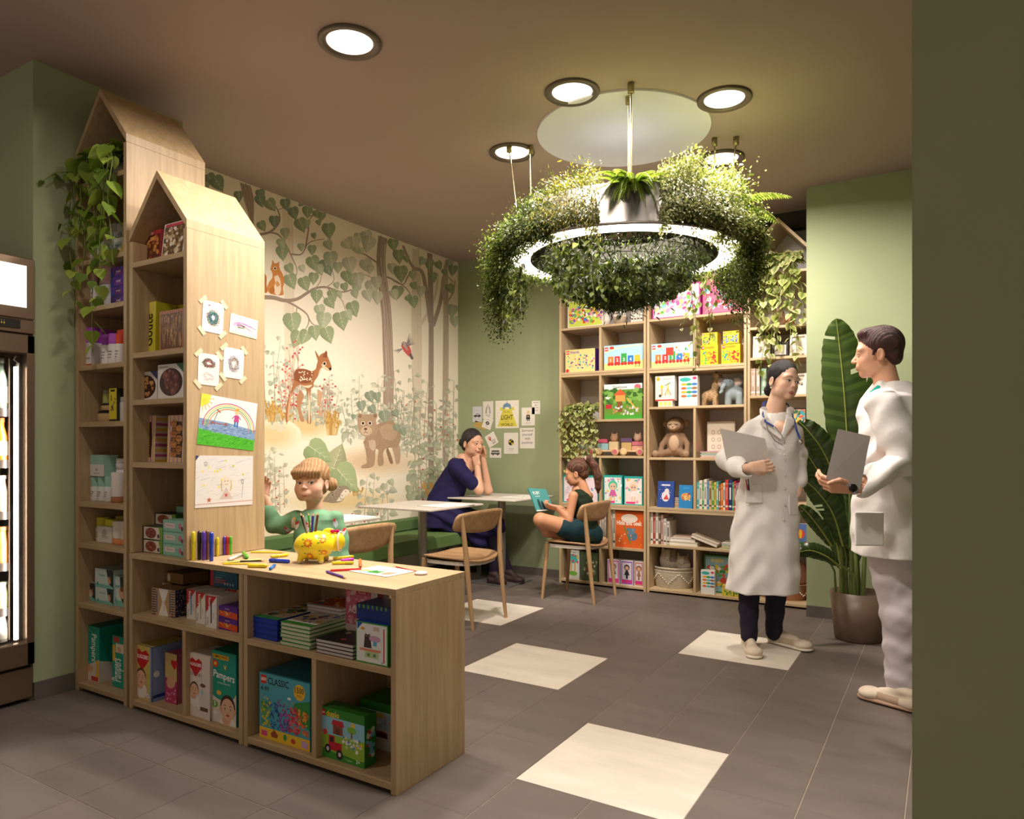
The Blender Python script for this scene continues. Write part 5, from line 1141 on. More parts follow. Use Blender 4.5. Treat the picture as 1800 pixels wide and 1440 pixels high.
jar('cosmetic_bottle', 'thin white bottle with dusty pink cap on the tower', 'bottle', 155, 163, 479, 1.886, Yt+.03, 'e3ddda', 'c9a0a2', .28, txt='9a958e')
jar('cosmetic_bottle', 'big white bottle with wide dusty pink cap on the tower', 'bottle', 165, 193, 467, 1.886, Yt+.02, 'dedbe0', 'c59aa0', .42, txt='9a958e', capw=.99)
def f_purp(a): a.bg('5b2f96'); a.poly([(0, 0), (a.W*.4, 0), (0, .9)], '2f3a9a'); a.text('eyopi', a.W*.6, .42, .26, 'f2c9d4', 'C', maxw=a.W*.6, bold=.02); a.rect(a.W*.3, .2, a.W*.9, .28, 'a83a7a')
for k in range(4):
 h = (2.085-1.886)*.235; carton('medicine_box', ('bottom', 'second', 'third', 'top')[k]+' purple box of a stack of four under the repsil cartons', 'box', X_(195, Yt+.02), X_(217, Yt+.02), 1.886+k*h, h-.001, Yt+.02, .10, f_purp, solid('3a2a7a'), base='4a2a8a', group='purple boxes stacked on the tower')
def f_wb(a): a.bg('e6e2e0'); a.ell(a.W/2, .55, a.W*.2, .12, 'c5bfbc', 14); a.rect(a.W*.2, .2, a.W*.8, .24, '9a958e'); a.rect(0, 0, a.W, .07, 'c9322c')
def f_cap(c):
 def f_(a): f_wb(a); a.rect(0, .62, a.W, 1, c)
 return f_
put('cosmetic_box', 'white box with bright purple top third, leftmost of its row', 'box', 146, 161, 577, 1.603, Yt+.01, .07, f_cap('b04ac8'), side=lambda a: (a.bg('dcd8d6'), a.rect(0, .62, a.W, 1, '9a3cb4')), base='b04ac8')
put('cosmetic_box', 'second white box with purple top, behind the small bottles', 'box', 161, 180, 580, 1.603, Yt+.05, .06, f_cap('a844c0'), base='b04ac8')
for u0, u1, vt, c, l in ((174, 185, 588, 'a64fc0', 'small round bottle with light purple cap, nearer the purple boxes'), (184, 198, 586, 'b25ac8', 'round bottle with light purple cap in the middle of its row'), (199, 208, 586, 'd9533a', 'small round bottle with red cap'), ):
 jar('cosmetic_bottle', l, 'bottle', u0, u1, vt, 1.603, Yt+.015, 'e6e2e0', c, .33, txt='9a958e')
put('cosmetic_box', 'white box with red top at the right end of the purple row', 'box', 206, 217, 580, 1.603, Yt+.04, .07, f_cap('d9533a'), base='d9533a')
jar('wooden_jar', 'flat wooden jar with black lid, lowest of a small stack', 'jar', 161, 188, 722, 1.326, Yt+.03, 'b99a6c', '2a2622', .22)
jar('wooden_jar', 'flat wooden jar sitting on another jar on the tower', 'jar', 170, 190, 710, 1.326+(Z_(174, 722, Yt+.03)-1.326)+.001, Yt+.035, 'b99a6c', '2a2622', .22)
jar('cosmetic_bottle', 'little green labelled tube standing on the wooden jars', 'bottle', 177, 186, 686, 1.326+(Z_(180, 710, Yt+.035)-1.326)+.002, Yt+.045, 'aab06a', '8a8a72', .25)
def f_yel(a): a.bg('d8c832'); [a.ell(a.W*r1.uniform(.2, .8), r1.uniform(.35, .8), .04, .025, '4a4a2a', 8, r1.uniform(0, 3)) for i in range(14)]; a.rect(0, 0, a.W, .08, '333028'); a.rect(a.W*.2, .9, a.W*.8, .96, '333028')
put('cosmetic_box', 'tall yellow box with dark leaf print beside the wooden jars', 'box', 192, 205, 683, 1.326, Yt+.03, .05, f_yel, side=solid('3b3830'), base='d8c832')
jar('cosmetic_bottle', 'small grey bottle at the right of the yellow leaf box', 'bottle', 207, 217, 698, 1.326, Yt+.04, 'c9c6c2', 'a5a3a0', .2)
for u0, u1, l in ((155, 165.5, 'leftmost of three white bottles with mint caps'), (166, 178, 'middle one of three white bottles with mint caps'), (179, 189, 'rightmost of three white bottles with mint caps')):
 jar('cosmetic_bottle', l, 'bottle', u0, u1, 838, .934, Yt+.03, 'e0e2de', '9cc7b8', .4, txt='9a958e')
carton('cosmetic_box', 'white box with mint upper half balanced on the mint capped bottles', 'box', X_(157, Yt+.03), X_(183, Yt+.03), Z_(170, 838, Yt+.03)+.002, Z_(170, 800, Yt+.03)-Z_(170, 838, Yt+.03)-.002, Yt+.03, .07, lambda a: (a.bg('e4e4de'), a.rect(0, .55, a.W, 1, '9ccabb'), a.ell(a.W/2, .3, .1, .08, 'b9b5ae', 12), a.rect(a.W*.3, .12, a.W*.7, .15, '9a958e')), solid('a4cfc0'), base='9ccabb')
jar('cosmetic_tube', 'white printed tube with copper cap beside the mint bottles', 'tube', 190, 204, 831, .934, Yt+.02, 'b0764e', 'e6e0da', .8, capw=1.0)
zz = .934
for k in range(4): h = (Z_(207, 806, Yt+.05)-.934)/4; jar('cream_jar', ('bottom', 'second', 'third', 'top')[k]+' white jar of a stack of four behind the copper capped tube', 'jar', 197, 215, 0, zz, Yt+.05, 'd9d3da', 'e3dfe2', .35, group='cream jars in a stack') if 0 else None
def stackjar(n, u0, u1, vtop, z, Y, lab):
 x0, x1 = X_(u0, Y), X_(u1, Y); r = (x1-x0)/2; H = (Z_((u0+u1)/2, vtop, Y)-z)/n
 for k in range(n):
  t = thing('cream_jar', ('lowest', 'second', 'third', 'topmost')[k]+lab, 'jar', ((x0+x1)/2, Y+r, z+k*H+.0005), 0, 'cream jars in a stack')
  MB().lathe([(0, 0), (r, 0), (r, H*.6), (0, H*.6)], 24, 'dcd6da', cap=False).build('body', MATTE, t); MB().lathe([(r*.98, H*.62), (r*.98, H*.97), (0, H*.97)], 24, 'c9c2cc' if k < 2 else 'e6e2e0', cap=False).build('lid', MATTE, t)
stackjar(4, 197, 215, 806, .934, Yt+.06, ' white cream jar of the stack behind the copper capped tube')
for u0, u1, vt, col, cap, cf, l in ((144, 160, 909, 'e2ddd2', 'd8cf4a', .45, 'white round bottle with tall yellow cap, first in its row'), (163, 177, 910, 'dcd8cc', 'c9c23e', .4, 'white round bottle with yellow cap, second in its row')):
 jar('cosmetic_bottle', l, 'bottle', u0, u1, vt, .731, Yt+.04, col, cap, cf, txt='9a958e')
jar('cosmetic_bottle', 'squat square white bottle with yellow collar and dropper', 'bottle', 167, 191, 915, .731, Yt+.015, 'e4dfd4', 'd3d83a', .28, sq=True, capw=.55)
jar('cosmetic_tube', 'white tube with peach foot among the yellow capped bottles', 'tube', 191, 209, 917, .731, Yt+.02, 'd98f5e', 'e6dfd2', .72, capw=.99)
jar('cosmetic_tube', 'white tube with orange foot at the right end of the yellow row', 'tube', 209.5, 217.5, 917, .731, Yt+.03, 'd98f5e', 'e6dfd2', .75, capw=.99)
jar('cosmetic_jar', 'glass jar with olive lid behind the white tubes', 'jar', 195, 213, 908, .731, Yt+.10, 'd4cdb9', 'b3ab4a', .3)
def f_nap(a): W = a.W; a.bg('cfe0dc'); a.rect(0, 0, W, .2, '7cc0b4'); a.poly([(W*.62, 1), (W, 1), (W, .1), (W*.75, .25)], '2b2f33'); a.ell(W*.78, .45, .13, .2, 'd7a585', 16, .4); a.ell(W*.84, .6, .10, .1, '7a5238', 12); a.text('Pampers', W*.4, .62, .13, '2a8a80', 'C', maxw=W*.6, bold=.01); a.ell(W*.14, .2, .08, .09, '3a9a8c', 12); a.ell(W*.35, .85, .1, .04, 'e8e4da', 12)
zp = Z_(184, 1035, Yt+.02)
for u0, u1, vt, z, Y, l in ((141, 168, 1024, .435, Yt+.03, 'small mint nappy pack at the left of the lower row'), (169, 200, 1034, .435, Yt+.02, 'small mint nappy pack in the middle of the lower row'), (201, 218, 1014, .435, Yt+.03, 'taller mint nappy pack at the right, partly hidden by the side panel'), (168, 200, 1001, zp+.002, Yt+.02, 'small mint nappy pack lying on top of the middle one')):
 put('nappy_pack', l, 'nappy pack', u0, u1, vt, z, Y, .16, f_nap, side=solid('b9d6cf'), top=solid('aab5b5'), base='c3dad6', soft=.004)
def f_pam(a):
 W = a.W; a.bg('1f9a82'); a.ell(W*.45, .62, W*.42, .32, '37b39a', 30); a.ell(W*.45, .62, W*.38, .28, '1f9a82', 30); a.poly([(0, .38), (W*.45, .28), (W, .42), (W, 0), (0, 0)], 'd9d2c6'); a.ell(W*.5, .22, W*.2, .07, 'dba98a', 14)
 a.text('Pampers', W*.62, .86, .16, 'f2f6f2', 'L', rot=-PI/2, bold=.015, maxw=.5); a.text('PANTS', W*.32, .72, .07, 'd63a3a', 'L', rot=-PI/2, bold=.02, maxw=.2); a.ell(W*.30, .95, W*.08, .03, 'd63a3a', 12); a.rect(W*.84, .08, W*.97, .4, 'e8b32e'); a.rect(W*.6, .01, W*.95, .09, 'c23a34'); a.ell(W*.2, .5, W*.07, .035, 'f0b840', 10)
def f_pams(a): W = a.W; a.bg('198a76'); a.poly([(0, .4), (W*.5, .28), (W, .45), (W, 0), (0, 0)], 'd3ccc0'); a.ell(W*.6, .55, W*.14, .06, 'e8b340', 12); a.ell(W*.7, .5, W*.45, .25, '2fa890', 24); a.ell(W*.75, .52, W*.4, .22, '198a76', 24)
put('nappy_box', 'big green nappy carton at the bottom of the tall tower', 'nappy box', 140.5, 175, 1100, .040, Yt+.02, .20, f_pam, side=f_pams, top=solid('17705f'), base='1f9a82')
def f_pam2(a): W = a.W; a.bg('1f9a82'); a.text('Pampers', W*.75, .12, .3, 'f2f6f2', 'L', rot=PI/2, bold=.015, maxw=.45); a.rect(W*.02, .5, W*.25, .82, 'e8b32e'); a.rect(W*.3, .68, W, .86, 'e2d9cd'); a.ell(W*.6, .74, W*.2, .06, 'dba98a', 12); a.rect(W*.1, .88, W*.6, .98, 'c23a34'); a.line([(W*.1, .1), (W*.5, .2), (W*.2, .42)], .03, '8acabb')
put('nappy_box', 'narrow green nappy carton right of the big one, partly hidden', 'nappy box', 198, 217.5, 1119, .040, Yt+.03, .16, f_pam2, base='1f9a82')
# ---------- tower 2
def bis(bg, cs, n, y0=.1, y1=.86, sz=.12, seed=1, rim=None):
 def f_(a):
  a.bg(bg)
  if rim: a.rect(.03, y0-.04, a.W-.03, y1+.04, rim)
  a.confetti(.1, y0+.02, a.W-.1, y1-.02, n, cs, sz, seed)
 return f_
Yq = YF+.03
def f_pr(a): bis('a8323a', ['a8622c', 'c98442', '8a4a22', 'd89a58'], 46, .12, .84, .14, 3, '5a2a1a')(a); a.text('HAUSPI', a.W/2, .9, .07, 'f2e6dc', 'C', maxw=a.W*.4, bold=.02)
def f_pr2(a): bis('e0dcd8', ['c9b08a', 'a98a5e', 'dccdb0', '8f7048', 'e2d8c8'], 60, .1, .86, .12, 5, '6a5238')(a); a.rect(.05, .9, a.W-.05, .98, 'c44a5a')
put('biscuit_box', 'red box of brown pretzels under the tower roof', 'biscuit box', 241.5, 281, 407, 2.053, Yq+.04, .04, f_pr, base='b84a44', lean=-.05)
put('biscuit_box', 'white framed box of pale salted rings leaning beside the red one', 'biscuit box', 283, 321, 388, 2.053, Yq+.02, .045, f_pr2, side=solid('c9cdd2'), base='d8d8d8', lean=-.12)
def f_gou(a): W = a.W; a.bg('cfc83a'); a.poly([(W*.5, 1), (W, 1), (W, .6)], 'dcd650'); a.ell(W*.3, .92, W*.12, .04, 'f0ecd8', 12); a.text('Goute', W*.80, .16, .26, '2a2412', 'L', rot=PI/2, bold=.02, maxw=.62); a.ell(W*.35, .08, W*.2, .05, '6a3a1e', 14); a.text('petit', W*.25, .40, .05, 'c23a34', 'L', rot=PI/2); a.rect(W*.72, .8, W*.9, .95, 'e0c96a')
put('biscuit_box', 'tall yellow biscuit box reading Goute, leaning slightly', 'biscuit box', 245.5, 273, 532, 1.636, Yq+.05, .10, f_gou, side=lambda a: (a.bg('c4bd30'), a.rect(a.W*.3, .3, a.W*.7, .7, 'd8d24a')), top=solid('d6cf44'), base='cfc83a', lean=-.02)
put('biscuit_box', 'second yellow biscuit box behind the breadsticks', 'biscuit box', 292, 323, 538, 1.636, Yq+.17, .08, solid('cfc83a'), base='cfc83a')
def f_stick(a):
 W = a.W; a.bg('7a3a3a'); [a.rect(W*i/14, 0, W*(i+.5)/14, 1, 'c9823a') for i in range(14)]; a.rect(.06, .06, W-.06, .92, '6a4428'); r = random.Random(9)
 for i in range(90): x, y = r.uniform(.08, W-.1), r.uniform(.08, .86); a.line([(x, y), (x+r.uniform(-.02, .03), y+.16*(1 if y < .72 else .3))], .018, r.choice(['b98a58', 'd0a470', '9a6a3c', 'c79a62']))
put('biscuit_box', 'open striped box full of thin breadsticks in front of the yellow boxes', 'biscuit box', 281, 323.5, 545, 1.636, Yq+.01, .05, f_stick, base='8a4a3a')
def f_ball(c1, c2, seed, big):
 def f_(a):
  W = a.W; a.bg('dedbd6'); a.ell(W*.5, .48, W*.44, .40, '3a2420', 28); r = random.Random(seed)
  for i in range(26 if not big else 11):
   t, q = r.uniform(0, 6.28), math.sqrt(r.uniform(0, 1)); z = .07 if not big else .13
   a.ell(W*.5+W*.34*q*math.cos(t), .48+.31*q*math.sin(t), z, z, r.choice(c1), 14); a.ell(W*.5+W*.34*q*math.cos(t)-z*.2, .48+.31*q*math.sin(t)+z*.3, z*.4, z*.35, c2, 8)
  a.poly([(W*.7, 1), (W, 1), (W, .7)], '3a4a7a' if not big else '3a6a4a'); a.rect(.05, .90, W*.4, .95, 'b5b0a8')
 return f_
put('chocolate_box', 'white box with a window of small golden chocolate balls', 'chocolate box', 236.5, 276.5, 654, 1.420, Yq+.03, .05, f_ball(['b9824a', 'a06a34', 'c99a5e'], 'e0c090', 4, 0), base='d8d5d0')
put('chocolate_box', 'white box with a window of big dark chocolates', 'chocolate box', 278, 324, 640, 1.420, Yq+.01, .06, f_ball(['6a3a34', '7d4a40', '5a2e2a'], '9a6a5e', 6, 1), base='d8d5d0')
def f_coo(seed, rnd):
 def f_(a):
  W = a.W; a.bg('e0d2c0'); [a.rect(W*i/9, 0, W*(i+.5)/9, 1, 'b0567a' if i % 2 else 'd8a850') for i in range(9)]; a.poly([(W*.2, .12), (W*.82, .10), (W*.86, .5), (W*.78, .86), (W*.3, .88), (W*.18, .5)], '3a1f16'); r = random.Random(seed)
  for i in range(26):
   y = .14+.027*i
   if rnd and i % 4 == 0: a.ell(W*(.35+.3*(i % 8 > 3)), y+.04, W*.18, .07, r.choice(['b5763a', 'c98a4a']), 16)
   else: a.ell(W*(.36 if i % 2 else .62), y, W*.14, .02, r.choice(['b5763a', 'c98a4a', '8a5226', 'a5682e']), 12)
 return f_
def f_cos(a): a.bg('cdbfae'); [a.rect(0, i/9, a.W, (i+.55)/9, 'b0567a' if i % 2 else 'd8a850') for i in range(9)]
put('biscuit_box', 'pink and yellow striped box with a window of stacked cookies, left one', 'biscuit box', 236.5, 272, 731, 1.134, Yq+.05, .085, f_coo(1, False), side=f_cos, base='e0d2c0', lean=-.03)
put('biscuit_box', 'pink and yellow striped box of round cookies, right one cut by the panel', 'biscuit box', 293.5, 325, 730, 1.134, Yq+.03, .085, f_coo(2, True), side=f_cos, base='e0d2c0', lean=-.03)
def f_ice(a): W = a.W; a.bg('35402c'); a.rect(0, 0, W*.32, 1, '26242a'); a.rect(W*.32, .05, W*.9, .95, 'd8cfc0'); a.ell(W*.58, .5, W*.2, .4, '8a4a3a', 18); [a.ell(W*r1.uniform(.45, .72), r1.uniform(.25, .8), .09, .07, r1.choice(['5a2a22', 'b57a5e', 'a0604a']), 8) for i in range(10)]; a.ell(W*.85, .3, .16, .16, '5a2a4a', 12); a.poly([(W*.86, 1), (W, 1), (W, 0), (W*.92, 0)], '6aa03a'); a.text('BISCUITS', W*.04, .5, .10, 'd8d0c0', 'L', maxw=W*.24)
def f_min(a): W = a.W; a.bg('8cc4b0'); a.rect(W*.08, .35, W*.55, .75, 'e0d0cc'); a.text('Macarons', W*.31, .5, .16, '5a4a5a', 'C', maxw=W*.42); a.ell(W*.78, .55, .22, .26, 'c4788a', 14); a.ell(W*.88, .35, .18, .2, '7a4a6a', 14); a.rect(0, 0, W, .08, '6aa896')
hh = (Z_(262, 925, Yq+.02)-CT)/2
for k in range(2): carton('ice_cream_box', ('lower', 'upper')[k]+' dark chocolate ice cream box of the front stack on the counter', 'box', X_(238, Yq+.02), X_(286, Yq+.02), CT+k*hh, hh-.001, Yq+.02, .12, f_ice, solid('4a7a3a'), base='35402c')
put('ice_cream_box', 'dark ice cream box behind and above the front stack', 'box', 258, 309, 903, CT+2*hh, Yq+.08, .10, f_ice, side=solid('4a7a3a'), base='35402c')
hm = (Z_(305, 915, Yq+.01)-CT)/3
for k in range(3): carton('macaron_box', ('lowest', 'middle', 'top')[k]+' mint box of the stack of three beside the ice cream boxes', 'box', X_(287, Yq+.01), X_(325, Yq+.01), CT+k*hm, hm-.001, Yq+.01, .14, f_min, solid('7ab4a0'), base='8cc4b0', group='mint macaron boxes')
put('macaron_box', 'single mint box standing behind the stack of three', 'box', 310, 325, 891, CT+.001, Yq+.16, .06, f_min, base='8cc4b0')
# ---------- low unit A, upper row
Ya = YF+.05
def f_pat(a):
 W = a.W; a.bg('b59468'); r = random.Random(3)
 for i in range(11):
  for k in (0, 1): x = W*(.02 if k == 0 else .82); a.rect(x, i/11, x+W*.16, (i+.45)/11, '2f3350')
 a.poly([(W*.3, 1), (W*.72, 1), (W*.56, .5), (W*.72, 0), (W*.3, 0), (W*.46, .5)], 'e6e2da'); a.rect(W*.2, .1, W*.24, .9, '3a4a9a'); a.rect(W*.76, .1, W*.80, .9, '2f3a6a'); a.text('pencils', W*.56, .2, .10, 'b8863a', 'L', rot=PI/2, maxw=.6); a.rect(W*.42, .02, W*.58, .1, 'e6e2da')
def f_pats(a): a.bg('2f3350'); r = random.Random(6); [a.ell(r.uniform(0, a.W), r.uniform(.03, .97), .02, .03, 'b59468', 6, r.uniform(0, 3)) for i in range(60)]
put('pencil_box', 'kraft pencil box with navy pattern and white hourglass, front one', 'box', 267, 305, 1036, .435, Ya, .085, f_pat, side=f_pats, top=solid('a88a60'), base='b59468', yaw=.05)
put('pencil_box', 'kraft pencil box with navy pattern behind the front one', 'box', 260, 300, 1023, .435, Ya+.10, .10, f_pat, side=f_pats, top=solid('a88a60'), base='b59468')
put('pencil_box', 'dark patterned kraft box right of the hourglass box', 'box', 309, 328, 1035, .435, Ya+.08, .09, f_pats, side=f_pats, top=solid('a88a60'), base='a88a60')
zt_ = Z_(280, 1023, Ya+.10)
put('pencil_box', 'open kraft box lying on top of the pencil boxes', 'box', 291, 322, 1008, zt_+.001, Ya+.11, .13, lambda a: (a.bg('8a6a44'), a.ell(a.W*.2, .5, .25, .4, 'e0d8ca', 12)), side=solid('7a5c3c'), top=solid('6a5036'), base='8a6a44')
def f_rot(t):
 def f_(a): W = a.W; a.bg('e4e2de'); a.poly([(0, 1), (W, 1), (0, .45)], 'c0282c'); a.text('Rotring', W*.40, .62, .10, 'f0ece8', 'L', rot=PI/2, maxw=.33, bold=.02); a.rect(W*.45, .15, W*.56, .85, t); a.rect(W*.7, .3, W*.74, .5, '9a9a98'); a.text('PENS', W*.25, .08, .08, '555555', 'L', rot=PI/2, maxw=.25)
 return f_
for u0, u1, vt, dy, t, l in ((328.5, 344, 1037, .03, '3a8ac0', 'first white and red pen box with a blue pen, beside the kraft boxes'), (345, 361, 1042, .0, 'a8a83a', 'second white and red pen box with an olive pen'), (362, 381, 1048, -.02, '3a3a3a', 'third white and red pen box with a dark pen, nearest the front')):
 put('pen_box', l, 'pen box', u0, u1, vt, .435, Ya+dy, .10, f_rot(t), side=solid('d8d5d0'), top=solid('e0ded8'), base='e4e2de')
put('pen_box', 'white and red pen box set back behind the purple boxes', 'pen box', 384, 400, 1035, .435, Ya+.11, .08, f_rot('3aa08a'), side=solid('d8d5d0'), base='e4e2de')
put('pen_box', 'pen box with a black pen behind the purple boxes at the right panel', 'pen box', 401, 417, 1037, .435, Ya+.11, .08, f_rot('2a2a2a'), side=solid('d8d5d0'), base='e4e2de')
zu_ = Z_(400, 1035, Ya+.11)
def f_blu(a): W = a.W; a.bg('1f5a7a'); a.rect(0, 0, W*.12, 1, 'b8283a'); [a.rect(W*.2, .2+.12*i, W*r1.uniform(.3, .8), .25+.12*i, r1.choice(['3a8aa8', 'd0504a', '6ab0c4'])) for i in range(6)]; [a.ell(W*(.55+.1*i), .18, .05, .06, 'a8c0c8', 10) for i in range(4)]
carton('craft_box', 'blue craft box with red edge lying high in the pen compartment', 'box', X_(370, Ya+.11), X_(417, Ya+.11), zu_+.002, .09, Ya+.11, .14, f_blu, base='1f5a7a')
def f_crn(a): W = a.W; a.bg('5a2a8a'); a.poly([(0, .2), (W, .0), (W, .55), (0, .62)], 'd8542a'); [a.poly([(W*.5, .1), (W*(.1+.11*i), .62), (W*(.14+.11*i), .64)], c) for i, c in enumerate(['e8c83a', 'd83a3a', 'f0a03a', 'e8e04a', 'c83a5a', 'f2b84a', 'e06a2a'])]; a.text('Morolla', W*.5, .76, .13, 'e6d8e8', 'C', maxw=W*.5); a.text('24', W*.5, .3, .2, 'f4e6a0', 'C', bold=.02)
hc = (Z_(400, 1067, Ya-.01)-.435)/2
for k in range(2): carton('crayon_box', ('lower', 'upper')[k]+' purple crayon box with orange fan at the right of the pens', 'crayon box', X_(382, Ya-.01), X_(417.5, Ya-.01), .435+k*hc, hc-.001, Ya-.01, .10, f_crn, solid('4a2278'), base='5a2a8a')
# ---------- low unit A, bottom row: nappies
def heart(a, x, y, s, c): a.poly([(x, y-s), (x-s*.9, y-s*.1), (x-s*.95, y+s*.45), (x-s*.5, y+s*.75), (x, y+s*.5), (x+s*.5, y+s*.75), (x+s*.95, y+s*.45), (x+s*.9, y-s*.1)], c)
def f_hug(a): W = a.W; a.bg('c9b860'); a.rect(0, 0, W, .25, 'cbb27a'); heart(a, W*.45, .76, W*.42, 'c8202c'); a.text('HUGGIES', W*.45, .76, .07, 'ffffff', 'C', maxw=W*.7, bold=.02); baby(a, W*.4, .40, W*.28, '6a4228'); a.ell(W*.78, .1, W*.1, .045, 'e8e4da', 12); a.text('4', W*.78, .07, .06, '2a3a8a', 'C'); a.rect(W*.9, 0, W, 1, '8a9cc0')
put('nappy_pack', 'yellow nappy pack with blue side and a toddler picture', 'nappy pack', 238, 268, 1135, .040, Ya-.02, .17, f_hug, side=lambda a: (a.bg('8398c2'), a.ell(a.W*.1, .5, .06, .06, 'e0e4ec', 12), a.rect(0, .06, a.W*.35, .12, '2a3a8a')), top=solid('b5a95a'), base='8398c2', soft=.008)
def f_hugp(a): W = a.W; a.bg('c9b070'); a.poly([(0, .5), (W, .45), (W, 0), (0, 0)], 'b53a68'); a.ell(W*.5, .42, W*.4, .12, 'd8a585', 18, .5); heart(a, W*.8, .8, W*.3, 'c8202c'); [a.ell(W*r1.uniform(.1, .9), r1.uniform(.05, .3), .03, .02, 'e08ab0', 8) for i in range(12)]
put('nappy_pack', 'pink and yellow nappy pack half hidden by the divider', 'nappy pack', 291.5, 312, 1149, .040, Ya+.02, .17, f_hugp, base='b8607a', soft=.006)
def f_eli(a): W = a.W; a.bg('dcd2c8'); heart(a, W*.36, .80, W*.30, 'c01f28'); a.text('HUGGIES', W*.36, .80, .05, 'ffffff', 'C', maxw=W*.5, bold=.02); a.text('Elite Soft', W*.34, .645, .055, '4a4444', 'C', maxw=W*.62, slant=.2); a.line([(W*.62, .9), (W*.64, .3)], .006, '8a7a70'); baby(a, W*.3, .42, W*.19, '5a4a40'); a.ell(W*.68, .52, W*.12, .03, '6a4a38', 12); a.ell(W*.66, .41, W*.07, .03, 'a8c8dc', 10); a.rect(W*.55, .12, W*.9, .18, '6a4a38'); a.ell(W*.5, .16, W*.07, .03, 'f0ece6', 10); a.text('4', W*.5, .145, .03, '333333', 'C')
put('nappy_pack', 'white nappy pack with a big red heart and a baby picture', 'nappy pack', 331.5, 371, 1150, .040, Ya-.02, .13, f_eli, side=solid('ccc2b8'), base='dcd2c8', soft=.008)
def f_pma(a):
 W = a.W; a.bg('1d9480'); a.poly([(0, .42), (W*.3, .34), (W*.55, .30), (W*.85, .36), (W, .45), (W, 0), (0, 0)], 'd6cec4'); a.ell(W*.42, .50, W*.52, .18, '1d9480', 28); a.text('JUMBO PACK', W*.06, .905, .04, '5a2a1a', 'L', maxw=W*.6, bold=.015); a.items.insert(1, ([(W*.03, .89), (W*.7, .89), (W*.7, .955), (W*.03, .955)], [(0, 1, 2, 3)], 'e3b42c'))
 a.text('Pampers', W*.5, .62, .10, 'f2f6f2', 'C', maxw=W*.86, bold=.015, rot=-.06); a.text('active baby-dry', W*.5, .55, .032, 'cfe8e2', 'C', maxw=W*.7); a.ell(W*.15, .82, W*.13, .05, 'd8402c', 16); a.ell(W*.15, .82, W*.06, .025, 'e8c840', 12); a.text('v', W*.55, .76, .09, 'e8c23a', 'C', bold=.03); a.ell(W*.3, .42, W*.1, .035, 'e0b03c', 14); a.ell(W*.13, .25, W*.13, .05, '6aa838', 18); a.text('5', W*.13, .225, .06, 'ffffff', 'C', bold=.02); a.ell(W*.13, .13, W*.09, .03, 'e8e4da', 14); baby(a, W*.66, .22, W*.30, '3a2a20')
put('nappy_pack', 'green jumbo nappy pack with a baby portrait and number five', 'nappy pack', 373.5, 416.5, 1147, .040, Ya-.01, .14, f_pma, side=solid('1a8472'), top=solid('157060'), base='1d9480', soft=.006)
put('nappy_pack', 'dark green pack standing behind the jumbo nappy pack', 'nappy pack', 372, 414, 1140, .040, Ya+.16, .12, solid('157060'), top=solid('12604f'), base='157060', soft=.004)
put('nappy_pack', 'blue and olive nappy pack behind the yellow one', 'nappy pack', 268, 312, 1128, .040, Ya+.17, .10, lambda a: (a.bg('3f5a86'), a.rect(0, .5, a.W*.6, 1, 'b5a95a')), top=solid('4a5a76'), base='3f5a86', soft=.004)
# ---------- low unit B, upper row
def pages(mb, x0, x1, y0, y1, z0, n, t, cov, pg, r):
 pass
def bookstack(name, label1, cat, u0, u1, Y, n, t, depth, cov, page, toparts, z, grp, yaw=0, jit=.004, edges=True, w=None):
 x0 = X_(u0, Y); w = w or X_(u1, Y)-x0; r = random.Random(n*7)
 for k in range(n):
  a_ = r.uniform(-jit, jit)*4; mb = MB(); mb.box(0, w, 0, depth, 0, t*.1, cov); mb.box(.003, w-.003, .0025, depth-.003, t*.1, t*.86, page); mb.box(0, w, 0, depth, t*.86, t*.97, cov)
  if k == n-1: a = Art(w/depth); toparts(a); mb.art(a, (0, 0, t*.97), (depth, 0, 0), (0, depth, 0), eps=.0003)
  tag(mb.build(name, PRINT, None, (x0+r.uniform(-jit, jit), Y+r.uniform(-jit, jit), z+.0005+k*t), yaw+a_), ('bottom one' if k == 0 else 'top one' if k == n-1 else '%s from the bottom' % ['', 'second', 'third', 'fourth', 'fifth', 'sixth', 'seventh', 'eighth', 'ninth', 'tenth', 'eleventh', 'twelfth'][k])+' '+label1, cat, grp)
def cov1(c1, cs, seed, title=None):
 def f_(a):
  a.bg('e4e0d8'); a.rect(0, 0, a.W, .12, c1); a.confetti(.1, .2, a.W-.1, .9, 30, cs, .12, seed)
  if title: a.text(title, a.W/2, .78, .1, c1, 'C', maxw=a.W*.8, bold=.02)
 return f_
bookstack('activity_book', 'of the blue activity books stacked at the left', 'book', 440, 492, YF+.03, 4, .0215, .30, '16349a', '1c3aa8', cov1('2a8a4a', ['d8503a', '3a5ac0', '4aa04a', 'e0c040', '333333'], 1, 'COPY'), .435, 'blue activity books', w=.165)
bookstack('activity_book', 'of the green activity books stacked in the middle', 'book', 493, 553, YF+.015, 6, .0148, .24, '3c8a34', 'd6d8c0', cov1('3c9a3a', ['d84a4a', '4a7ad0', '6a4a9a', 'e0b040', '333333'], 2, 'NUMBERS'), .435, 'green activity books', w=.165)
bookstack('spiral_notebook', 'of the black ring-bound notebooks lying in front', 'notebook', 556, 622, YF+.01, 4, .0135, .22, '1e1a1e', 'cfcac6', lambda a: (a.bg('211c20'), a.confetti(.1, .1, a.W-.1, .9, 14, ['e08a2a', 'c24a3a', 'd8c8a0', '3a3a4a'], .1, 3)), .435, 'black spiral notebooks', w=.19)
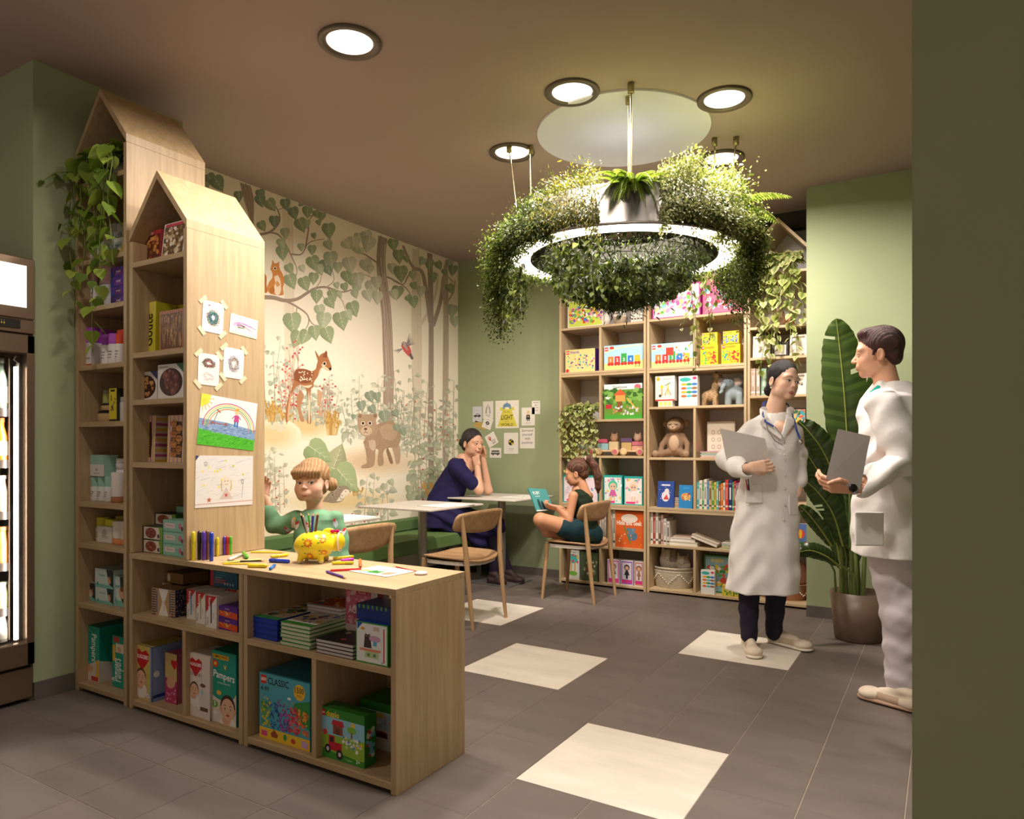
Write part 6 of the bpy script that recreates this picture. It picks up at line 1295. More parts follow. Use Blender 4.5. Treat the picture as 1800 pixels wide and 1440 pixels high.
bookstack('magazine', 'of the white magazines stacked at the back of the compartment', 'magazine', 538, 596, YF+.20, 10, .0115, .19, 'b8b0b4', 'd8d2d4', lambda a: (a.bg('c9c0bc'), a.rect(.05, .1, a.W-.05, .9, 'b84a3a'), a.confetti(.08, .12, a.W-.08, .88, 22, ['e8e0d8', '3a6a9a', 'e0b03a', '8a3a3a'], .14, 4)), .435, 'white magazines', w=.20)
def f_cat(a):
 W = a.W; a.bg('3f9a2c'); a.rect(.03, .03, W-.03, .97, 'dfe4e2'); a.poly([(W*.02, .98), (W*.22, .98), (W*.02, .78)], '1d4fa0'); a.text('Pencils', W*.05, .80, .05, 'ffffff', 'L', rot=PI/2, maxw=.17); a.poly([(W*.25, .38), (W*.5, .38), (W*.46, .66), (W*.28, .66)], '3a3230'); a.ell(W*.37, .66, W*.10, .05, '3a3230', 14); a.poly([(W*.29, .68), (W*.31, .74), (W*.35, .70)], '3a3230'); a.poly([(W*.39, .70), (W*.44, .74), (W*.45, .67)], '3a3230'); a.ell(W*.34, .67, .014, .012, 'e8e0a0', 6); a.ell(W*.41, .67, .014, .012, 'e8e0a0', 6)
 a.ell(W*.6, .62, W*.18, .08, 'c9a0c0', 14); a.rect(W*.55, .45, W*.66, .56, '5aa8d0'); a.rect(W*.12, .30, W*.78, .36, 'd88a6a'); a.rect(W*.28, .14, W*.72, .30, 'b5c896'); a.rect(W*.36, .18, W*.44, .25, '4a8a5a'); a.rect(W*.55, .18, W*.63, .25, '4a8a5a'); a.rect(W*.86, .08, W*.90, .9, 'd04038'); a.ell(W*.22, .84, W*.07, .035, 'd8a040', 12); a.rect(W*.55, .82, W*.74, .92, 'c8b8a8'); a.text('18', W*.82, .05, .05, '333333', 'C')
o = put('colouring_set', 'green pack with a cat and a red pencil printed on the front', 'colouring set', 626, 682, 1096, .435, YF+.01, .10, f_cat, side=lambda a: (a.bg('2c7a1e'), a.rect(a.W*.7, 0, a.W, 1, 'b03030')), top=solid('1d3fa0'), base='3f9a2c')
carton('colouring_set', 'blue notched tray with green tips above the cat pack', 'colouring set', X_(627, YF+.03), X_(687, YF+.03), Z_(650, 1096, YF+.01)+.003, .055, YF+.03, .12, lambda a: (a.bg('12307a'), [a.rect(a.W*(.06+.13*i), .75, a.W*(.11+.13*i), 1, '5aa03a') for i in range(7)]), solid('10286a'), top=solid('16388a'), base='12307a')
def f_acr(a): W = a.W; a.bg('d8c6c4'); a.rect(0, .35, W*.8, .97, 'c8647a'); a.confetti(.05, .36, W*.78, .92, 40, ['d88a98', 'b84a64', 'e0b0b4', 'c87080'], .1, 5); a.text('ACRYLIC', W*.42, .55, .12, 'f0e6e4', 'C', maxw=W*.66, bold=.02); a.rect(W*.35, .88, W*.7, .94, 'c0283a'); a.text('TALENS', W*.52, .895, .035, 'f0e6e4', 'C'); a.poly([(W*.78, .8), (W*.9, .78), (W*.84, .7)], '6a6a5a')
put('paint_pad', 'pink acrylic paint pad standing at the back under the counter', 'paint pad', 608, 664, 1034, .435, YF+.16, .03, f_acr, side=solid('b03a3a'), base='c8a8a4')
# ---------- low unit B, bottom row
def f_lc(a):
 W = a.W; a.bg('4aa3b4'); brick_logo(a, .03, .84, .13); a.text('CLASSIC', .19, .85, .10, '1c2a30', 'L', maxw=W*.42, bold=.02); a.text('4-99', .03, .73, .07, '1c2a30', 'L', bold=.015); a.poly([(0, 0), (W, 0), (W, .17), (0, .17)], 'e8c030'); a.poly([(W*.72, .66), (W, .74), (W, .30), (W*.62, .52)], '2f8a3c'); a.ell(W*.80, .83, .12, .12, 'e8b830', 26); a.text('1500', W*.80, .82, .085, '3a2a10', 'C', bold=.01, maxw=.19); a.text('pieces', W*.80, .77, .03, '3a2a10', 'C')
 def cf(t, r): return r.choice([['6aa03a', '3a8a4a', 'c8c03a'], ['2a6ab0', '3a9ac0', '224a8a'], ['7a4a9a', 'a05ab0', '5a3a8a'], ['c83a4a', 'd86a7a', 'a82a5a'], ['e07a2a', 'e0a03a', 'd85a2a']][min(4, int(t*5))])
 a.confetti(.04, .2, W-.04, .58, 330, cf, .05, 7)
 a.confetti(.04, .5, W*.75, .66, 40, cf, .035, 9); a.rect(W*.04, .04, W*.16, .12, 'd84a8a'); a.poly([(W*.25, .05), (W*.36, .05), (W*.38, .1), (W*.30, .17), (W*.23, .1)], '9a4a2a'); a.ell(W*.52, .1, .04, .05, '3a9a4a'); a.ell(W*.68, .08, .05, .04, 'c84a3a'); a.poly([(W*.84, .03), (W*.96, .03), (W*.97, .12), (W*.84, .14)], 'c8a0c8'); a.ell(W*.6, .7, .04, .02, 'e8f0f0')
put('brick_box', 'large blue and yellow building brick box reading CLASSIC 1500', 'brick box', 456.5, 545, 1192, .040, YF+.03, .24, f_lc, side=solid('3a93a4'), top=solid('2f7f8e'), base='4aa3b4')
def f_du(a):
 W = a.W; a.bg('2f7f2a'); a.rect(.0, .24, W, .82, '8cc4dc'); a.poly([(0, .1), (W*.5, .14), (W, .1), (W, .5), (0, .46)], '8fb83a'); a.poly([(0, 0), (W, 0), (W, .12), (W*.5, .10), (0, .2)], '3c8f2e'); brick_logo(a, .02, .82, .12); a.text('duplo', .17, .83, .11, 'e8c83a', 'L', bold=.03, maxw=W*.4); a.ell(W*.75, .76, .05, .05, 'f0c83a')
 a.rect(W*.30, .5, W*.52, .72, '8a4a34'); a.poly([(W*.26, .68), (W*.56, .68), (W*.52, .78), (W*.30, .78)], 'c02a34'); a.rect(W*.36, .5, W*.45, .62, '6a3424'); a.ell(W*.72, .66, .12, .07, '7ab83a', 14); a.rect(W*.70, .5, W*.74, .62, '8a6a3a'); a.ell(W*.12, .5, .07, .06, 'd84a4a', 10); a.confetti(W*.5, .26, W*.95, .5, 30, ['f2f2f2', 'e8c03a', 'e0e4e8', 'c8d8a0', '4a8ac0'], .07, 3)
 a.rect(W*.2, .17, W*.5, .34, 'c02030'); a.rect(W*.2, .3, W*.34, .46, 'c02030'); a.rect(W*.23, .33, W*.31, .43, '2a2a30'); a.ell(W*.18, .18, .08, .09, '26242a', 18); a.ell(W*.18, .18, .04, .045, 'd0c8c8', 12); a.ell(W*.45, .12, .09, .10, '26242a', 18); a.ell(W*.45, .12, .04, .045, 'd0c8c8', 12); a.text('2+', W*.86, .05, .07, 'f4f4ec', 'C', bold=.02); a.text('21 pieces', W*.66, .05, .03, 'f4f4ec', 'C')
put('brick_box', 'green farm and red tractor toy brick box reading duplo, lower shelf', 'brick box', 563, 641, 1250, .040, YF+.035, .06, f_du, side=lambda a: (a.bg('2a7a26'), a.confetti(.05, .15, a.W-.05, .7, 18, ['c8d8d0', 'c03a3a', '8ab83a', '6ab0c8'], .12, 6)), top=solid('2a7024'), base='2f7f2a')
def f_cak(a): W = a.W; a.bg('d8d4cc'); a.rect(0, .82, W, 1, '2f7f2a'); a.rect(0, .45, W, .82, 'b8d4dc'); a.ell(W*.6, .74, .14, .06, 'd8c84a'); a.confetti(.05, .45, W-.05, .75, 16, ['e8d8a0', 'e8a0b0', 'f0f0e8', 'b8a0c8'], .1, 8); a.rect(W*.45, .26, W*.85, .36, '5a2a1e'); a.ell(W*.65, .36, W*.2, .04, '7a3a2a'); a.ell(W*.35, .14, .08, .06, 'd0407a')
put('brick_box', 'green topped toy box with a cake picture behind the tractor box', 'brick box', 634, 690, 1235, .040, YF+.19, .15, f_cak, top=solid('2a7024'), base='2f7f2a')
# ================================================================ rear shelf: toys, books, plants
Yr = 5.63
def f_mix(bg, cs, seed, title=None, tc='ffffff', band=None, n=60, sz=.09, logo=False, frame=None):
 def f_(a):
  a.bg(frame or bg)
  if frame: a.rect(.04, .04, a.W-.04, .96, bg)
  if band: a.rect(0, 0, a.W, .14, band)
  a.confetti(.08, .15, a.W-.06, .74, n, cs, sz, seed)
  if logo: brick_logo(a, .04, .80, .15)
  if title: a.text(title, .24 if logo else a.W/2, .83, .11, tc, 'L' if logo else 'C', maxw=a.W*.6, bold=.02)
 return f_
RB = ['e23a3a', 'f0c43a', '3aa860', '3a7ac8', 'f08a3a', 'f4f0e8', '9a5ac0', '58c0d8']
def rp(l, u0, u1, vt, z, fn, nm='toy_box', cat='toy box', d=.08, dy=0, base='e4e0d8', **kw): return put(nm, l, cat, u0, u1, vt, z, Yr+dy, d, fn, base=base, **kw)
rp('white framed puzzle box with colourful swirl, top left of the cube shelf', 998, 1060, 527, 2.246, f_mix('c9d85a', ['d84a3a', 'f0b03a', '9a4ab0', '3a8ad0', 'f08ab0', 'f4f4ec', '6ab04a'], 1, n=110, frame='e8e2d6', sz=.13))
rp('purple building brick box with a small tractor', 994, 1046, 614, 1.855, lambda a: (f_mix('d8cf8a', ['3a9ac0', 'd86a9a', 'e8c84a', '5a3a8a', 'f0ece4', '58b8a8'], 2, logo=True, title='friends', tc='7a3aa0', sz=.08)(a), a.ell(.1, .08, .08, .08, 'd8303a')), side=solid('5a2f96'), base='5a2f96')
def f_trn(a):
 W = a.W; a.bg('a8d4e4'); a.poly([(0, 0), (W, 0), (W, .35), (W*.4, .2), (0, .28)], 'd8dc8a'); brick_logo(a, .03, .78, .15); a.ell(W*.2, .9, .1, .06, 'd8402c'); a.line([(0, .72), (W*.4, .9), (W, .95)], .04, 'f0e4a0')
 for i, c in enumerate(['e0803a', 'd83a3a', '3aa04a', '2f7ac8', 'e8b83a']): x = W*(.1+.17*i); a.rect(x, .26, x+W*.14, .55+.1*(i == 2), c); a.ell(x+.05, .24, .07, .07, 'd0302c', 12); a.ell(x+W*.11, .24, .07, .07, 'd0302c', 12); a.text('1234 '[i], x+W*.07, .34, .13, 'ffffff', 'C', bold=.02)
 a.text('1-3', W*.86, .08, .12, '4a6a3a', 'C', bold=.02)
rp('number train toy box on the left cube shelf', 1062, 1131, 606, 1.855, f_trn, side=solid('b8d0d8'))
def f_tree(a):
 W = a.W; a.bg('6a9a3a'); a.rect(0, .84, W, 1, 'e8f0f0'); a.rect(0, 0, W, .12, '4aa83a'); a.text('Treehouse', W*.42, .88, .07, '4a4a3a', 'C', bold=.01); a.ell(W*.12, .68, .12, .12, 'e8f0e8'); a.ell(W*.88, .9, .1, .08, 'e06a7a'); a.confetti(.02, .45, W-.02, .82, 60, ['4f8a34', '7ab04a', '3a6a2a', '86b85a'], .16, 5); a.rect(W*.35, .2, W*.48, .6, '8a5a34'); a.poly([(W*.25, .68), (W*.6, .68), (W*.43, .86)], 'd8603a'); a.rect(W*.30, .5, W*.56, .68, 'e0a85a'); a.line([(W*.6, .6), (W*.9, .2)], .04, 'e0b84a'); a.rect(W*.04, .3, W*.2, .42, 'c8303a'); a.confetti(W*.2, .12, W*.9, .35, 30, ['f4ece0', 'e0b08a', 'd0905a', 'c8d8e8'], .07, 6)
rp('tree house toy box with green bottom edge', 1062, 1129, 675, 1.437, f_tree)
def f_doll(bgc, hair, dress, seed):
 def f_(a):
  W = a.W; a.bg('2aa8a0'); a.rect(.04, .04, W-.04, .93, bgc); a.confetti(.06, .1, W-.06, .92, 26, ['f08ab8', 'ffffff', '4ac0b8', 'f0d05a', 'b88ad8'], .09, seed); a.ell(W/2, .66, .17, .17, hair, 20); a.ell(W/2, .62, .12, .12, 'f0c8a8', 20); a.ell(W*.43, .62, .02, .03, '3a4a6a', 8); a.ell(W*.57, .62, .02, .03, '3a4a6a', 8); a.poly([(W*.4, .5), (W*.6, .5), (W*.72, .28), (W*.28, .28)], dress); a.rect(W*.40, .1, W*.46, .3, 'f0c8a8'); a.rect(W*.54, .1, W*.60, .3, 'f0c8a8'); a.rect(W*.1, .05, W*.6, .12, 'e83a8a')
 return f_
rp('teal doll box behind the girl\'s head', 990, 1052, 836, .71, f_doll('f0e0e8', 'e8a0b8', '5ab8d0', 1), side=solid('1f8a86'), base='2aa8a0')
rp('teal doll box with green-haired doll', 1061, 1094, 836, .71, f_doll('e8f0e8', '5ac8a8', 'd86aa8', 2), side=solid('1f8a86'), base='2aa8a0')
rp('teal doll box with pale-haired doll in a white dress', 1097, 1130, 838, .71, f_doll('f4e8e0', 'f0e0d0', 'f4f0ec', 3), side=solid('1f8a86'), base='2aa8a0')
def f_hide(a): W = a.W; a.bg('dc6428'); a.ell(W*.5, .80, W*.3, .12, 'e8dccc', 18); a.text('Hide and Seek', W*.5, .62, .12, 'f0e6d8', 'C', maxw=W*.9, bold=.03); a.ell(W*.62, .32, .14, .12, '5a7a94', 18); a.ell(W*.56, .45, .1, .09, '6a8aa4', 16); a.ell(W*.46, .5, .05, .05, '6a8aa4', 10); a.ell(W*.66, .5, .05, .05, '6a8aa4', 10); a.line([(W*.3, .6), (W*.55, .1)], .03, '4a8a4a'); a.confetti(.05, .05, W-.05, .5, 14, ['3a8a5a', 'e8a03a', 'f0e0d0'], .05, 7)
rp('orange box with a koala reading Hide and Seek', 1082, 1131, 899, .35, f_hide, base='c8551f')
def f_wtr(a): a.bg('e4e4da'); a.ell(a.W/2, .7, a.W*.38, .16, '4ac0b8', 18); a.rect(a.W*.3, .2, a.W*.38, .6, 'e0a040'); a.rect(a.W*.6, .2, a.W*.68, .6, 'e0a040'); a.ell(a.W*.5, .2, a.W*.35, .08, '7ab84a', 14); a.text('Trees', a.W/2, .9, .06, '2a9a8a', 'C'); a.confetti(.05, .55, a.W-.05, .85, 12, ['d8d04a', 'd84a5a', '3a8ac0'], .08, 2)
rp('slim white game box with orange tree trunks, bottom left cell', 997, 1018, 967, .035, f_wtr)
rp('dark green game box with orange letters beside the slim white one', 1021, 1052, 971, .035, f_mix('5a6a4a', ['c84a4a', 'd8d0b8', '3a4a34', '8a9a6a'], 12, n=40), base='4a5a3e')
for u0, u1, vt, fr_, hr, dr, l in ((1068, 1089, 984, 'd05aa8', '6a4a3a', '3a3a44', 'first pink-edged doll box in the bottom cell, beside the chair leg'), (1091, 1113, 986, '8a5ac0', '26222a', '2a2630', 'purple-edged doll box with a black-dressed doll'), (1115, 1131, 988, 'c87a5a', '8a5a3a', 'a0705a', 'brown-edged doll box at the right of the bottom cell')):
 def ff(a, fr_=fr_, hr=hr, dr=dr): W = a.W; a.bg('dcd2dc'); a.rect(.03, .03, W-.03, .97, fr_); a.rect(.07, .22, W-.07, .92, 'd8ccd4'); a.ell(W/2, .72, .12, .12, hr, 16); a.ell(W/2, .70, .08, .08, 'd8a888', 12); a.poly([(W*.42, .6), (W*.58, .6), (W*.72, .4), (W*.28, .4)], dr); a.rect(W*.42, .25, W*.58, .42, hr); a.rect(.04, .08, W-.04, .2, 'd83a8a')
 rp(l, u0, u1, vt, .035, ff, side=solid('b8a8b8'))
rp('wide pink play set box, top of the middle shelf', 1147, 1231, 500, 2.252, f_mix('e8dcd8', ['e85aa8', 'f0a0c8', '7ac84a', 'f4f0ec', 'd8408a', '8ad0d8', 'c8e08a'], 21, n=90, frame='d83a98', sz=.12), side=solid('a82a78'), base='d83a98')
rp('pink and blue play set box beside the other pink one, behind the trailing vine', 1235, 1305, 488, 2.252, f_mix('d86a8a', ['c8283a', 'f0a8c8', 'f4e8f0', 'a83a8a', '5ac0c8', 'e04a7a'], 22, n=70, frame='c83a78', sz=.14), side=solid('a82a78'), base='c83a78')
def f_dup2(a): f_trn(a); a.rect(a.W*.58, .55, a.W, 1, 'c8d8e0'); a.confetti(a.W*.6, .3, a.W*.96, .9, 22, RB, .09, 4); a.rect(a.W*.36, .5, a.W*.54, .82, 'd8402c')
rp('wide number train toy box in the middle cube shelf', 1145, 1218, 603, 1.85, f_dup2, side=solid('a8c0c8'))
def f_ycl(seed, cs=None):
 def f_(a): a.bg('e8c01c'); a.confetti(.05, .08, a.W-.08, .66, 55, cs or (lambda t, r: r.choice(['3a9a4a', '2a8ab0', '58b84a'] if t < .35 else ['e8c040', 'f08a2a', 'e0a01c'] if t < .6 else ['d8302a', 'c02028', 'e05a3a'])), .11, seed); brick_logo(a, .04, .80, .15); a.text('CLASSIC', .24, .83, .09, '3a3010', 'L', maxw=a.W*.55, bold=.02)
 return f_
zy = Z_(1246, 608, Yr)
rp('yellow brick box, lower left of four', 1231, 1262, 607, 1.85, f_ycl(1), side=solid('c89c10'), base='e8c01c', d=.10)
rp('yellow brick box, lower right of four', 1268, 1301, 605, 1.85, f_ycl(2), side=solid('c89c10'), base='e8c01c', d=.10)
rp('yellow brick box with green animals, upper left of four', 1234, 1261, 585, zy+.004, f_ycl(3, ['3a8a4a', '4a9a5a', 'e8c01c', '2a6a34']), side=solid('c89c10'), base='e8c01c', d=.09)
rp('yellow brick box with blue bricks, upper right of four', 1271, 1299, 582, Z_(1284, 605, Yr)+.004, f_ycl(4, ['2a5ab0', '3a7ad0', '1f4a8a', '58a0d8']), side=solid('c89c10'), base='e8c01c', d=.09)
def f_wt(a): W = a.W; a.bg('e4e0d8'); a.rect(0, 0, W, .05, 'd8403a'); a.ell(W*.15, .88, .08, .08, 'e0a83a'); a.rect(W*.62, .25, W*.68, .7, 'e8c04a'); a.line([(W*.5, .22), (W*.65, .5), (W*.8, .22)], .04, 'e08a3a'); a.line([(W*.5, .6), (W*.8, .72)], .03, '3a8a4a'); a.rect(W*.3, .2, W*.38, .5, 'c8a878'); a.ell(W*.34, .56, .07, .07, 'f0c83a'); a.ell(W*.25, .2, .06, .06, '4a4a4a', 10); a.rect(W*.4, .86, W*.85, .89, 'a8a49c')
rp('small white box with yellow tiles lying under the crane box', 1157, 1182, 705, 1.53, lambda a: (a.bg('e8e4d4'), [a.rect(a.W*(.08+.3*i), .15, a.W*(.3+.3*i), .85, 'e8d87a') for i in range(3)]), d=.07)
rp('white toy box with a yellow crane standing on a flat box', 1152, 1186, 661, Z_(1170, 705, Yr)+.002, f_wt, d=.06)
def f_wa(a): W = a.W; a.bg('e6e4dc'); a.ell(W*.35, .88, W*.3, .07, '3ab0a8', 16); a.ell(W*.85, .92, .07, .05, 'd8406a'); [(a.ell(W*(.28+.28*(i % 3)), .72-.13*(i//3), .10, .045, ['e8b03a', '3a9a5a', '3a7ac0', 'e06a3a', '5ab8c8', '9a6a4a'][i % 6], 12)) for i in range(12)]
rp('white game box with rows of small coloured animals', 1193, 1226, 661, 1.53, f_wa, d=.06)
rp('pale picture board with small line drawings behind the woman doctor\'s arm', 1243, 1292, 741, 1.114, lambda a: (a.bg('c8bda8'), a.rect(.03, .03, a.W-.03, .97, 'ddd2bc'), [a.ell(a.W*(.22+.22*(i % 3)), .7-.2*(i//3), .05, .06, '8a7a68', 10) for i in range(9)], [a.ell(a.W*(.22+.22*(i % 3)), .7-.2*(i//3), .035, .045, 'ddd2bc', 10) for i in range(9)]), nm='picture_board', cat='picture board', d=.015, dy=.12)
rp('duplo toy box with green top behind the slim animal game', 1238, 1284, 977, .035, f_mix('8ab0b8', ['d84a3a', '3a8a3a', 'e8c03a', 'f0ece0', '8a5a3a', '6a9a4a'], 31, title='duplo', tc='e8c83a', n=40, frame='3a7a34', sz=.14), d=.07, dy=.08, base='3a7a34')
rp('slim white animal game box standing in front of the green one', 1232, 1256, 1003, .035, f_wa, d=.04, dy=-.015)
rp('small yellow brick box at the foot of the green toy box', 1269, 1289, 1030, .035, f_mix('c8b83a', ['3a8a3a', '2a5a2a', 'd8d04a', '6a8a3a'], 33, n=26, sz=.2, logo=True), d=.05, dy=-.015, base='d8c030')
rp('second small yellow brick box, partly behind the woman doctor\'s trousers', 1291, 1306, 1032, .035, f_mix('c8b83a', ['3a8a3a', 'd83a2a', 'd8d04a'], 34, n=20, sz=.2), d=.05, dy=-.015, base='d8c030')
rp('framed colourful picture beside the woman doctor\'s shoulder', 1391, 1418, 717, 1.28, lambda a: (a.bg('2a2420'), a.rect(.05, .06, a.W-.05, .94, 'd8b08a'), a.confetti(.08, .1, a.W-.08, .9, 40, ['d85a4a', '4aa0a8', 'e8c05a', '3a6a4a'], .14, 3)), nm='framed_print', cat='framed print', d=.015, dy=.02)
rp('blue picture book with a hot air balloon beside the white coat', 1400, 1418, 921, .44, lambda a: (a.bg('5a7ab8'), a.rect(0, 0, a.W, .3, '3a7a4a'), a.ell(a.W*.4, .6, .16, .18, 'e04a3a', 18), a.ell(a.W*.4, .6, .06, .18, 'f0c03a', 12), a.rect(a.W*.36, .34, a.W*.46, .4, '6a4a2a'), a.confetti(0, .02, a.W, .28, 12, ['e8c03a', 'd84a4a', '2a4a2a'], .08, 5)), nm='picture_book', cat='book', d=.02)
# frames
def frame(u0, u1, vt, z, label, rim, art):
 x0, x1 = X_(u0, Yr), X_(u1, Yr); h = Z_((u0+u1)/2, vt, Yr)-z; t = thing('framed_print', label, 'framed print', (x0, Yr, z+.0005)); t.rotation_euler[0] = -.1; w = x1-x0; b = .014
 mb = MB(); mb.box(0, w, 0, .02, 0, b, rim).box(0, w, 0, .02, h-b, h, rim).box(0, b, 0, .02, b, h-b, rim).box(w-b, w, 0, .02, b, h-b, rim); mb.build('frame', MATTE, t)
 a = Art((w-2*b)/(h-2*b)); a.bg('ddd6c8'); art(a); MB().box(b, w-b, .012, .018, b, h-b, 'ddd6c8').art(a, (b, .012, b), (h-2*b, 0, 0), (0, 0, h-2*b)).build('picture', PAPER, t)
def rb(a): [a.line([(a.W*.5+a.W*r*math.cos(q*PI/10), .35+r*math.sin(q*PI/10)) for q in range(2, 9)], .02, c) for r, c in ((.42, 'c9ad98'), (.37, 'bda890'), (.32, 'c8bca8'))]; a.ell(a.W*.4, .25, .07, .06, 'b8aa98', 12)
frame(1323, 1353, 590, 1.882, 'white frame with a pale rainbow print, left of three', 'd8d0c2', rb); frame(1357, 1385, 601, 1.882, 'small black frame in the middle of three', '2e2824', rb); frame(1388, 1418, 588, 1.882, 'white frame with a rainbow print, right of three', 'd8d0c2', rb)
frame(1396, 1417, 656, 1.593, 'white frame with flowers beside the woman doctor\'s face', 'ddd6ca', lambda a: a.confetti(.1, .2, a.W-.1, .8, 12, ['5a5a50', '9a8a7a', 'c8a89a'], .12, 3))
# upright books: (u0, u1, vtop, colour)
def book(u0, u1, vt, z, c, label, grp, dy=0, d=.17, lean=0, title=None, name='book'):
 x0, x1 = X_(u0, Yr+dy), X_(u1, Yr+dy); h = Z_((u0+u1)/2, vt, Yr+dy)-z; w = max(.006, x1-x0-.001); mb = MB(); mb.box(0, w, 0, d, 0, h, c); mb.box(w*.14, w*.86, .003, d+.001, .003, h-.003, 'e6e0d2')
 a = Art(w/h); q = lin(c); br = sum(q) < 1.2; ink = 'f0ece0' if br else '4a4238'
 if title is None: a.rect(a.W*.3, .35, a.W*.7, .75, ink if random.random() < .5 else cblend(c, ink, .5)); a.rect(a.W*.15, .1, a.W*.85, .16, ink); a.rect(a.W*.1, .85, a.W*.9, .9, cblend(c, ink, .4))
 mb.art(a, (0, 0, 0), (h, 0, 0), (0, 0, h), eps=.0003); return tag(mb.build(name, PRINT, None, (x0, Yr+dy, z+.0005), (0, lean, 0)), label, 'book', grp)
random.seed(3)
cn = {'d04038': 'red', 'e8e2d4': 'white', '3a8ac0': 'blue', '4aa860': 'green', 'e0c050': 'yellow', '2a3a6a': 'navy', 'd8782a': 'orange', 'c8b088': 'tan', '58b8b8': 'teal', 'd86a9a': 'pink', '6a9a3a': 'leaf green', 'c83048': 'crimson', '9a5a3a': 'brown', '8a8a90': 'grey'}
row = [('58b8b8', 4, 848), ('e8e2d4', 5, 845), ('4aa860', 3, 852), ('e8e2d4', 5, 843), ('3a8ac0', 3, 848), ('c8b088', 5, 846), ('6a9a3a', 4, 850), ('e0c050', 3.5, 848), ('58b8b8', 4, 847), ('9a5a3a', 3.5, 852), ('d8782a', 4, 850), ('e8e2d4', 3.5, 849), ('d04038', 5.5, 844), ('2a3a6a', 6.5, 844), ('4aa860', 3, 848), ('c83048', 3, 846), ('8a8a90', 3, 850), ('d86a9a', 3, 849)]
u = 1225; prev = 'the divider'
for i, (c, w, vt) in enumerate(row):
 l = 'thin ' if w < 4 else 'thick ' if w > 5 else ''
 book(u, u+w, vt, .705, c, '%s%s book in the colourful row, just right of %s' % (l, cn[c], prev if i == 0 else 'the %s one' % prev), 'colourful upright books'); prev = cn[c]; u += w+.2
for i, (u0, w, vt, c) in enumerate(((1143.5, 4.5, 901, 'ddd4c4'), (1148.5, 3.5, 903, 'a8483a'), (1152.5, 5, 900, 'e4dccc'), (1158, 3.5, 902, '6a5a4a'), (1162, 4, 905, 'c8a098'), (1166.5, 5, 912, 'd8d2c8'), (1172, 5, 917, 'cfc8bc'))):
 book(u0, u0+w, vt, .40, c, ['tall cream book at the left panel of the long lower cell', 'thin rust red book between two cream ones', 'cream book right of the rust red one', 'dark brown thin book among the cream ones', 'dusty pink book in the cream row', 'shorter pale grey book leaning at the end of the row', 'shortest white book at the end of the cream row'][i], 'cream upright books')
for i, (u0, w, vt, c) in enumerate(((1067, 6, 893, 'd8ccb8'), (1073.5, 3.5, 896, 'c0b09a'), (1077.5, 4, 894, 'dcd2c2'))): book(u0, u0+w, vt, .35, c, ['wide cream book seen between the chair and the orange box', 'narrow tan book left of the orange box', 'pale book touching the orange box'][i], 'cream books left of the orange box')
for i, (u0, w, c) in enumerate(((1054, 3.5, 'b8a898'), (1058, 3.5, 'c8c0b4'), (1062, 3.5, 'a89888'))): book(u0, u0+w, 905, .35, c, ['greyish book seen behind the chair back, left one', 'pale grey book behind the chair back, middle one', 'brown-grey book behind the chair back, right one'][i], 'books behind the chair')
for i, (u0, w, c) in enumerate(((1319, 9, 'b8a090'), (1329, 7, 'a89c88'), (1338, 9, '8aa890'))): book(u0, u0+w, 648, 1.593, c, ['thick taupe floral book left of the woman doctor\'s head', 'beige book in the middle of three floral ones', 'green floral book nearest the woman doctor\'s head'][i], 'floral books')
for i, (u0, w, c) in enumerate(((1109, 5, 'dcd6cc'), (1114.5, 4.5, 'e2ddd4'), (1119.5, 5, 'd4cec4'), (1125, 5, 'dfdad0'))): book(u0, u0+w, 520+i % 2, 2.246, c, ['first white book right of the owl toys', 'second white book right of the owl toys', 'third white book right of the owl toys', 'last white book at the panel, beside the pink box'][i], 'white books beside the owls')
def lying(l, u0, u1, z, h, c, pg, dy=0, yaw=0, tilt=0, d=.16, grp=None):
 x0, x1 = X_(u0, Yr+dy), X_(u1, Yr+dy); w = x1-x0; mb = MB(); mb.box(0, w, 0, d, 0, h*.12, c).box(.003, w-.003, .003, d-.003, h*.12, h*.88, pg).box(0, w, 0, d, h*.88, h, c); return tag(mb.build('book', PRINT, None, (x0, Yr+dy, z+.0006), (0, tilt, yaw)), l, 'book', grp)
lying('thick white book lying flat at the bottom of the cream pile', 1173, 1226, .40, .032, 'dcd2c2', 'e6dfd2'); lying('white book lying second from the bottom of the cream pile', 1167, 1222, .433, .026, 'e0d8ca', 'e8e2d6', dy=.01); lying('small pinkish book on top of the cream pile', 1182, 1216, .46, .014, 'c8a890', 'e0d8cc', dy=.02)
lying('cream book lying slanted against the flat pile', 1214, 1262, .475, .028, 'd8c8b4', 'e4dccf', dy=.0, tilt=.32, d=.14)
for i, c in enumerate(('6ab04a', 'd8d04a', '4aa8c0', 'e0dccc')): lying(['lowest, green book of the small pile beside the white coat', 'yellow book, second in the small pile by the coat', 'blue book, third in the small pile by the coat', 'white book on top of the small pile by the coat'][i], 1268, 1292, .40+i*.012, .0115, c, 'e4ded2', grp='small pile by the coat')
for i, c in enumerate(('d84a4a', 'e0dccc', '4a9ac0', '6ab04a', 'd86a9a')): lying(['lowest red book of the pile under the picture board', 'white book, second of the pile under the picture board', 'blue book in the middle of the pile under the picture board', 'green book, fourth of the pile under the picture board', 'pink book on top of the pile under the picture board'][i], 1230+i % 2*2, 1266, 1.114+i*.0105, .010, c, 'e4ded2', dy=-.01, grp='pile under the picture board')
for i, c in enumerate(('3a6a3a', 'c84a3a', 'e0b04a', '3a5a9a', 'c88a4a', '5a3a6a')): lying(['lowest, green book of the small colourful pile between blue books', 'red book, second in the colourful pile', 'yellow book, third in the colourful pile', 'blue book, fourth in the colourful pile', 'tan book, fifth in the colourful pile', 'purple book on top of the colourful pile'][i], 1178, 1200, .705+i*.0145, .014, c, 'd8d0c0', dy=.03, grp='colourful pile between the blue books')
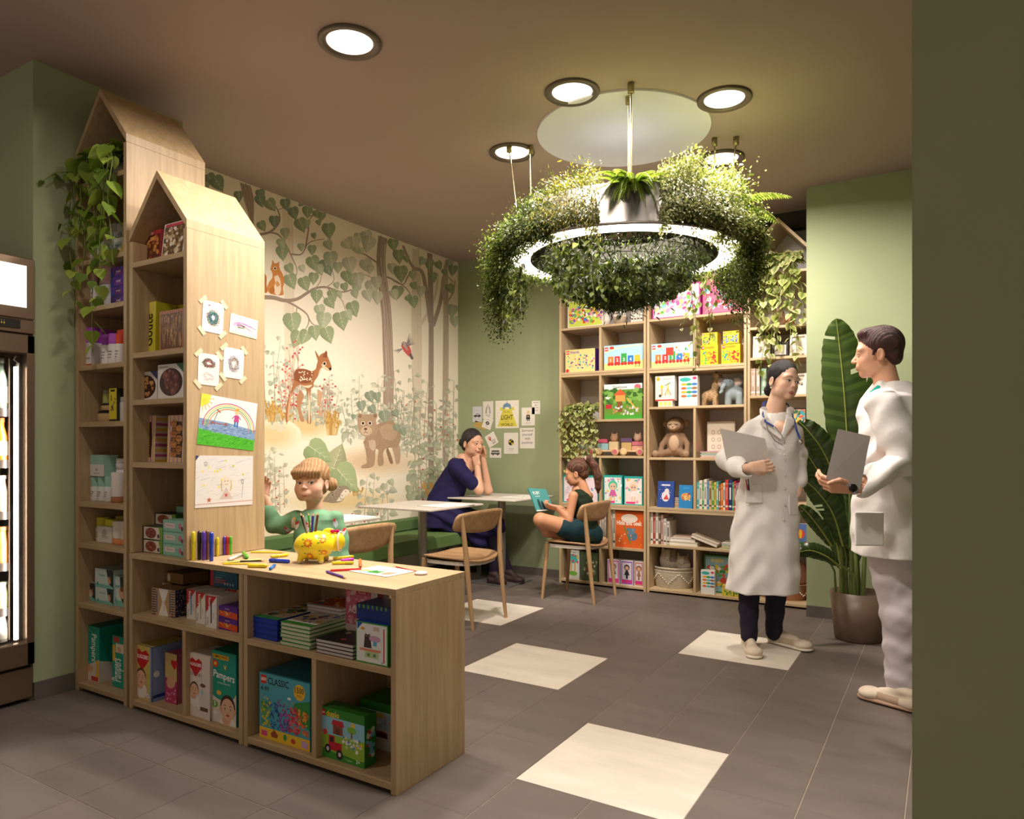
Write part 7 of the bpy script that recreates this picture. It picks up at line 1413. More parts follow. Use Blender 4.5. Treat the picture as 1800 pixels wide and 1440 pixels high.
def f_bl(a): a.bg('2a4a94'); a.ell(a.W*.5, .42, .16, .2, 'e0dce4', 16); a.ell(a.W*.56, .62, .09, .1, 'e4dcd8', 14); a.poly([(a.W*.35, .3), (a.W*.7, .3), (a.W*.55, .5)], 'c84a4a'); a.rect(a.W*.25, .82, a.W*.75, .88, 'd8d4e8'); a.confetti(.05, .1, a.W-.05, .9, 20, ['6a8ad0', 'e8e4f0'], .03, 3)
rp('dark blue picture book leaning with a white figure on the cover', 1155, 1184, 846, .705, f_bl, nm='picture_book', cat='book', d=.02, base='243f80', lean=-.12)
def f_cy(a): a.bg('2a86c4'); a.ell(a.W*.5, .5, .22, .16, 'd8a05a', 18); a.confetti(a.W*.25, .35, a.W*.8, .66, 18, ['c86a3a', 'e8c88a', '8a4a2a'], .1, 4); a.rect(a.W*.3, .84, a.W*.75, .9, '3a9ad8')
rp('bright blue picture book with an orange turtle-shaped drawing', 1193, 1217, 853, .705, f_cy, nm='picture_book', cat='book', d=.02, base='1f76b0', lean=-.10)
# ---------- soft toys and wooden toys
def toy(name, label, cat, u, z, dy=.14): x = X_(u, Yr+dy); return thing(name, label, cat, (x, Yr+dy, z))
t = toy('plush_monkey', 'brown plush monkey with closed eyes sitting in the cube shelf', 'soft toy', 1188, 1.116, .16); t.scale = (1.3,)*3; F = Field(); B_, L_ = '8f735c', 'c9ab8e'
F.ell((0, 0, .085), (.058, .05, .085), B_).ell((0, 0, .205), (.062, .052, .055), B_, .01)
for s in (-1, 1): F.ell((s*.068, .004, .215), (.02, .012, .022), 'a58870', .006).path([(s*.05, -.005, .135), (s*.082, -.02, .08), (s*.088, -.05, .025)], [.018, .017, .016], B_, .012).path([(s*.035, -.02, .03), (s*.075, -.07, .02), (s*.10, -.095, .016)], [.024, .022, .018], B_, .012).ell((s*.10, -.105, .022), (.022, .016, .022), 'a58870', .008)
F.ell((0, -.037, .088), (.034, .02, .05), L_, .004).ell((0, -.040, .205), (.044, .018, .036), L_, .006).ell((0, -.055, .188), (.024, .014, .016), 'd8bca0', .006); F.mesh('body', .0045, PLUSH, t)
mb = MB(); [mb.tube([(s*.022-.012, -.060, .212), (s*.022, -.0615, .207), (s*.022+.012, -.060, .212)], .0016, 5, '4a3428') for s in (-1, 1)]; mb.ball((0, -.069, .192), (.005, .003, .004), '5a4034', n=8); mb.build('face', MATTE, t)
t = toy('plush_giraffe', 'tan spotted plush giraffe beside the grey elephant', 'soft toy', 1250, 1.532, .14); t.scale = (1.12, 1.12, 1.0); F = Field(); G_ = 'b89a74'
F.ell((-.01, 0, .085), (.06, .035, .045), G_).path([(.02, 0, .10), (.035, -.005, .17), (.045, -.01, .235)], [.03, .022, .02], G_, .02).ell((.052, -.022, .245), (.032, .02, .02), G_, .008).ell((.078, -.03, .235), (.014, .014, .013), '7a5a44', .006)
for x, y in ((.03, .018), (.03, -.018), (-.045, .018), (-.045, -.018)): F.cap((x, y, .07), (x*1.05, y, .01), .017, .016, G_, .01)
for s in (-1, 1): F.cap((.038, s*.01, .262), (.036, s*.013, .29), .004, .006, '7a5a44', .002).ell((.028, s*.026, .256), (.008, .014, .007), G_, .004)
F.mesh('body', .004, PLUSH, t, colfn=lambda V, C: np.where((np.sin(V[:, 0]*190+np.sin(V[:, 2]*80)*2)*np.sin(V[:, 2]*170+V[:, 1]*60) > .25)[:, None], C*.62, C)); MB().ball((.06, -.038, .252), .003, '201814', n=8).build('eye', GLOSS, t)
t = toy('plush_elephant', 'grey-blue plush elephant with big pink-lined ears', 'soft toy', 1287, 1.532, .15); t.scale = (1.15,)*3; F = Field(); E_ = '8d9aa0'
F.ell((.015, 0, .09), (.062, .048, .055), E_).ell((-.02, -.03, .155), (.045, .04, .042), E_, .012).path([(-.035, -.062, .148), (-.045, -.085, .12), (-.05, -.085, .095), (-.055, -.10, .085)], [.017, .013, .011, .010], E_, .008)
for x, y in ((-.02, -.03), (-.02, .03), (.055, -.028), (.055, .028)): F.cap((x, y, .07), (x, y, .012), .022, .023, E_, .01)
for s, q in ((-1, -.062), (1, .045)): F.ell((q-.005, -.02, .165), (.04, .012, .038), E_, .006).ell((q-.005, -.031, .163), (.028, .005, .027), 'c9b8b0', .002)
F.mesh('body', .0045, PLUSH, t); mb = MB(); [mb.ball((x, -.069, .165), .0035, '201814', n=8) for x in (-.045, .002)]; mb.build('eye', GLOSS, t)
for u, vt, l, c1, c2, k in ((1064, 545, 'small white owl toy beside the puzzle box', 'e0d8cc', 'd0c8bc', .72), (1090, 530, 'big round owl toy, white above and beige below', 'e2dace', 'b5a590', 1.0)):
 t = toy('owl_toy', l, 'toy', u, 2.246, .08); F = Field(); F.ell((0, 0, .07*k), (.062*k, .055*k, .072*k), c1).ell((0, 0, .13*k), (.045*k, .04*k, .035*k), c1, .02)
 for s in (-1, 1): F.cap((s*.03*k, 0, .15*k), (s*.038*k, 0, .178*k), .010*k, .004, c1, .006)
 F.mesh('body', .004, MATTE, t, colfn=lambda V, C, k=k, c2=c2: np.where((V[:, 2] < .07*k)[:, None], np.array(lin(c2)), C)); mb = MB(); [mb.ball((s*.014*k, -.040*k, .135*k), .003, '3a302a', n=8) for s in (-1, 1)]; mb.build('eye', GLOSS, t)
# wooden train
def carriage(u0, u1, label, parts, heads):
 Yc = Yr+.06; x0, x1 = X_(u0, Yc), X_(u1, Yc); w = x1-x0; t = thing('wooden_train_car', label, 'toy train', (x0, Yc, 1.125)); parts = [(a, b_, (z0-.036)*1.5+.048, (z1-.036)*1.5+.047, c_) for a, b_, z0, z1, c_ in parts]; heads = [(q, (z-.036)*1.5+.042, c_) for q, z, c_ in heads]; MB().box(0, w, 0, .05, .032, .048, 'd8b890', bev=.003).build('chassis', MATTE, t)
 for k, c in ((.15, 'e0c890'), (.85, 'c86a7a')):
  for y in (-.006, .056): wm = MB(); wm.lathe([(0, -.004), (.033, -.004), (.033, .004), (0, .004)], 24, 'd8b890', M=Matrix.Translation((w*k, y, .034)) @ rotmat(PI/2)).lathe([(0, .0045), (.021, .0045)], 16, c, M=Matrix.Translation((w*k, y-.0, .034)) @ rotmat(PI/2), cap=False); wm.build('wheel', MATTE, t)
 for (a0, a1, z0, z1, c) in parts: MB().box(w*a0, w*a1, .002, .048, z0, z1, c, bev=.002).build('block', MATTE, t)
 for (q, z, c) in heads:
  F = Field(); F.ell((w*q, .025, z), (.036, .03, .035), c); [F.cap((w*q+s*.020, .025, z+.028), (w*q+s*.025, .025, z+.046), .009, .004, c, .004) for s in (-1, 1)]; h = F.mesh('animal_head', .003, MATTE, t); m2 = MB(); [m2.ball((w*q+s*.012, -.004, z+.004), .003, '3a2820', n=6) for s in (-1, 1)]; m2.build('eye', GLOSS, h)
carriage(1046, 1088, 'wooden train car with a pink block, blue triangle and bear head', [(.1, .55, .036, .075, '9ac0c8'), (.12, .5, .077, .10, 'c85a72'), (.58, .95, .036, .085, 'dcc49a')], [(.77, .110, 'c09474')])
carriage(1090, 1131, 'wooden train engine with a violet roof and deer head', [(.05, .48, .036, .08, 'c8a870'), (.5, .97, .036, .06, 'd8a088'), (.5, .97, .062, .085, 'c8707c'), (.03, .5, .082, .105, '6a5074')], [(.72, .11, 'c8a88e')])
carriage(1012, 1044, 'wooden train car half hidden by the hanging plant', [(.1, .9, .036, .07, 'b8c0c0'), (.3, .8, .072, .10, 'c8b0a0')], [])
# baskets
def basket(u, dy, z, r, h, col, label, pat=True):
 x = X_(u, Yr+dy); t = thing('woven_basket', label, 'basket', (x, Yr+dy, z+.001)); mb = MB(); n = 40; rows = 16
 for k in range(rows):
  zz_ = h*(k+.5)/rows; rr = r*(.86+.14*math.sin(PI*min(1, (k+2)/rows)*.6)); mb.tube([(rr*math.cos(2*PI*i/n), rr*math.sin(2*PI*i/n)*.8, zz_+.0015*math.sin(i*PI+k*PI)) for i in range(n+1)], h/rows*.62, 6, col, cap=False)
 mb.lathe([(0, .004), (r*.8, .004)], 24, cblend(col, '5a4a3a', .4), sy=.8, cap=False); mb.build('woven_wall', FABRIC, t)
 MB().tube([(r*1.02*math.cos(2*PI*i/n), r*1.02*math.sin(2*PI*i/n)*.8, h) for i in range(n+1)], .009, 8, col, cap=False).build('rim', FABRIC, t)
 if pat:
  mb = MB()
  for i in range(34):
   a = PI+PI*i/34; zz_ = h*(.25+.5*abs(((i/34*3) % 1)*2-1)); rr = r*1.06; mb.ball((rr*math.cos(a), rr*math.sin(a)*.8, zz_), .006, 'e8e0d0', n=6); mb.ball((rr*math.cos(a), rr*math.sin(a)*.8, h*.85), .004, 'e8e0d0', n=6)
  mb.build('bobbles', FABRIC, t)
 return t
basket(1184, .17, .035, .165, .16, 'c4b8a2', 'round woven basket with white zigzag bobbles holding cat cushions')
for u, dz, k, l, c2 in ((1176, .12, 1.15, 'cat cushion with grey patches in the woven basket, left and taller', '9a8a78'), (1201, .115, .9, 'smaller cat cushion leaning at the right in the woven basket', 'b0a08a')):
 t = toy('cat_cushion', l, 'cushion', u, .035+dz, .15); F = Field(); F.ell((0, 0, .08*k), (.07*k, .045, .085*k), 'd8cdb8'); [F.cap((s*.04*k, 0, .145*k), (s*.048*k, 0, .185*k), .018*k, .006, 'd0c4ae', .01) for s in (-1, 1)]
 F.mesh('body', .005, PLUSH, t, colfn=lambda V, C, c2=c2: np.where(((V[:, 0] > .015) & (V[:, 2] > .09))[:, None], np.array(lin(c2)), C)); mb = MB(); [mb.tube([(s*.02-.008, -.044, .10*k), (s*.02, -.046, .096*k), (s*.02+.008, -.044, .10*k)], .0014, 5, '3a3028') for s in (-1, 1)]; mb.ball((0, -.046, .088*k), (.004, .002, .003), '3a3028', n=6); mb.build('face', MATTE, t)
basket(1378, .18, .035, .17, .14, 'b88a68', 'terracotta and white woven basket at the foot of the right shelf')
t = toy('pink_bear_cushion', 'pink cushion in the terracotta basket, beside the white coat hem', 'cushion', 1403, .13, .16); Field().ell((0, 0, .09), (.075, .05, .11), 'c08a76').mesh('body', .006, PLUSH, t)
t = toy('flamingo_vase', 'pink and white bird-shaped planter behind the hanging leaves', 'planter', 1375, 2.115, .12); Field().ell((-.03, 0, .08), (.05, .04, .08), 'd8b8a8').ell((.05, 0, .055), (.045, .04, .055), 'c08a6a').cap((-.03, 0, .12), (-.05, -.01, .19), .03, .02, 'e0ccc0', .02).ell((.085, 0, .12), (.018, .012, .03), 'c86a72', .01).mesh('body', .005, MATTE, t)
# ---------- hanging pothos
def pothos(label, x, y, z, n, lens, spread, fwd, size, cols, var, out=.1, step=.03, pot='d8d0c4', crown=120, cr=.10, side=0):
 root = thing('hanging_pothos', label, 'plant', (x, y, z)); MB().lathe([(0, 0), (.055, 0), (.068, .10), (.06, .10), (.056, .085), (0, .085)], 24, pot, cap=False).build('pot', MATTE, root)
 sp = []
 for i in range(n):
  q = (i/(max(1, n-1))-.5)*2; L = lens[i % len(lens)]; x1 = q*spread; pts = [(0, 0, .09), (x1*.5, -fwd*.5, .14), (x1*.9, -fwd, .11)]
  for k in range(1, 8): t = k/7; pts.append((x1*(1+.15*math.sin(t*5+i))+.012*math.sin(t*9+i)+side*t, -fwd-out*.3*math.sin(t*2+i)*.3, .10-L*t))
  sp.append(pts)
 strands(label, 'v', sp, cols, size, var=var, root=root, step=step)
 N = crown; a = RNG.uniform(0, 2*PI, N); r = cr*np.sqrt(RNG.uniform(0, 1, N)); P = np.stack([r*np.cos(a)*1.3, r*np.sin(a)*.8-fwd*.35, .10+.07*RNG.uniform(0, 1, N)-r*.3], 1)
 ax = np.stack([np.cos(a), np.sin(a)-.8, -.3*np.ones(N)], 1)+RNG.normal(0, .4, (N, 3)); leaves('foliage', P, ax, unit(np.array([0, -.4, 1.])+RNG.normal(0, .4, (N, 3))), size*RNG.uniform(.8, 1.2, N), pal(cols, N), 'heart', LEAF, root, pal(var, N) if var else None); return root
pothos('heart-leaved vine with big green leaves hanging from the top of the tall tower', -3.47, 2.02, 2.50, 9, [.75, .42, .60, .35, .95, .5, .7, .38, .55], .17, .17, .088, ['7a9434', '8aa03c', '66802c', '9aae4a'], None, step=.06, crown=46, cr=.11)
rl_ = Vector((-3.66, 1.86, 2.30)); rt_ = thing('vine_tendril', 'thin tendril with a few leaves reaching left from the tower vine', 'plant', tuple(rl_))
strands('', 'v', [[tuple(Vector(on_x(u, v, x))-rl_) for u, v, x in q] for q in (((140, 296, -3.62), (125, 301, -3.64), (108, 303, -3.66), (92, 306, -3.66), (76, 318, -3.665)), ((140, 380, -3.62), (125, 388, -3.64), (112, 396, -3.66), (102, 392, -3.66)))], ['5f7530', '74893a'], .06, root=rt_, step=.05)
pothos('variegated pothos spilling over the left cube shelf above the girl', -2.73, 5.74, 1.437, 12, [.42, .55, .34, .50, .62, .40, .30, .52], .15, .16, .046, VG, VE, step=.022, crown=90, cr=.12)
pothos('variegated pothos hanging from the little roof of the right shelf', -1.08, 5.74, 2.52, 11, [.40, .62, .86, .5, .95, .66, .45], .17, .17, .075, VG, VE, step=.036, crown=80, cr=.11)
# ================================================================ things on the counter top
PENC = {'yellow': 'e0cc1e', 'blue': '1f3fb8', 'red': 'd02a30', 'purple': '5a34a0', 'black': '241e22', 'white': 'd8cfc8', 'green': '58b82a', 'magenta': 'c83ac0', 'orange': 'e0702a', 'brown': '6a4030', 'sky': '2a78d0'}
def pencil(p, q, r, c, label, kind='marker', group=None):
 p, q = Vector(p), Vector(q); L = (q-p).length; d = (q-p).normalized(); rot = d.to_track_quat('Z', 'Y').to_matrix().to_4x4(); t = thing('coloured_pencil' if kind == 'pencil' else 'felt_marker', label, 'pencil' if kind == 'pencil' else 'marker', tuple(p), 0, group)
 c = PENC.get(c, c)
 if kind == 'pencil':
  MB().lathe([(0, 0), (r, 0), (r, L*.86)], 6, c, M=rot, smooth=False, cap=False).build('shaft', GLOSS, t); MB().lathe([(r, L*.86), (r*.25, L*.97)], 8, 'd8b080', M=rot, cap=False).lathe([(r*.25, L*.97), (0, L)], 6, c, M=rot, cap=False).build('tip', MATTE, t)
 else:
  MB().lathe([(0, 0), (r*.9, 0), (r, r*.3), (r, L*.62)], 14, c, M=rot, cap=False).build('body', GLOSS, t); MB().lathe([(r*1.1, L*.6), (r*1.1, L*.93), (r*.5, L), (0, L)], 14, cblend(c, '000000', .12), M=rot, cap=False).build('cap', GLOSS, t)
for u, v, h, r, c, l in ((340, 985, .125, .0085, 'yellow', 'thick yellow marker standing at the tower corner'), (350.5, 984, .125, .0085, 'black', 'thick black marker standing in the row on the counter'), (358, 985, .125, .0085, 'purple', 'thick purple marker standing right of the black one'), (364.5, 984, .128, .0085, 'brown', 'thick brown marker standing between the purple and blue ones'), (371.5, 986.5, .125, .0085, 'blue', 'thick blue marker standing nearest the counter edge'),
  (382.5, 978, .085, .006, 'yellow', 'short yellow marker standing upright'), (386.5, 975, .080, .006, 'sky', 'short sky-blue marker standing upright behind the yellow one'), (394.5, 976, .085, .006, 'purple', 'short purple marker standing upright'), (400, 975.5, .085, .006, 'red', 'short red marker standing upright'), (405.5, 975.5, .085, .006, 'green', 'short green marker standing upright at the end of the row')):
 p = on_z(u, v, CT+.0005); pencil(p, (p[0], p[1], p[2]+h), r, c, l)
for (u0, v0, u1, v1, r, c, k, l) in ((441, 970.5, 503, 971.5, .004, 'yellow', 'pencil', 'yellow pencil lying at the back edge behind the elephant pot'), (506, 975, 476, 979, .007, 'yellow', 'marker', 'yellow marker touching the elephant pot from the left'), (508, 987, 473, 985, .008, 'blue', 'marker', 'blue marker lying left of the elephant pot'),
  (456, 983.5, 384, 990, .0038, 'yellow', 'pencil', 'yellow pencil lying along the front edge, upper one'), (392, 991.5, 448, 991, .0036, 'yellow', 'pencil', 'yellow pencil lying along the front edge, lower one'), (400, 987, 470, 986, .0036, 'black', 'pencil', 'black and wooden pencil lying across the yellow ones'), (436, 994.5, 470, 995, .0075, 'yellow', 'marker', 'short fat yellow marker at the counter edge'),
  (475, 1000, 483, 993.5, .006, 'sky', 'marker', 'small sky-blue marker cap end at the front edge'), (402, 984, 424, 975, .007, 'white', 'marker', 'white marker lying near the standing row'), (428, 971.5, 434, 980, .008, 'green', 'marker', 'small green marker lying next to the white one'),
  (633, 984, 634, 996, .0055, 'orange', 'marker', 'small orange crayon lying behind the colouring sheet'), (574, 1005, 610, 1016.5, .0045, 'purple', 'pencil', 'purple pencil near the front edge, right of the elephant pot'), (635, 1000.5, 572, 1003.5, .0045, 'red', 'pencil', 'red pencil lying toward the colouring sheet'),
  (584, 990, 622, 989.5, .0065, 'yellow', 'marker', 'yellow marker lying right of the elephant pot'), (600, 985.5, 622, 983.5, .0065, 'magenta', 'marker', 'magenta marker right of the elephant pot'), (586, 982, 622, 978.5, .0065, 'yellow', 'marker', 'yellow marker farthest behind the elephant pot'), (738, 1006, 690, 995, .0022, 'red', 'pencil', 'thin red paint brush lying over the colouring sheet')):
 p, q = on_z(u0, v0, CT+r+.0008), on_z(u1, v1, CT+r+.0008); pencil(p, q, r, c, l, k)
def f_col(a): W = a.W; a.bg('e2ddd0'); a.ell(W*.2, .3, .16, .14, 'e6d86a', 14); a.ell(W*.35, .15, .18, .08, '7ab8d0', 14); a.confetti(W*.35, .1, W*.62, .4, 16, ['4a9a3a', '3a7a30', '6ab04a'], .16, 3); a.ell(W*.78, .35, .16, .2, 'd88a70', 16); a.confetti(.1, .5, W-.1, .95, 30, ['d8c8a0', 'e8e4d8', 'a8b8c0', 'd85a4a'], .1, 4)
c_ = on_z(672, 1005, CT); sheet(c_[0], c_[1], CT, -.1, .215, .155, 'e2ddd0', 'colouring picture sheet with green and pink shapes at the counter end', f_col, 'colouring_sheet', 'paper')
p = on_z(740, 1010, CT); tag(MB().lathe([(0, 0), (.022, 0), (.026, .004), (.022, .009), (0, .01)], 24, 'e8e2da', cap=False).build('eraser', MATTE, None, (p[0], p[1], CT+.0008)), 'small round white eraser near the counter corner', 'eraser')
# elephant shaped pot
ex, ey, _ = on_z(543, 990, CT); el = thing('elephant_pencil_pot', 'yellow elephant-shaped pencil pot painted with red flowers', 'pencil pot', (ex, ey+.03, CT+.0005), THETA)
F = Field(); YL_ = 'e6cf1e'; F.ell((0, 0, .072), (.084, .074, .062), YL_).ell((.078, .045, .082), (.042, .036, .042), YL_, .012).ell((.05, .045, .118), (.03, .012, .022), YL_, .006)
for x, y in ((-.045, -.034), (.035, -.038), (-.04, .04), (.035, .04)): F.cap((x, y, .03), (x*1.12, y*1.12, .010), .015, .012, YL_, .008)
F.ell((-.02, .0, .155), (.036, .034, .05), None, .004, '-'); F.mesh('body', .003, GLOSS, el, colfn=lambda V, C: np.where((V[:, 2] < .012)[:, None], np.array(lin('d8c8a0')), C))
mb = MB();
def dome(u, v): # point on the ellipsoid facing the viewer
 x, z = u, v; y = -.074*math.sqrt(max(.0, 1-(x/.084)**2-((z-.072)/.062)**2))-.0012; return Vector((x, y, z))
for (cx, cz, s) in ((-.008, .090, 1.15), (.050, .100, .8), (-.002, .034, .95), (.054, .048, .75)):
 for i in range(10):
  a = 2*PI*i/10; P = [dome(cx+.019*s*math.cos(a+b)*k, cz+.019*s*math.sin(a+b)*k) for b, k in ((-.22, .6), (0, 1.0), (.22, .6))]; mb.add(P+[dome(cx, cz)], [(0, 1, 2, 3)], 'c8381e')
 P = [dome(cx+.010*s*math.cos(a), cz+.010*s*math.sin(a))+Vector((0, -.0006, 0)) for a in [2*PI*i/12 for i in range(12)]]; mb.add(P, [tuple(range(12))], 'e8902a')
 P = [dome(cx+.006*s*math.cos(a), cz+.006*s*math.sin(a))+Vector((0, -.001, 0)) for a in [2*PI*i/12 for i in range(12)]]; mb.add(P, [tuple(range(12))], 'e6cf1e')
 for k in (-1, 1): c0 = (cx-.02*s, cz-.012*s*k); P = [dome(c0[0]+.005*math.cos(a), c0[1]+.003*math.sin(a)) for a in [2*PI*i/8 for i in range(8)]]; mb.add(P, [tuple(range(8))], '5a9a2a')
 mb.build('painted_flower', PRINT, el); mb = MB()
for i in range(8):
 a = 2*PI*i/8; c0 = (-.070, .07); P = [dome(c0[0]+.004*math.cos(a+b)*k, c0[1]+.018*math.sin(a+b)*k) for b, k in ((-.2, .5), (0, 1), (.2, .5))]; mb.add(P+[dome(*c0)], [(0, 1, 2, 3)], 'b8541e')
mb.build('painted_flower', PRINT, el)
MB().tube([(.098+.001*math.cos(a), .045+.037*math.cos(a), .082+.041*math.sin(a)) for a in [2*PI*i/24 for i in range(25)]], .0035, 6, 'e8e4dc', cap=False).build('collar', MATTE, el)
mb = MB(); mb.ball((.070, .03, .128), (.010, .006, .007), 'd0206a').ball((.090, .03, .128), (.010, .006, .007), 'd0206a').ball((.080, .028, .128), .005, 'a8184a'); mb.build('bow', FABRIC, el)
Mel = Matrix.Translation(el.location) @ Matrix.Rotation(THETA, 4, 'Z')
for (x, y, dx, dz, c, l) in ((-.030, .0, -.05, .155, 'black', 'black pencil leaning left in the elephant pot'), (-.026, -.01, -.035, .145, '9a8a80', 'grey pencil beside the black one in the elephant pot'), (-.018, .012, -.020, .155, 'green', 'green pencil standing at the back of the elephant pot'), (-.012, .0, .008, .152, 'magenta', 'magenta pencil in the middle of the elephant pot'), (-.008, -.01, .012, .155, 'blue', 'blue pencil in front in the elephant pot'), (-.002, .01, .018, .152, 'd0c8c0', 'white pencil behind the blue one in the elephant pot'), (.004, .0, .022, .160, 'brown', 'dark brown pencil leaning right in the elephant pot')):
 pencil(Mel @ Vector((x, y, .115)), Mel @ Vector((x+dx*.6, y, .115+dz*.62)), .004, c, l, 'pencil')
# ================================================================ people
SKIN = colmat('skin', .5, .35, .05, 900, sss=.12); HAIR = colmat('hair', .42, .5, .9, 60, stretch=(12, 12, 1), dist=.004); CLOTH = colmat('cotton_cloth', .8, .2, .25, 26, dist=.006); SHOE = colmat('shoe_leather', .6, .3, .2, 300); EYEM = colmat('eye_surface', .1, .6)
class Fig:
 """frame standing on the floor: x to the right of the photo, y away from the camera, z up; P() turns a photo pixel plus a depth into it"""
 def __init__(s, name_label, D, uc, hw=None):
  s.D = D; s.x0 = (uc-900)/FPX*D; w = Vector((FW[0]*D+RT[0]*s.x0, FW[1]*D+RT[1]*s.x0, 0)); s.root = thing('person', name_label, 'person', tuple(w), THETA); s.M = Matrix.Translation(w) @ Matrix.Rotation(THETA, 4, 'Z')
 def P(s, u, v, dy=0.0): d = s.D+dy; return ((u-900)/FPX*d-s.x0, dy, CAMH+(HY-v)/FPX*d)
 def FL(s, u, v, z=0): return tuple(s.M.inverted() @ Vector(on_z(u, v, z)))
 def path(s, F, pts, rs, col, k=.02, flat=None): return F.path([s.P(*p) for p in pts], rs, col, k, flat)
 def loft(s, F, rows, col, k=.02, fold=None, y=0, p=2.2):
  """rows: (v, u_left, u_right, half depth, y offset) from the bottom up"""
  st = []
  for r in rows:
   v, a, b, h = r[:4]; dy = r[4] if len(r) > 4 else y; q = s.P((a+b)/2, v, dy); st.append((q[2], q[0], q[1], (b-a)/2/FPX*(s.D+dy), h, 0))
  return F.loft(st, col, k, fold, p=p)
def frame3(pos, yaw, pitch=0, roll=0, sc=1.0): return Matrix.Translation(pos) @ Matrix.Rotation(yaw, 4, 'Z') @ Matrix.Rotation(roll, 4, 'Y') @ Matrix.Rotation(pitch, 4, 'X') @ Matrix.Scale(sc, 4)
def head(fig, M, skin, lips, brow, iris='3a2a20', smile=0, child=0, fem=1, mouth=0, nose=1.0, gaze=0):
 """face looks along -y; returns the grid mesh of the head (to be joined with the body)"""
 F = Field(); c = child; S = skin
 F.ell((0, .012, .034), (.071+.004*c, .090, .082), S).ell((0, -.026, -.012), (.058+.006*c, .060, .076-.010*c), S, .02).ell((0, -.034, -.066+.010*c), (.040+.006*c, .044, .034), S, .02).ell((0, -.062, -.088+.014*c), (.016+.003*c, .016, .014), S, .018)
 for s in (-1, 1):
  F.ell((s*(.033+.004*c), -.048, -.036+.002*c), (.022+.006*c, .022, .026), S, .03).ell((s*.044, -.020, -.066), (.016, .035, .022), S, .02)
  F.ell((s*.027, -.068, .020), (.026, .012, .012), S, .02)
 F.cap((0, -.079, .006), (0, -.091-.010*nose, -.026+.004*c), .0070, .0085+.002*nose, S, .010)
 for s in (-1, 1): F.ell((s*.0095, -.0885-.005*nose, -.030+.004*c), (.0062, .008, .0056), S, .005)
 F.ell((0, -.078, -.052), (.026, .014, .016), S, .012)
 for s in (-1, 1): F.ell((s*.0305, -.099, -.001), (.019, .016, .012), None, .014, '-')
 for s in (-1, 1): F.ell((s*.0305, -.0685, -.001), (.0155, .0155, .0145), S, .003).ell((s*.0305, -.086, -.0015+.0005*smile), (.0130, .012, .0048+.0014*c-.0010*smile), None, .0015, '-')
 w = .022+.005*smile; z0 = -.0565+.002*c; L = lips
 F.path([(-w, -.078-.0035*smile, z0+.004*smile), (-.008, -.0872, z0+.0030), (0, -.0880, z0+.0020), (.008, -.0872, z0+.0030), (w, -.078-.0035*smile, z0+.004*smile)], [.0015, .0036, .0034, .0036, .0015], L, .003)
 F.path([(-w*.9, -.078-.0035*smile, z0-.001+.003*smile), (-.008, -.0862, z0-.0065-.003*mouth), (.008, -.0862, z0-.0065-.003*mouth), (w*.9, -.078-.0035*smile, z0-.001+.003*smile)], [.0015, .0042, .0042, .0015], L, .003)
 if mouth or smile: F.ell((0, -.092, z0-.002-.0015*mouth), (w*.72, .010, .0012+.0014*mouth+.0014*smile), None, .001, '-')
 for s in (-1, 1):
  F.ell((s*.073, .012, -.012), (.008, .017, .028), S, .004).ell((s*.079, .008, -.010), (.005, .009, .018), None, .004, '-')
  pass
 F.cap((0, .018, -.05), (0, .034, -.20), .047-.008*c-.002*fem, .058-.012*c-.003*fem, S, .02)
 def cf(V, C):
  r = np.exp(-(((np.abs(V[:, 0])-.040)/.016)**2+((V[:, 2]+.030)/.016)**2+((V[:, 1]+.07)/.03)**2))[:, None]*.35; Cn = C*(1-r)+np.array(lin('d88a78'))*r
  skinmask = (np.abs(C-np.array(lin(S))).sum(1) < .01)[:, None]; lash = (((np.abs(V[:, 0])-.0305)/.0150)**2+((V[:, 2]+.000)/.0065)**2 < 1) & (((np.abs(V[:, 0])-.0305)/.0120)**2+((V[:, 2]+.0025)/.0055)**2 > 1) & (V[:, 2] > -.001) & (V[:, 1] < -.05)
  zb = .0205+.004*(1-((np.abs(V[:, 0])-.028)/.016)**2); wb = (.0022+.0010*(1-fem))*(1.25-np.abs(V[:, 0])/.055); bm = np.clip(1.6-np.abs(V[:, 2]-zb)/wb, 0, 1)*((np.abs(V[:, 0]) > .012) & (np.abs(V[:, 0]) < .047) & (V[:, 1] < -.04)); Cn = Cn*(1-.8*bm[:, None])+np.array(lin(brow))*.8*bm[:, None]
  Cn = np.where(skinmask, Cn, C); return np.where((lash & skinmask[:, 0])[:, None], np.array(lin('3a2822')), Cn)
 m = F.mesh('head', .0019, SKIN, None, smooth=1, colfn=cf, M=M); mb = MB()
 for s in (-1, 1):
  q = Matrix.Translation((s*.0305, -.0690, -.001)) @ Matrix.Rotation(gaze, 4, 'Z'); n = 20; r = .0135
  mb.ball((0, 0, 0), r, 'efe8e2', n=20, M=M @ q)
  for rad, col, e in ((.0066, iris, .0003), (.0030, '0c0808', .0006)):
   vs = [(0, -(r+e), 0)]+[(rad*math.cos(2*PI*i/20), -math.sqrt((r+e)**2-rad*rad), rad*math.sin(2*PI*i/20)) for i in range(20)]; mb.add(vs, [(0, 1+i, 1+(i+1) % 20) for i in range(20)], col, M=M @ q)
 e = mb.build('eyes', EYEM, fig.root)
 if smile:
  t = MB(); t.box(-w*.62, w*.62, -.0850, -.078, z0-.0045, z0+.001, 'efeae4', M=M); t.build('teeth', EYEM, fig.root)
 return m
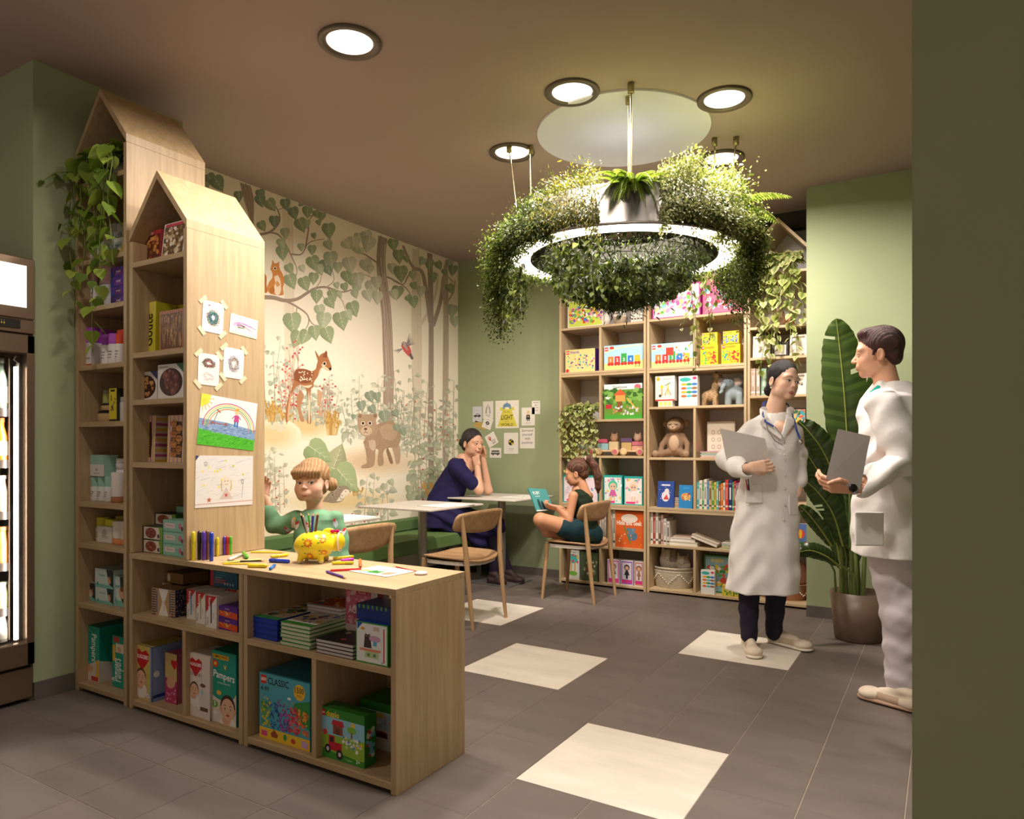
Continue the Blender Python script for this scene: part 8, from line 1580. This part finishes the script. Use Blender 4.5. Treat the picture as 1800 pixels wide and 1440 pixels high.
def hair(fig, M, parts, col, cut=None, res=.003, hi=None, extra=None):
 """parts: ('ell'|'cap', args...); cut: list of removed ellipsoids"""
 F = Field()
 for q in parts:
  if q[0] == 'ell': F.ell(q[1], q[2], col, q[3] if len(q) > 3 else .012)
  else: F.path(q[1], q[2], col, q[3] if len(q) > 3 else .008)
 for q in (cut or []): F.ell(q[0], q[1], None, .005, '-')
 h = hi or col
 def cf(V, C):
  w = .5+.5*np.sin(V[:, 0]*420+np.sin(V[:, 2]*60)*2+V[:, 1]*90); w = (w**3)[:, None]*.6; return C*(1-w)+np.array(lin(h))*w
 def dp(P): return .0009*np.sin(P[..., 0]*700+P[..., 1]*260+np.sin(P[..., 2]*50)*2)
 return F.mesh('hair', res, HAIR, fig.root, disp=dp, smooth=0, colfn=cf, M=M)
def hand(F, w, d, n, curls=(.3, .35, .4, .45), th=(.6, .3), sc=1.0, col='d8a888', left=False, spread=.05):
 """w wrist, d pointing to the fingers, n the way the palm faces; thumb on the side d x n (or the other)"""
 w, d, n = Vector(w), Vector(d).normalized(), Vector(n); n = (n-d*n.dot(d)).normalized(); s = d.cross(n)*(-1 if left else 1)
 F.path([tuple(w-d*.03*sc), tuple(w+d*.01*sc)], [.023*sc, .024*sc], col, .01, (tuple(n), .72))
 kn = []
 for i in range(4):
  o = (1.5-i)*.0175*sc; k = w+d*(.083-.004*abs(i-1.2))*sc+s*o; kn.append(k); F.cap(tuple(w+d*.012*sc+s*o*.6), tuple(k), .0145*sc, .0108*sc, col, .012, '+')
 for i in range(4):
  L = [.040, .045, .042, .032][i]*sc; p = kn[i]; a = 0; dd = (d+s*(1.5-i)*spread).normalized(); r = .0093*sc*(1 if i < 3 else .88)
  for j, (f, cu) in enumerate(((1, .8), (.64, 1.15), (.5, .8))):
   a += curls[i]*cu; v = dd*math.cos(a)+n*math.sin(a); q = p+v*L*f; F.cap(tuple(p), tuple(q), r*(1-.07*j), r*(.95-.09*j), col, .0035); p = q
 p = w+d*.018*sc+s*.020*sc; v = (d*.75+s*th[0]+n*th[1]).normalized(); q = p+v*.042*sc; F.cap(tuple(p), tuple(q), .014*sc, .0115*sc, col, .012); v2 = (d*.95+s*th[0]*.2+n*th[1]*1.6).normalized(); r_ = q+v2*.030*sc; F.cap(tuple(q), tuple(r_), .0112*sc, .0095*sc, col, .005); F.cap(tuple(r_), tuple(r_+(d+n*th[1]*1.8).normalized()*.020*sc), .0095*sc, .0078*sc, col, .004)
 return F
def shoe(fig, heel, toe, wd, c1, sole, c2=None, h=.075, ankle=True):
 heel, toe = Vector(heel), Vector(toe); d = (toe-heel); L = d.length; d.normalize(); a = math.atan2(d.y, d.x); M = Matrix.Translation(heel) @ Matrix.Rotation(a, 4, 'Z'); F = Field()
 F.cap((.035, 0, .034), (L-.045, 0, .030), .036, .034, c1, .02, '+', ((0, 0, 1), .8)).ell((L-.055, 0, .032), (.055, wd*.52, .030), c1, .01).ell((.04, 0, .045), (.042, wd*.40, .045), c1, .02).ell((.055, 0, h), (.045, wd*.36, .02), c1, .015).cap((.07, 0, h-.005), (L*.62, 0, .052), .026, .02, c1, .02)
 F.box((L/2, 0, -.03), (L, .2, .0305), .001, None, .002, '-')
 c2 = c2 or c1
 def cf(V, C): q = (V[:, 2] < .020); t = (V[:, 0] > L*.30) & (V[:, 0] < L*.66) & (V[:, 2] < .055); return np.where(q[:, None], np.array(lin(sole)), np.where(t[:, None], np.array(lin(c2)), C))
 o = F.mesh('shoe', .0035, SHOE, fig.root, colfn=cf, M=M); F = Field(); F.cap((.04, 0, .012), (L-.045, 0, .012), .040, wd*.5, sole, .01, '+', ((0, 0, 1), .3)); F.mesh('sole', .004, SHOE, o, M=M)
 mb = MB()
 for k in range(5): x = L*(.40+.065*k); z = .082-.0085*k-.0; mb.tube([(x, -.022, z-.008), (x+.008, 0, z+.002), (x, .022, z-.008)], .0028, 6, 'ece6dc', M=M)
 mb.build('laces', FABRIC, o); return o
CUT = [((0, -.092, -.056), (.064, .066, .094))]
def folds(n=5, a=.03, top=.25, s=0): return lambda th, t: 1+a*np.clip(1-t/(1-top), 0, 1)*np.sin(n*th+s)+a*.5*np.clip(1-t*1.3, 0, 1)*np.sin((2*n+1)*th+1+s)
def wr(f, a=.004): return lambda P: a*.5*(np.sin(P[..., 2]*f+3*np.sin(P[..., 0]*18)+P[..., 1]*22)+.7*np.sin(P[..., 0]*f*.8-P[..., 2]*f*.6+2*np.sin(P[..., 1]*20)))
# ---------------------------------------------------------------- woman doctor
fg = Fig('young woman with black tied hair in a long white coat holding a folder, standing', 4.237, 1355); P = fg.P; SK = 'e3bba2'
Mh = frame3(P(1377, 671, -.01), math.radians(20), math.radians(4), math.radians(9), 1.03)
hm = head(fg, Mh, SK, 'bd6a62', '3a2c2a', mouth=1, gaze=.2, nose=.4)
b = Field(); b.path([P(1365, 738, .0), P(1363, 790, 0)], [.055, .08], SK, .03); b.ell(P(1367, 758, -.045), (.085, .075, .07), SK, .03).ell(P(1358, 850, 0), (.12, .09, .2), SK, .04)
fg.path(b, ((1318, 1010), (1316, 1070), (1317, 1118)), [.05, .04, .03], SK); fg.path(b, ((1370, 1000, .02), (1362, 1060, .05), (1360, 1112, .1)), [.05, .04, .03], SK)
fg.path(b, ((1312, 758), (1275, 806, -.06), (1308, 822, -.19)), [.04, .036, .026], SK); fg.path(b, ((1400, 760), (1407, 815, .02), (1401, 868, -.06)), [.04, .033, .028], SK)
bm_ = b.mesh('torso', .006, SKIN, None, M=fg.M);
hf = Field(); w0 = P(1318, 822, -.215); hand(hf, w0, (.16, -.02, .016), (.1, 1, .0), (.42, .5, .55, .6), (.5, .35), 1.0, SK, left=True); hm2 = hf.mesh('hand', .0026, SKIN, None, M=fg.M)
# head mesh is in its own frame: place it in the world frame of the figure
def to_world(o, M):
 me = o.data; n = len(me.vertices); v = np.empty(n*3, np.float32); me.vertices.foreach_get('co', v); v = v.reshape(-1, 3)@np.array(M.to_3x3()).T+np.array(M.translation); me.vertices.foreach_set('co', v.astype(np.float32).ravel()); me.update(); return o
def finish(fig, parts):
 o = join_raw('body', parts, SKIN); Mi = fig.M.inverted()
 o.parent = fig.root; to_world(o, Mi); return o
to_world(hm, fg.M)
finish(fg, [hm, bm_, hm2])
hair(fg, Mh, [('ell', (0, .020, .040), (.0785, .093, .088)), ('ell', (0, .066, -.028), (.052, .042, .042)), ('ell', (.0, .105, -.052), (.034, .03, .034), .008)], '17131a', CUT+[((0, .01, -.11), (.09, .06, .07))], hi='2e2630')
mb = MB(); mb.ball((.079, .0, -.050), (.004, .004, .006), 'e8e4e0', M=Mh, n=8).ball((-.079, .0, -.050), (.004, .004, .006), 'e8e4e0', M=Mh, n=8); mb.build('earrings', GLOSS, fg.root)
WC = 'e9e5e3'
c = Field(); fg.loft(c, ((1038, 1281, 1405, .150), (1000, 1283, 1404, .145), (950, 1287, 1403, .138), (900, 1292, 1402, .128), (860, 1300, 1402, .115), (810, 1308, 1403, .115), (775, 1308, 1406, .118), (752, 1312, 1404, .100), (738, 1324, 1395, .080), (727, 1340, 1388, .068)), WC, .02, folds(5, .03, .3, .8))
c.ell(P(1345, 790, -.07), (.05, .05, .05), WC, .04).ell(P(1380, 790, -.07), (.05, .05, .05), WC, .04)
c.cap(P(1367, 722, -.11), P(1378, 782, -.155), .058, .008, None, .006, '-'); c.cap(P(1366, 716, .0), P(1366, 728, 0), .056, .056, None, .004, '-')
fg.path(c, ((1320, 757), (1298, 780, -.02), (1278, 808, -.06)), [.056, .058, .060], WC, .03); fg.path(c, ((1278, 808, -.06), (1296, 822, -.14), (1308, 826, -.19)), [.060, .056, .052], WC, .02)
fg.path(c, ((1394, 762), (1403, 800, .01), (1405, 845, -.03)), [.052, .047, .044], WC, .02)
c.cap(P(1314, 826, -.20), P(1326, 826, -.26), .038, .044, None, .003, '-')
o = c.mesh('white_coat', .005, CLOTH, fg.root, disp=wr(38, .007));
for s, (x0, x1) in ((-1, (1342, 1353)), (1, (1389, 1383))):
 F = Field(); F.path([P(x0, 722, -.02), P((x0+x1)/2+s*2, 742, -.100), P(1375, 770, -.150)], [.026, .030, .014], WC, .01, ((0, 1, .2), .18)); F.mesh('lapel', .0035, CLOTH, o)
mb = MB(); [mb.ball(P(u, v, dy), (.007, .004, .007), 'd0c8c0', n=10) for u, v, dy in ((1379, 800, -.152), (1381, 836, -.118), (1381, 860, -.118), (1380, 888, -.126), (1378, 914, -.133))]; mb.build('buttons', GLOSS, o)
F = Field(); F.box(P(1325, 868, -.112), (.050, .006, .055), .005, WC, .004); F.mesh('pocket', .003, CLOTH, o); F = Field(); F.box(P(1394, 888, -.095), (.038, .006, .060), .005, WC, .004, rot=Matrix.Rotation(.5, 4, 'Z')); F.mesh('pocket', .003, CLOTH, o)
mb = MB(); mb.tube([P(1311, 843, -.122), P(1315, 862, -.124)], .0035, 6, 'b03030').tube([P(1315, 842, -.122), P(1317, 862, -.124)], .0035, 6, '22305a'); tag(mb.build('pen', GLOSS, None, tuple(fg.M.translation), THETA), 'red and blue pens clipped in the white coat pocket', 'pen')
F = Field(); fg.path(F, ((1318, 1010), (1316, 1070), (1317, 1118, .0)), [.068, .056, .048], '272433', .01); fg.path(F, ((1366, 1010, .02), (1362, 1070, .05), (1360, 1112, .1)), [.068, .056, .048], '272433', .01); F.mesh('trousers', .005, CLOTH, fg.root, disp=wr(70, .003))
def tl(p): return tuple(fg.M.inverted() @ Vector((*p, 0)))
shoe(fg, fg.FL(1313, 1128), fg.FL(1327, 1160), .098, 'd5c6b2', 'e0d6c6', 'bda992'); shoe(fg, fg.FL(1351, 1128), fg.FL(1427, 1147), .098, 'd5c6b2', 'e0d6c6', 'bda992')
def slab(name, label, cat, fig, corners, dy, th, col, m=None):
 pts = [Vector(fig.P(u, v, d)) for (u, v), d in zip(corners, dy)]; n = (pts[1]-pts[0]).cross(pts[3]-pts[0]).normalized(); w = fig.M.translation; cn = sum(pts, Vector())/4
 mb = MB(); vs = [tuple(p-cn) for p in pts]+[tuple(p-cn+n*th) for p in pts]; mb.add(vs, [(3, 2, 1, 0), (4, 5, 6, 7), (0, 1, 5, 4), (1, 2, 6, 5), (2, 3, 7, 6), (3, 0, 4, 7)], col); return tag(mb.build(name, m or MATTE, None, tuple(fig.M @ cn), THETA), label, cat), pts, n
slab('folder', 'pale grey folder held by the woman doctor in front of her coat', 'folder', fg, ((1266, 753), (1345, 771), (1358, 836), (1279, 818)), (-.13, -.178, -.178, -.14), .009, 'b8b2ac')
st = thing('stethoscope', 'blue stethoscope hanging around the woman doctor\'s neck', 'stethoscope', tuple(fg.M.translation), THETA)
MB().tube([P(1343, 708, .06), P(1340, 718, .0), P(1341, 730, -.07), P(1346, 742, -.118), P(1352, 745, -.13), P(1360, 750, -.145)], .0058, 8, '2a3f94').tube([P(1386, 712, .05), P(1389, 722, -.02), P(1396, 740, -.09), P(1401, 758, -.112), P(1406, 771, -.118)], .0058, 8, '2a3f94').tube([P(1343, 708, .06), P(1350, 706, .09), P(1362, 705, .10), P(1376, 706, .09), P(1386, 712, .05)], .0058, 8, '2a3f94').build('tube', GLOSS, st)
MB().tube([P(1346, 744, -.125), P(1350, 757, -.142), P(1362, 775, -.162), P(1376, 783, -.166), P(1380, 779, -.166), P(1374, 765, -.162), P(1362, 750, -.15)], .003, 8, 'c8c8cc').build('headset', mat('chrome', 'c8c8cc', .2, 1), st)
MB().lathe([(0, 0), (.015, 0), (.015, .008), (.006, .014), (0, .014)], 20, 'c8c8cc', M=Matrix.Translation(P(1407, 777, -.125)) @ rotmat(PI/2), cap=False).build('chest_piece', mat('chrome', 'c8c8cc', .2, 1), st)
# ---------------------------------------------------------------- man in white, seen from behind his left side
fg = Fig('man with short dark red-brown hair in a white coat and trousers, holding a grey folder', 3.32, 1565); P = fg.P; SK = 'd9a487'
Mh = frame3(P(1543, 622, .0), math.radians(-118), math.radians(3), 0, 1.04)
hm = to_world(head(fg, Mh, SK, 'b8705f', '4a2a20', fem=0, nose=.9, iris='4a6a7a'), fg.M)
b = Field(); b.path([P(1556, 700, .03), P(1570, 780, .05), P(1575, 900, .05)], [.07, .12, .12], SK, .03); fg.path(b, ((1560, 720, -.12), (1582, 806, -.17), (1512, 852, -.22)), [.05, .045, .03], SK); fg.path(b, ((1575, 960), (1590, 1100), (1592, 1215)), [.08, .055, .045], SK)
bt = b.mesh('torso', .006, SKIN, None, M=fg.M)
hf = Field(); w0 = Vector(P(1499, 857, -.225)); hand(hf, w0, (-.12, .06, .012), (.1, .75, .45), (.5, .55, .6, .65), (.5, -.5), 1.08, SK, left=True, spread=.02); hm2 = hf.mesh('hand', .0028, SKIN, None, M=fg.M)
finish(fg, [hm, bt, hm2])
hair(fg, Mh, [('ell', (0, .018, .040), (.0765, .093, .087)), ('ell', (0, .058, -.015), (.058, .042, .048)), ('ell', (0, -.045, .094), (.052, .034, .024), .025)], '3a1d1a', [((0, -.100, -.052), (.075, .066, .098)), ((0, -.04, -.10), (.10, .06, .088)), ((0, .07, -.105), (.1, .08, .05))], hi='5c302a')
[MB().tube([(s*.077, -.012, .012), (s*.075, -.018, -.012)], .006, 6, '3a1d1a', M=Mh).build('sideburn', HAIR, fg.root) for s in (-1, 1)]
c = Field(); fg.loft(c, ((974, 1507, 1650, .19), (930, 1506, 1648, .185), (880, 1507, 1646, .175), (830, 1513, 1644, .165), (780, 1520, 1642, .17), (730, 1517, 1638, .18), (700, 1522, 1628, .16), (684, 1532, 1606, .11), (672, 1540, 1592, .08)), WC, .02, folds(6, .02, .3), p=2.4)
fg.path(c, ((1552, 712, -.13), (1572, 760, -.17), (1588, 806, -.19)), [.075, .070, .066], WC, .04); fg.path(c, ((1588, 806, -.19), (1550, 832, -.21), (1516, 852, -.22)), [.066, .060, .054], WC, .02)
c.cap(P(1508, 855, -.222), P(1490, 862, -.23), .042, .05, None, .003, '-')
c.path([P(1529, 690, .0), P(1548, 676, -.05), P(1572, 672, -.03), P(1584, 678, .05)], [.014, .017, .016, .014], WC, .01)
def mw(Q): e = np.exp(-(((Q[..., 2]-P(1580, 810)[2])/.10)**2)); return wr(45, .009)(Q)*(.6+1.8*e)*(Q[..., 2] < 1.45)
c.mesh('white_coat', .0055, CLOTH, fg.root, disp=mw)
F = Field(); F.path([P(1530, 694, -.02), P(1545, 680, -.055)], [.012, .010], '2aa89a', .004); F.mesh('teal_collar', .004, CLOTH, fg.root)
F = Field(); F.box(P(1528, 930, -.178), (.062, .006, .075), .005, WC, .004, rot=Matrix.Rotation(-.05, 4, 'Z')); F.mesh('pocket', .003, CLOTH, fg.root)
F = Field(); fg.path(F, ((1574, 955, 0), (1583, 1010, 0), (1592, 1080, -.03), (1592, 1130, -.01), (1594, 1180, .0), (1597, 1222, .0)), [.125, .118, .098, .088, .086, .088], 'cfc6cc', .04); fg.path(F, ((1600, 955, .08), (1625, 1040, .12), (1632, 1130, .16), (1634, 1190, .2)), [.12, .10, .085, .08], 'cfc6cc', .04)
F.mesh('trousers', .006, CLOTH, fg.root, disp=lambda Q: wr(48, .005)(Q)+wr(90, .003)(Q))
shoe(fg, fg.FL(1620, 1256), fg.FL(1511, 1224), .105, 'd8c8b4', 'a07f6a', 'b59a86', h=.085); shoe(fg, fg.FL(1690, 1236), fg.FL(1600, 1206), .105, 'd8c8b4', 'a07f6a', 'b59a86', h=.085)
wm = Matrix.Translation(P(1502, 857, -.225)) @ Matrix.Rotation(-PI/2+.05, 4, 'Y') @ Matrix.Rotation(.0, 4, 'X'); mb = MB(); mb.lathe([(.030, -.010), (.0325, -.008), (.0325, .008), (.030, .010)], 24, '8a8682', M=wm, sy=.85); wt = mb.build('wrist_watch', mat('chrome', 'c8c8cc', .2, 1), fg.root)
MB().lathe([(0, 0), (.018, 0), (.018, .006), (.015, .008), (0, .008)], 24, '1c1a1c', M=Matrix.Translation(P(1499, 858, -.255)) @ rotmat(PI/2, 0, 0), cap=False).build('watch_face', GLOSS, wt)
slab('folder', 'grey folder with a pen held by the man at chest height', 'folder', fg, ((1473, 754), (1530, 767), (1512, 862), (1452, 842)), (-.20, -.25, -.262, -.215), .010, '8f8884')
MB_ = MB().tube([P(1486, 834, -.215), P(1479, 851, -.235)], .005, 8, '1c1a1e'); tag(MB_.build('pen', GLOSS, None, tuple(fg.M.translation), THETA), 'black pen in the man\'s hand against the grey folder', 'pen')
# ---------------------------------------------------------------- woman seated on the bench, chin in her hands
fg = Fig('smiling woman in a navy dress sitting with her chin in her hands', 6.35, 810); P = fg.P; SK = 'd9a98c'
Mh = frame3(P(831, 780, -.01), math.radians(44), math.radians(4), math.radians(4), 1.08)
hm = to_world(head(fg, Mh, SK, 'b8605a', '2a1c1a', smile=1, nose=.9, gaze=.1), fg.M)
b = Field(); b.path([P(813, 808, .0), P(806, 830, 0), P(795, 860, 0)], [.055, .085, .10], SK, .04); b.ell(P(815, 826, -.04), (.06, .07, .07), SK, .03)
for sh, elb, wr_, r in (((800, 818, -.13), (842, 863, -.14), (839, 821, -.08)), ((815, 822, .12), (857, 863, .10), (849, 812, .05))) and [((806, 826, -.12), (842, 861, -.13), (839, 820, -.075), 1), ((818, 822, .12), (858, 862, .08), (849, 806, .055), -1)]:
 fg.path(b, (sh, elb), [.040, .040], SK, .02); fg.path(b, (elb, wr_), [.040, .026], SK, .015)
bt = b.mesh('torso', .006, SKIN, None, M=fg.M)
hf = Field(); w0 = Vector(P(839, 819, -.078)); hand(hf, w0, (-.02, .012, .10), (.3, .9, .0), (.9, .95, 1.0, 1.0), (-.5, .3), .98, SK, left=True); w1 = Vector(P(849, 806, .058)); hand(hf, w1, (.0, -.015, .10), (-.5, -.8, .0), (.7, .75, .8, .85), (.3, .3), .98, SK, left=False); hm2 = hf.mesh('hands', .003, SKIN, None, M=fg.M)
finish(fg, [hm, bt, hm2])
hair(fg, Mh, [('ell', (0, .020, .040), (.0785, .094, .088)), ('ell', (0, .066, -.028), (.052, .042, .045)), ('ell', (0, .118, .0), (.042, .036, .042), .006)], '1d1417', CUT, hi='3a2a2c')
NV = '24204a'; F = Field(); fg.loft(F, ((925, 744, 800, .16), (895, 746, 806, .15), (870, 753, 816, .125), (845, 768, 826, .12), (826, 780, 828, .13), (813, 790, 824, .12), (806, 797, 818, .08)), NV, .02)
fg.path(F, ((800, 819, -.10), (808, 828, -.125), (820, 840, -.135), (830, 850, -.135)), [.068, .070, .064, .059], NV, .02); fg.path(F, ((818, 822, .12), (830, 838, .11), (842, 850, .10)), [.058, .056, .054], NV, .02)
F.cap(P(822, 808, -.03), P(824, 838, -.09), .045, .012, None, .008, '-'); F.mesh('dress_top', .005, CLOTH, fg.root, disp=wr(60, .003))
F = Field(); fg.path(F, ((772, 905, 0), (800, 915, -.05), (845, 922, -.08), (872, 925, -.09)), [.155, .13, .105, .085], NV, .04); fg.path(F, ((775, 905, .1), (812, 915, .12), (860, 922, .12)), [.14, .12, .09], NV, .04); fg.path(F, ((835, 925, -.06), (842, 950, -.07)), [.10, .085], NV, .04)
F.mesh('skirt', .006, CLOTH, fg.root, disp=lambda Q: .007*np.sin(Q[..., 0]*26+Q[..., 2]*60+2*np.sin(Q[..., 1]*14)))
F = Field(); fg.path(F, ((865, 930, -.06), (872, 970, -.04), (868, 1008, -.02)), [.07, .055, .045], '241e2e', .02); fg.path(F, ((858, 930, .1), (880, 970, .08), (893, 1004, .06)), [.07, .055, .045], '241e2e', .02); F.mesh('tights', .005, CLOTH, fg.root)
shoe(fg, fg.FL(858, 1026), fg.FL(890, 1030), .09, '3a2a2a', '2a1e1e', h=.09); shoe(fg, fg.FL(886, 1022), fg.FL(921, 1027), .09, '3a2a2a', '2a1e1e', h=.09)
MB().tube([P(819, 812, -.075), P(822, 822, -.105), P(824, 832, -.11)], .0022, 5, 'd8b868').ball(P(824, 834, -.112), .006, 'd8b868', n=8).build('necklace', mat('gold', 'd8b868', .3, 1), fg.root)
# ---------------------------------------------------------------- girl reading on the chair
fg = Fig('girl with brown ponytail in a dark green top, sitting cross-legged on a chair reading', 5.70, 1020); P = fg.P; SK = 'c08a68'
Mh = frame3(P(1013, 832, -.0), math.radians(-108), math.radians(14), 0, .96)
hm = to_world(head(fg, Mh, SK, 'b0685a', '3a2418', child=.6, nose=.5), fg.M)
b = Field(); b.path([P(1016, 862, .0), P(1026, 900, 0), P(1036, 940, 0)], [.05, .09, .10], SK, .03)
fg.path(b, ((1008, 872, -.10), (1000, 914, -.13), (981, 893, -.12)), [.038, .032, .022], SK, .012); fg.path(b, ((1035, 872, .10), (1010, 912, .10), (984, 893, .02)), [.036, .030, .022], SK, .012)
fg.path(b, ((1030, 938, -.06), (950, 914, -.16)), [.078, .056], SK, .02); fg.path(b, ((950, 914, -.16), (962, 935, -.05), (1000, 944, -.02)), [.052, .044, .034], SK, .015); fg.path(b, ((1035, 938, .08), (990, 925, .20), (975, 940, .12)), [.075, .055, .04], SK, .02)
bt = b.mesh('torso', .005, SKIN, None, M=fg.M); hf = Field(); hand(hf, P(980, 893, -.12), (-.10, .02, .015), (0, .6, .6), (.5, .5, .55, .6), (.4, .3), .8, SK, left=False); hand(hf, P(982, 893, .0), (-.10, -.01, .01), (0, -.4, .8), (.5, .5, .55, .6), (.4, .3), .8, SK, left=True); h2 = hf.mesh('hands', .0028, SKIN, None, M=fg.M)
finish(fg, [hm, bt, h2])
HB = '4a2c20'; hair(fg, Mh, [('ell', (0, .020, .040), (.079, .094, .086)), ('ell', (0, .060, -.02), (.055, .045, .045)), ('cap', [(0, .09, .09), (0, .135, .09), (0, .165, .02), (0, .17, -.07), (0, .15, -.16), (0, .14, -.2)], [.022, .030, .034, .034, .024, .008])], HB, CUT, hi='8a5a40')
MB().lathe([(.024, -.008), (.027, 0), (.024, .008)], 16, 'c8a098', M=Mh @ Matrix.Translation((0, .112, .094)) @ rotmat(PI/2), cap=False).build('hair_tie', FABRIC, fg.root)
F = Field(); fg.loft(F, ((948, 1012, 1052, .14), (925, 1010, 1052, .13), (900, 1006, 1048, .115), (880, 1005, 1042, .12), (868, 1006, 1036, .11), (860, 1009, 1028, .06)), '1d2a1c', .015); F.mesh('sleeveless_top', .005, CLOTH, fg.root, disp=wr(60, .003))
F = Field(); fg.path(F, ((1038, 940, -.03), (1010, 933, -.08), (993, 928, -.11)), [.10, .092, .082], '17333a', .02); fg.path(F, ((1038, 940, .08), (1005, 930, .16)), [.095, .08], '17333a', .02); F.mesh('shorts', .005, CLOTH, fg.root)
o, pts, nn = slab('reading_book', 'teal picture book the girl is holding open', 'book', fg, ((928.5, 858), (959.6, 860), (974, 897), (944, 899)), (-.13, .05, .05, -.13), .010, '4f9a98', PRINT)
a = Art(.82); a.text('RUBY', .41, .72, .13, 'e6eeea', 'C', bold=.02); a.rect(.25, .62, .57, .65, 'cfe0dc'); a.ell(.35, .25, .1, .28, '2f4a50', 14); a.ell(.56, .2, .09, .24, '24383f', 14); a.rect(0, 0, .82, .05, 'e4e6e0')
mb = MB(); cn = sum(pts, Vector())/4; L_ = (pts[0]-pts[3]).length; mb.art(a, pts[3]-cn, (pts[2]-pts[3]).normalized()*L_, (pts[0]-pts[3]), eps=.0006); mb.build('cover_print', PRINT, o)
# ---------------------------------------------------------------- toddler behind the counter
fg = Fig('toddler with blond fringe in a green dress standing behind the oak counter', 3.72, 552); P = fg.P; SK = 'd8ac93'
Mh = frame3(P(548, 849, 0), math.radians(-8), math.radians(-3), math.radians(-3), 1.04)
hm = to_world(head(fg, Mh, SK, 'b5685c', '8a6248', child=1, iris='3a4248', nose=.3, gaze=.3), fg.M)
b = Field(); b.path([P(551, 895, .01), P(552, 930, 0), P(553, 990, 0), P(553, 1040, 0)], [.035, .07, .075, .08], SK, .03)
fg.path(b, ((516, 908, 0), (484, 922, .02), (466, 872, .0)), [.030, .026, .018], SK, .01); fg.path(b, ((588, 908, 0), (601, 962, .0), (592, 1030, -.06)), [.030, .026, .020], SK, .01)
for s in (-1, 1): b.cap(P(553+s*14, 1040), (P(553+s*14, 1040)[0], 0, .05), .045, .03, SK, .01)
bt = b.mesh('torso', .005, SKIN, None, M=fg.M); hf = Field(); hand(hf, P(466, 872, 0), (.01, .0, .10), (.3, -.9, 0), (.3, .35, .4, .5), (.5, .3), .66, SK, left=True); hand(hf, P(592, 1030, -.06), (-.01, -.01, -.10), (-.8, .1, 0), (.5, .55, .6, .7), (.5, .3), .7, SK, left=False); h2 = hf.mesh('hands', .0024, SKIN, None, M=fg.M)
finish(fg, [hm, bt, h2])
BL = 'a37a50'; hair(fg, Mh, [('ell', (0, .020, .042), (.083, .096, .087)), ('ell', (0, .060, -.02), (.060, .05, .05)), ('ell', (.055, .115, -.01), (.034, .03, .036), .008), *[('cap', [(x, -.066+.3*abs(x), .088-.4*abs(x)), (x*1.12, -.0925+x*x*9, .052), (x*1.13, -.0925+x*x*9.5, .022+.001*math.sin(x*300))], [.018, .013, .006], .014) for x in [-.056+.014*i for i in range(9)]]], BL, [((0, -.098, -.060), (.062, .062, .092))], hi='d8b487', res=.0028)
GR = '6f9a78'; F = Field(); fg.loft(F, ((1066, 505, 612, .14), (1020, 508, 606, .13), (975, 513, 600, .115), (935, 519, 593, .095), (912, 518, 592, .085), (902, 526, 582, .070), (896, 536, 569, .05)), GR, .012, folds(6, .03, .3))
fg.path(F, ((520, 912, 0), (498, 924, .01), (481, 922, .02), (472, 896, .01)), [.048, .046, .043, .034], GR, .015); fg.path(F, ((588, 912, 0), (598, 945, .0), (601, 980, -.02), (597, 1012, -.04)), [.046, .042, .038, .032], GR, .015)
def spots(V, C):
 r = random.Random(4);
 for i in range(34):
  u, v = r.uniform(505, 605), r.uniform(905, 1060); p = P(u, v); a = r.uniform(0, 3); dx, dz = V[:, 0]-p[0], V[:, 2]-p[2]; X, Z = dx*math.cos(a)+dz*math.sin(a), -dx*math.sin(a)+dz*math.cos(a); m = ((X/.022)**2+(Z/.011)**2 < 1) & (V[:, 1] < .03); C = np.where(m[:, None], np.array(lin(['dcd4cc', 'dcd4cc', 'b8c4cc'][i % 3])), C); m2 = (((X-.016)/.009)**2+(Z/.006)**2 < 1) & (V[:, 1] < .03); C = np.where(m2[:, None], np.array(lin(['c83a3a', 'e0a040'][i % 2])), C)
 return C
F.mesh('dress', .004, CLOTH, fg.root, disp=wr(70, .004), colfn=spots)
for s in (-1, 1): x = P(553+s*14, 1040)[0]; shoe(fg, (x, .05, 0), (x, -.10, 0), .06, 'c8b8a8', 'e0d8cc', h=.05)
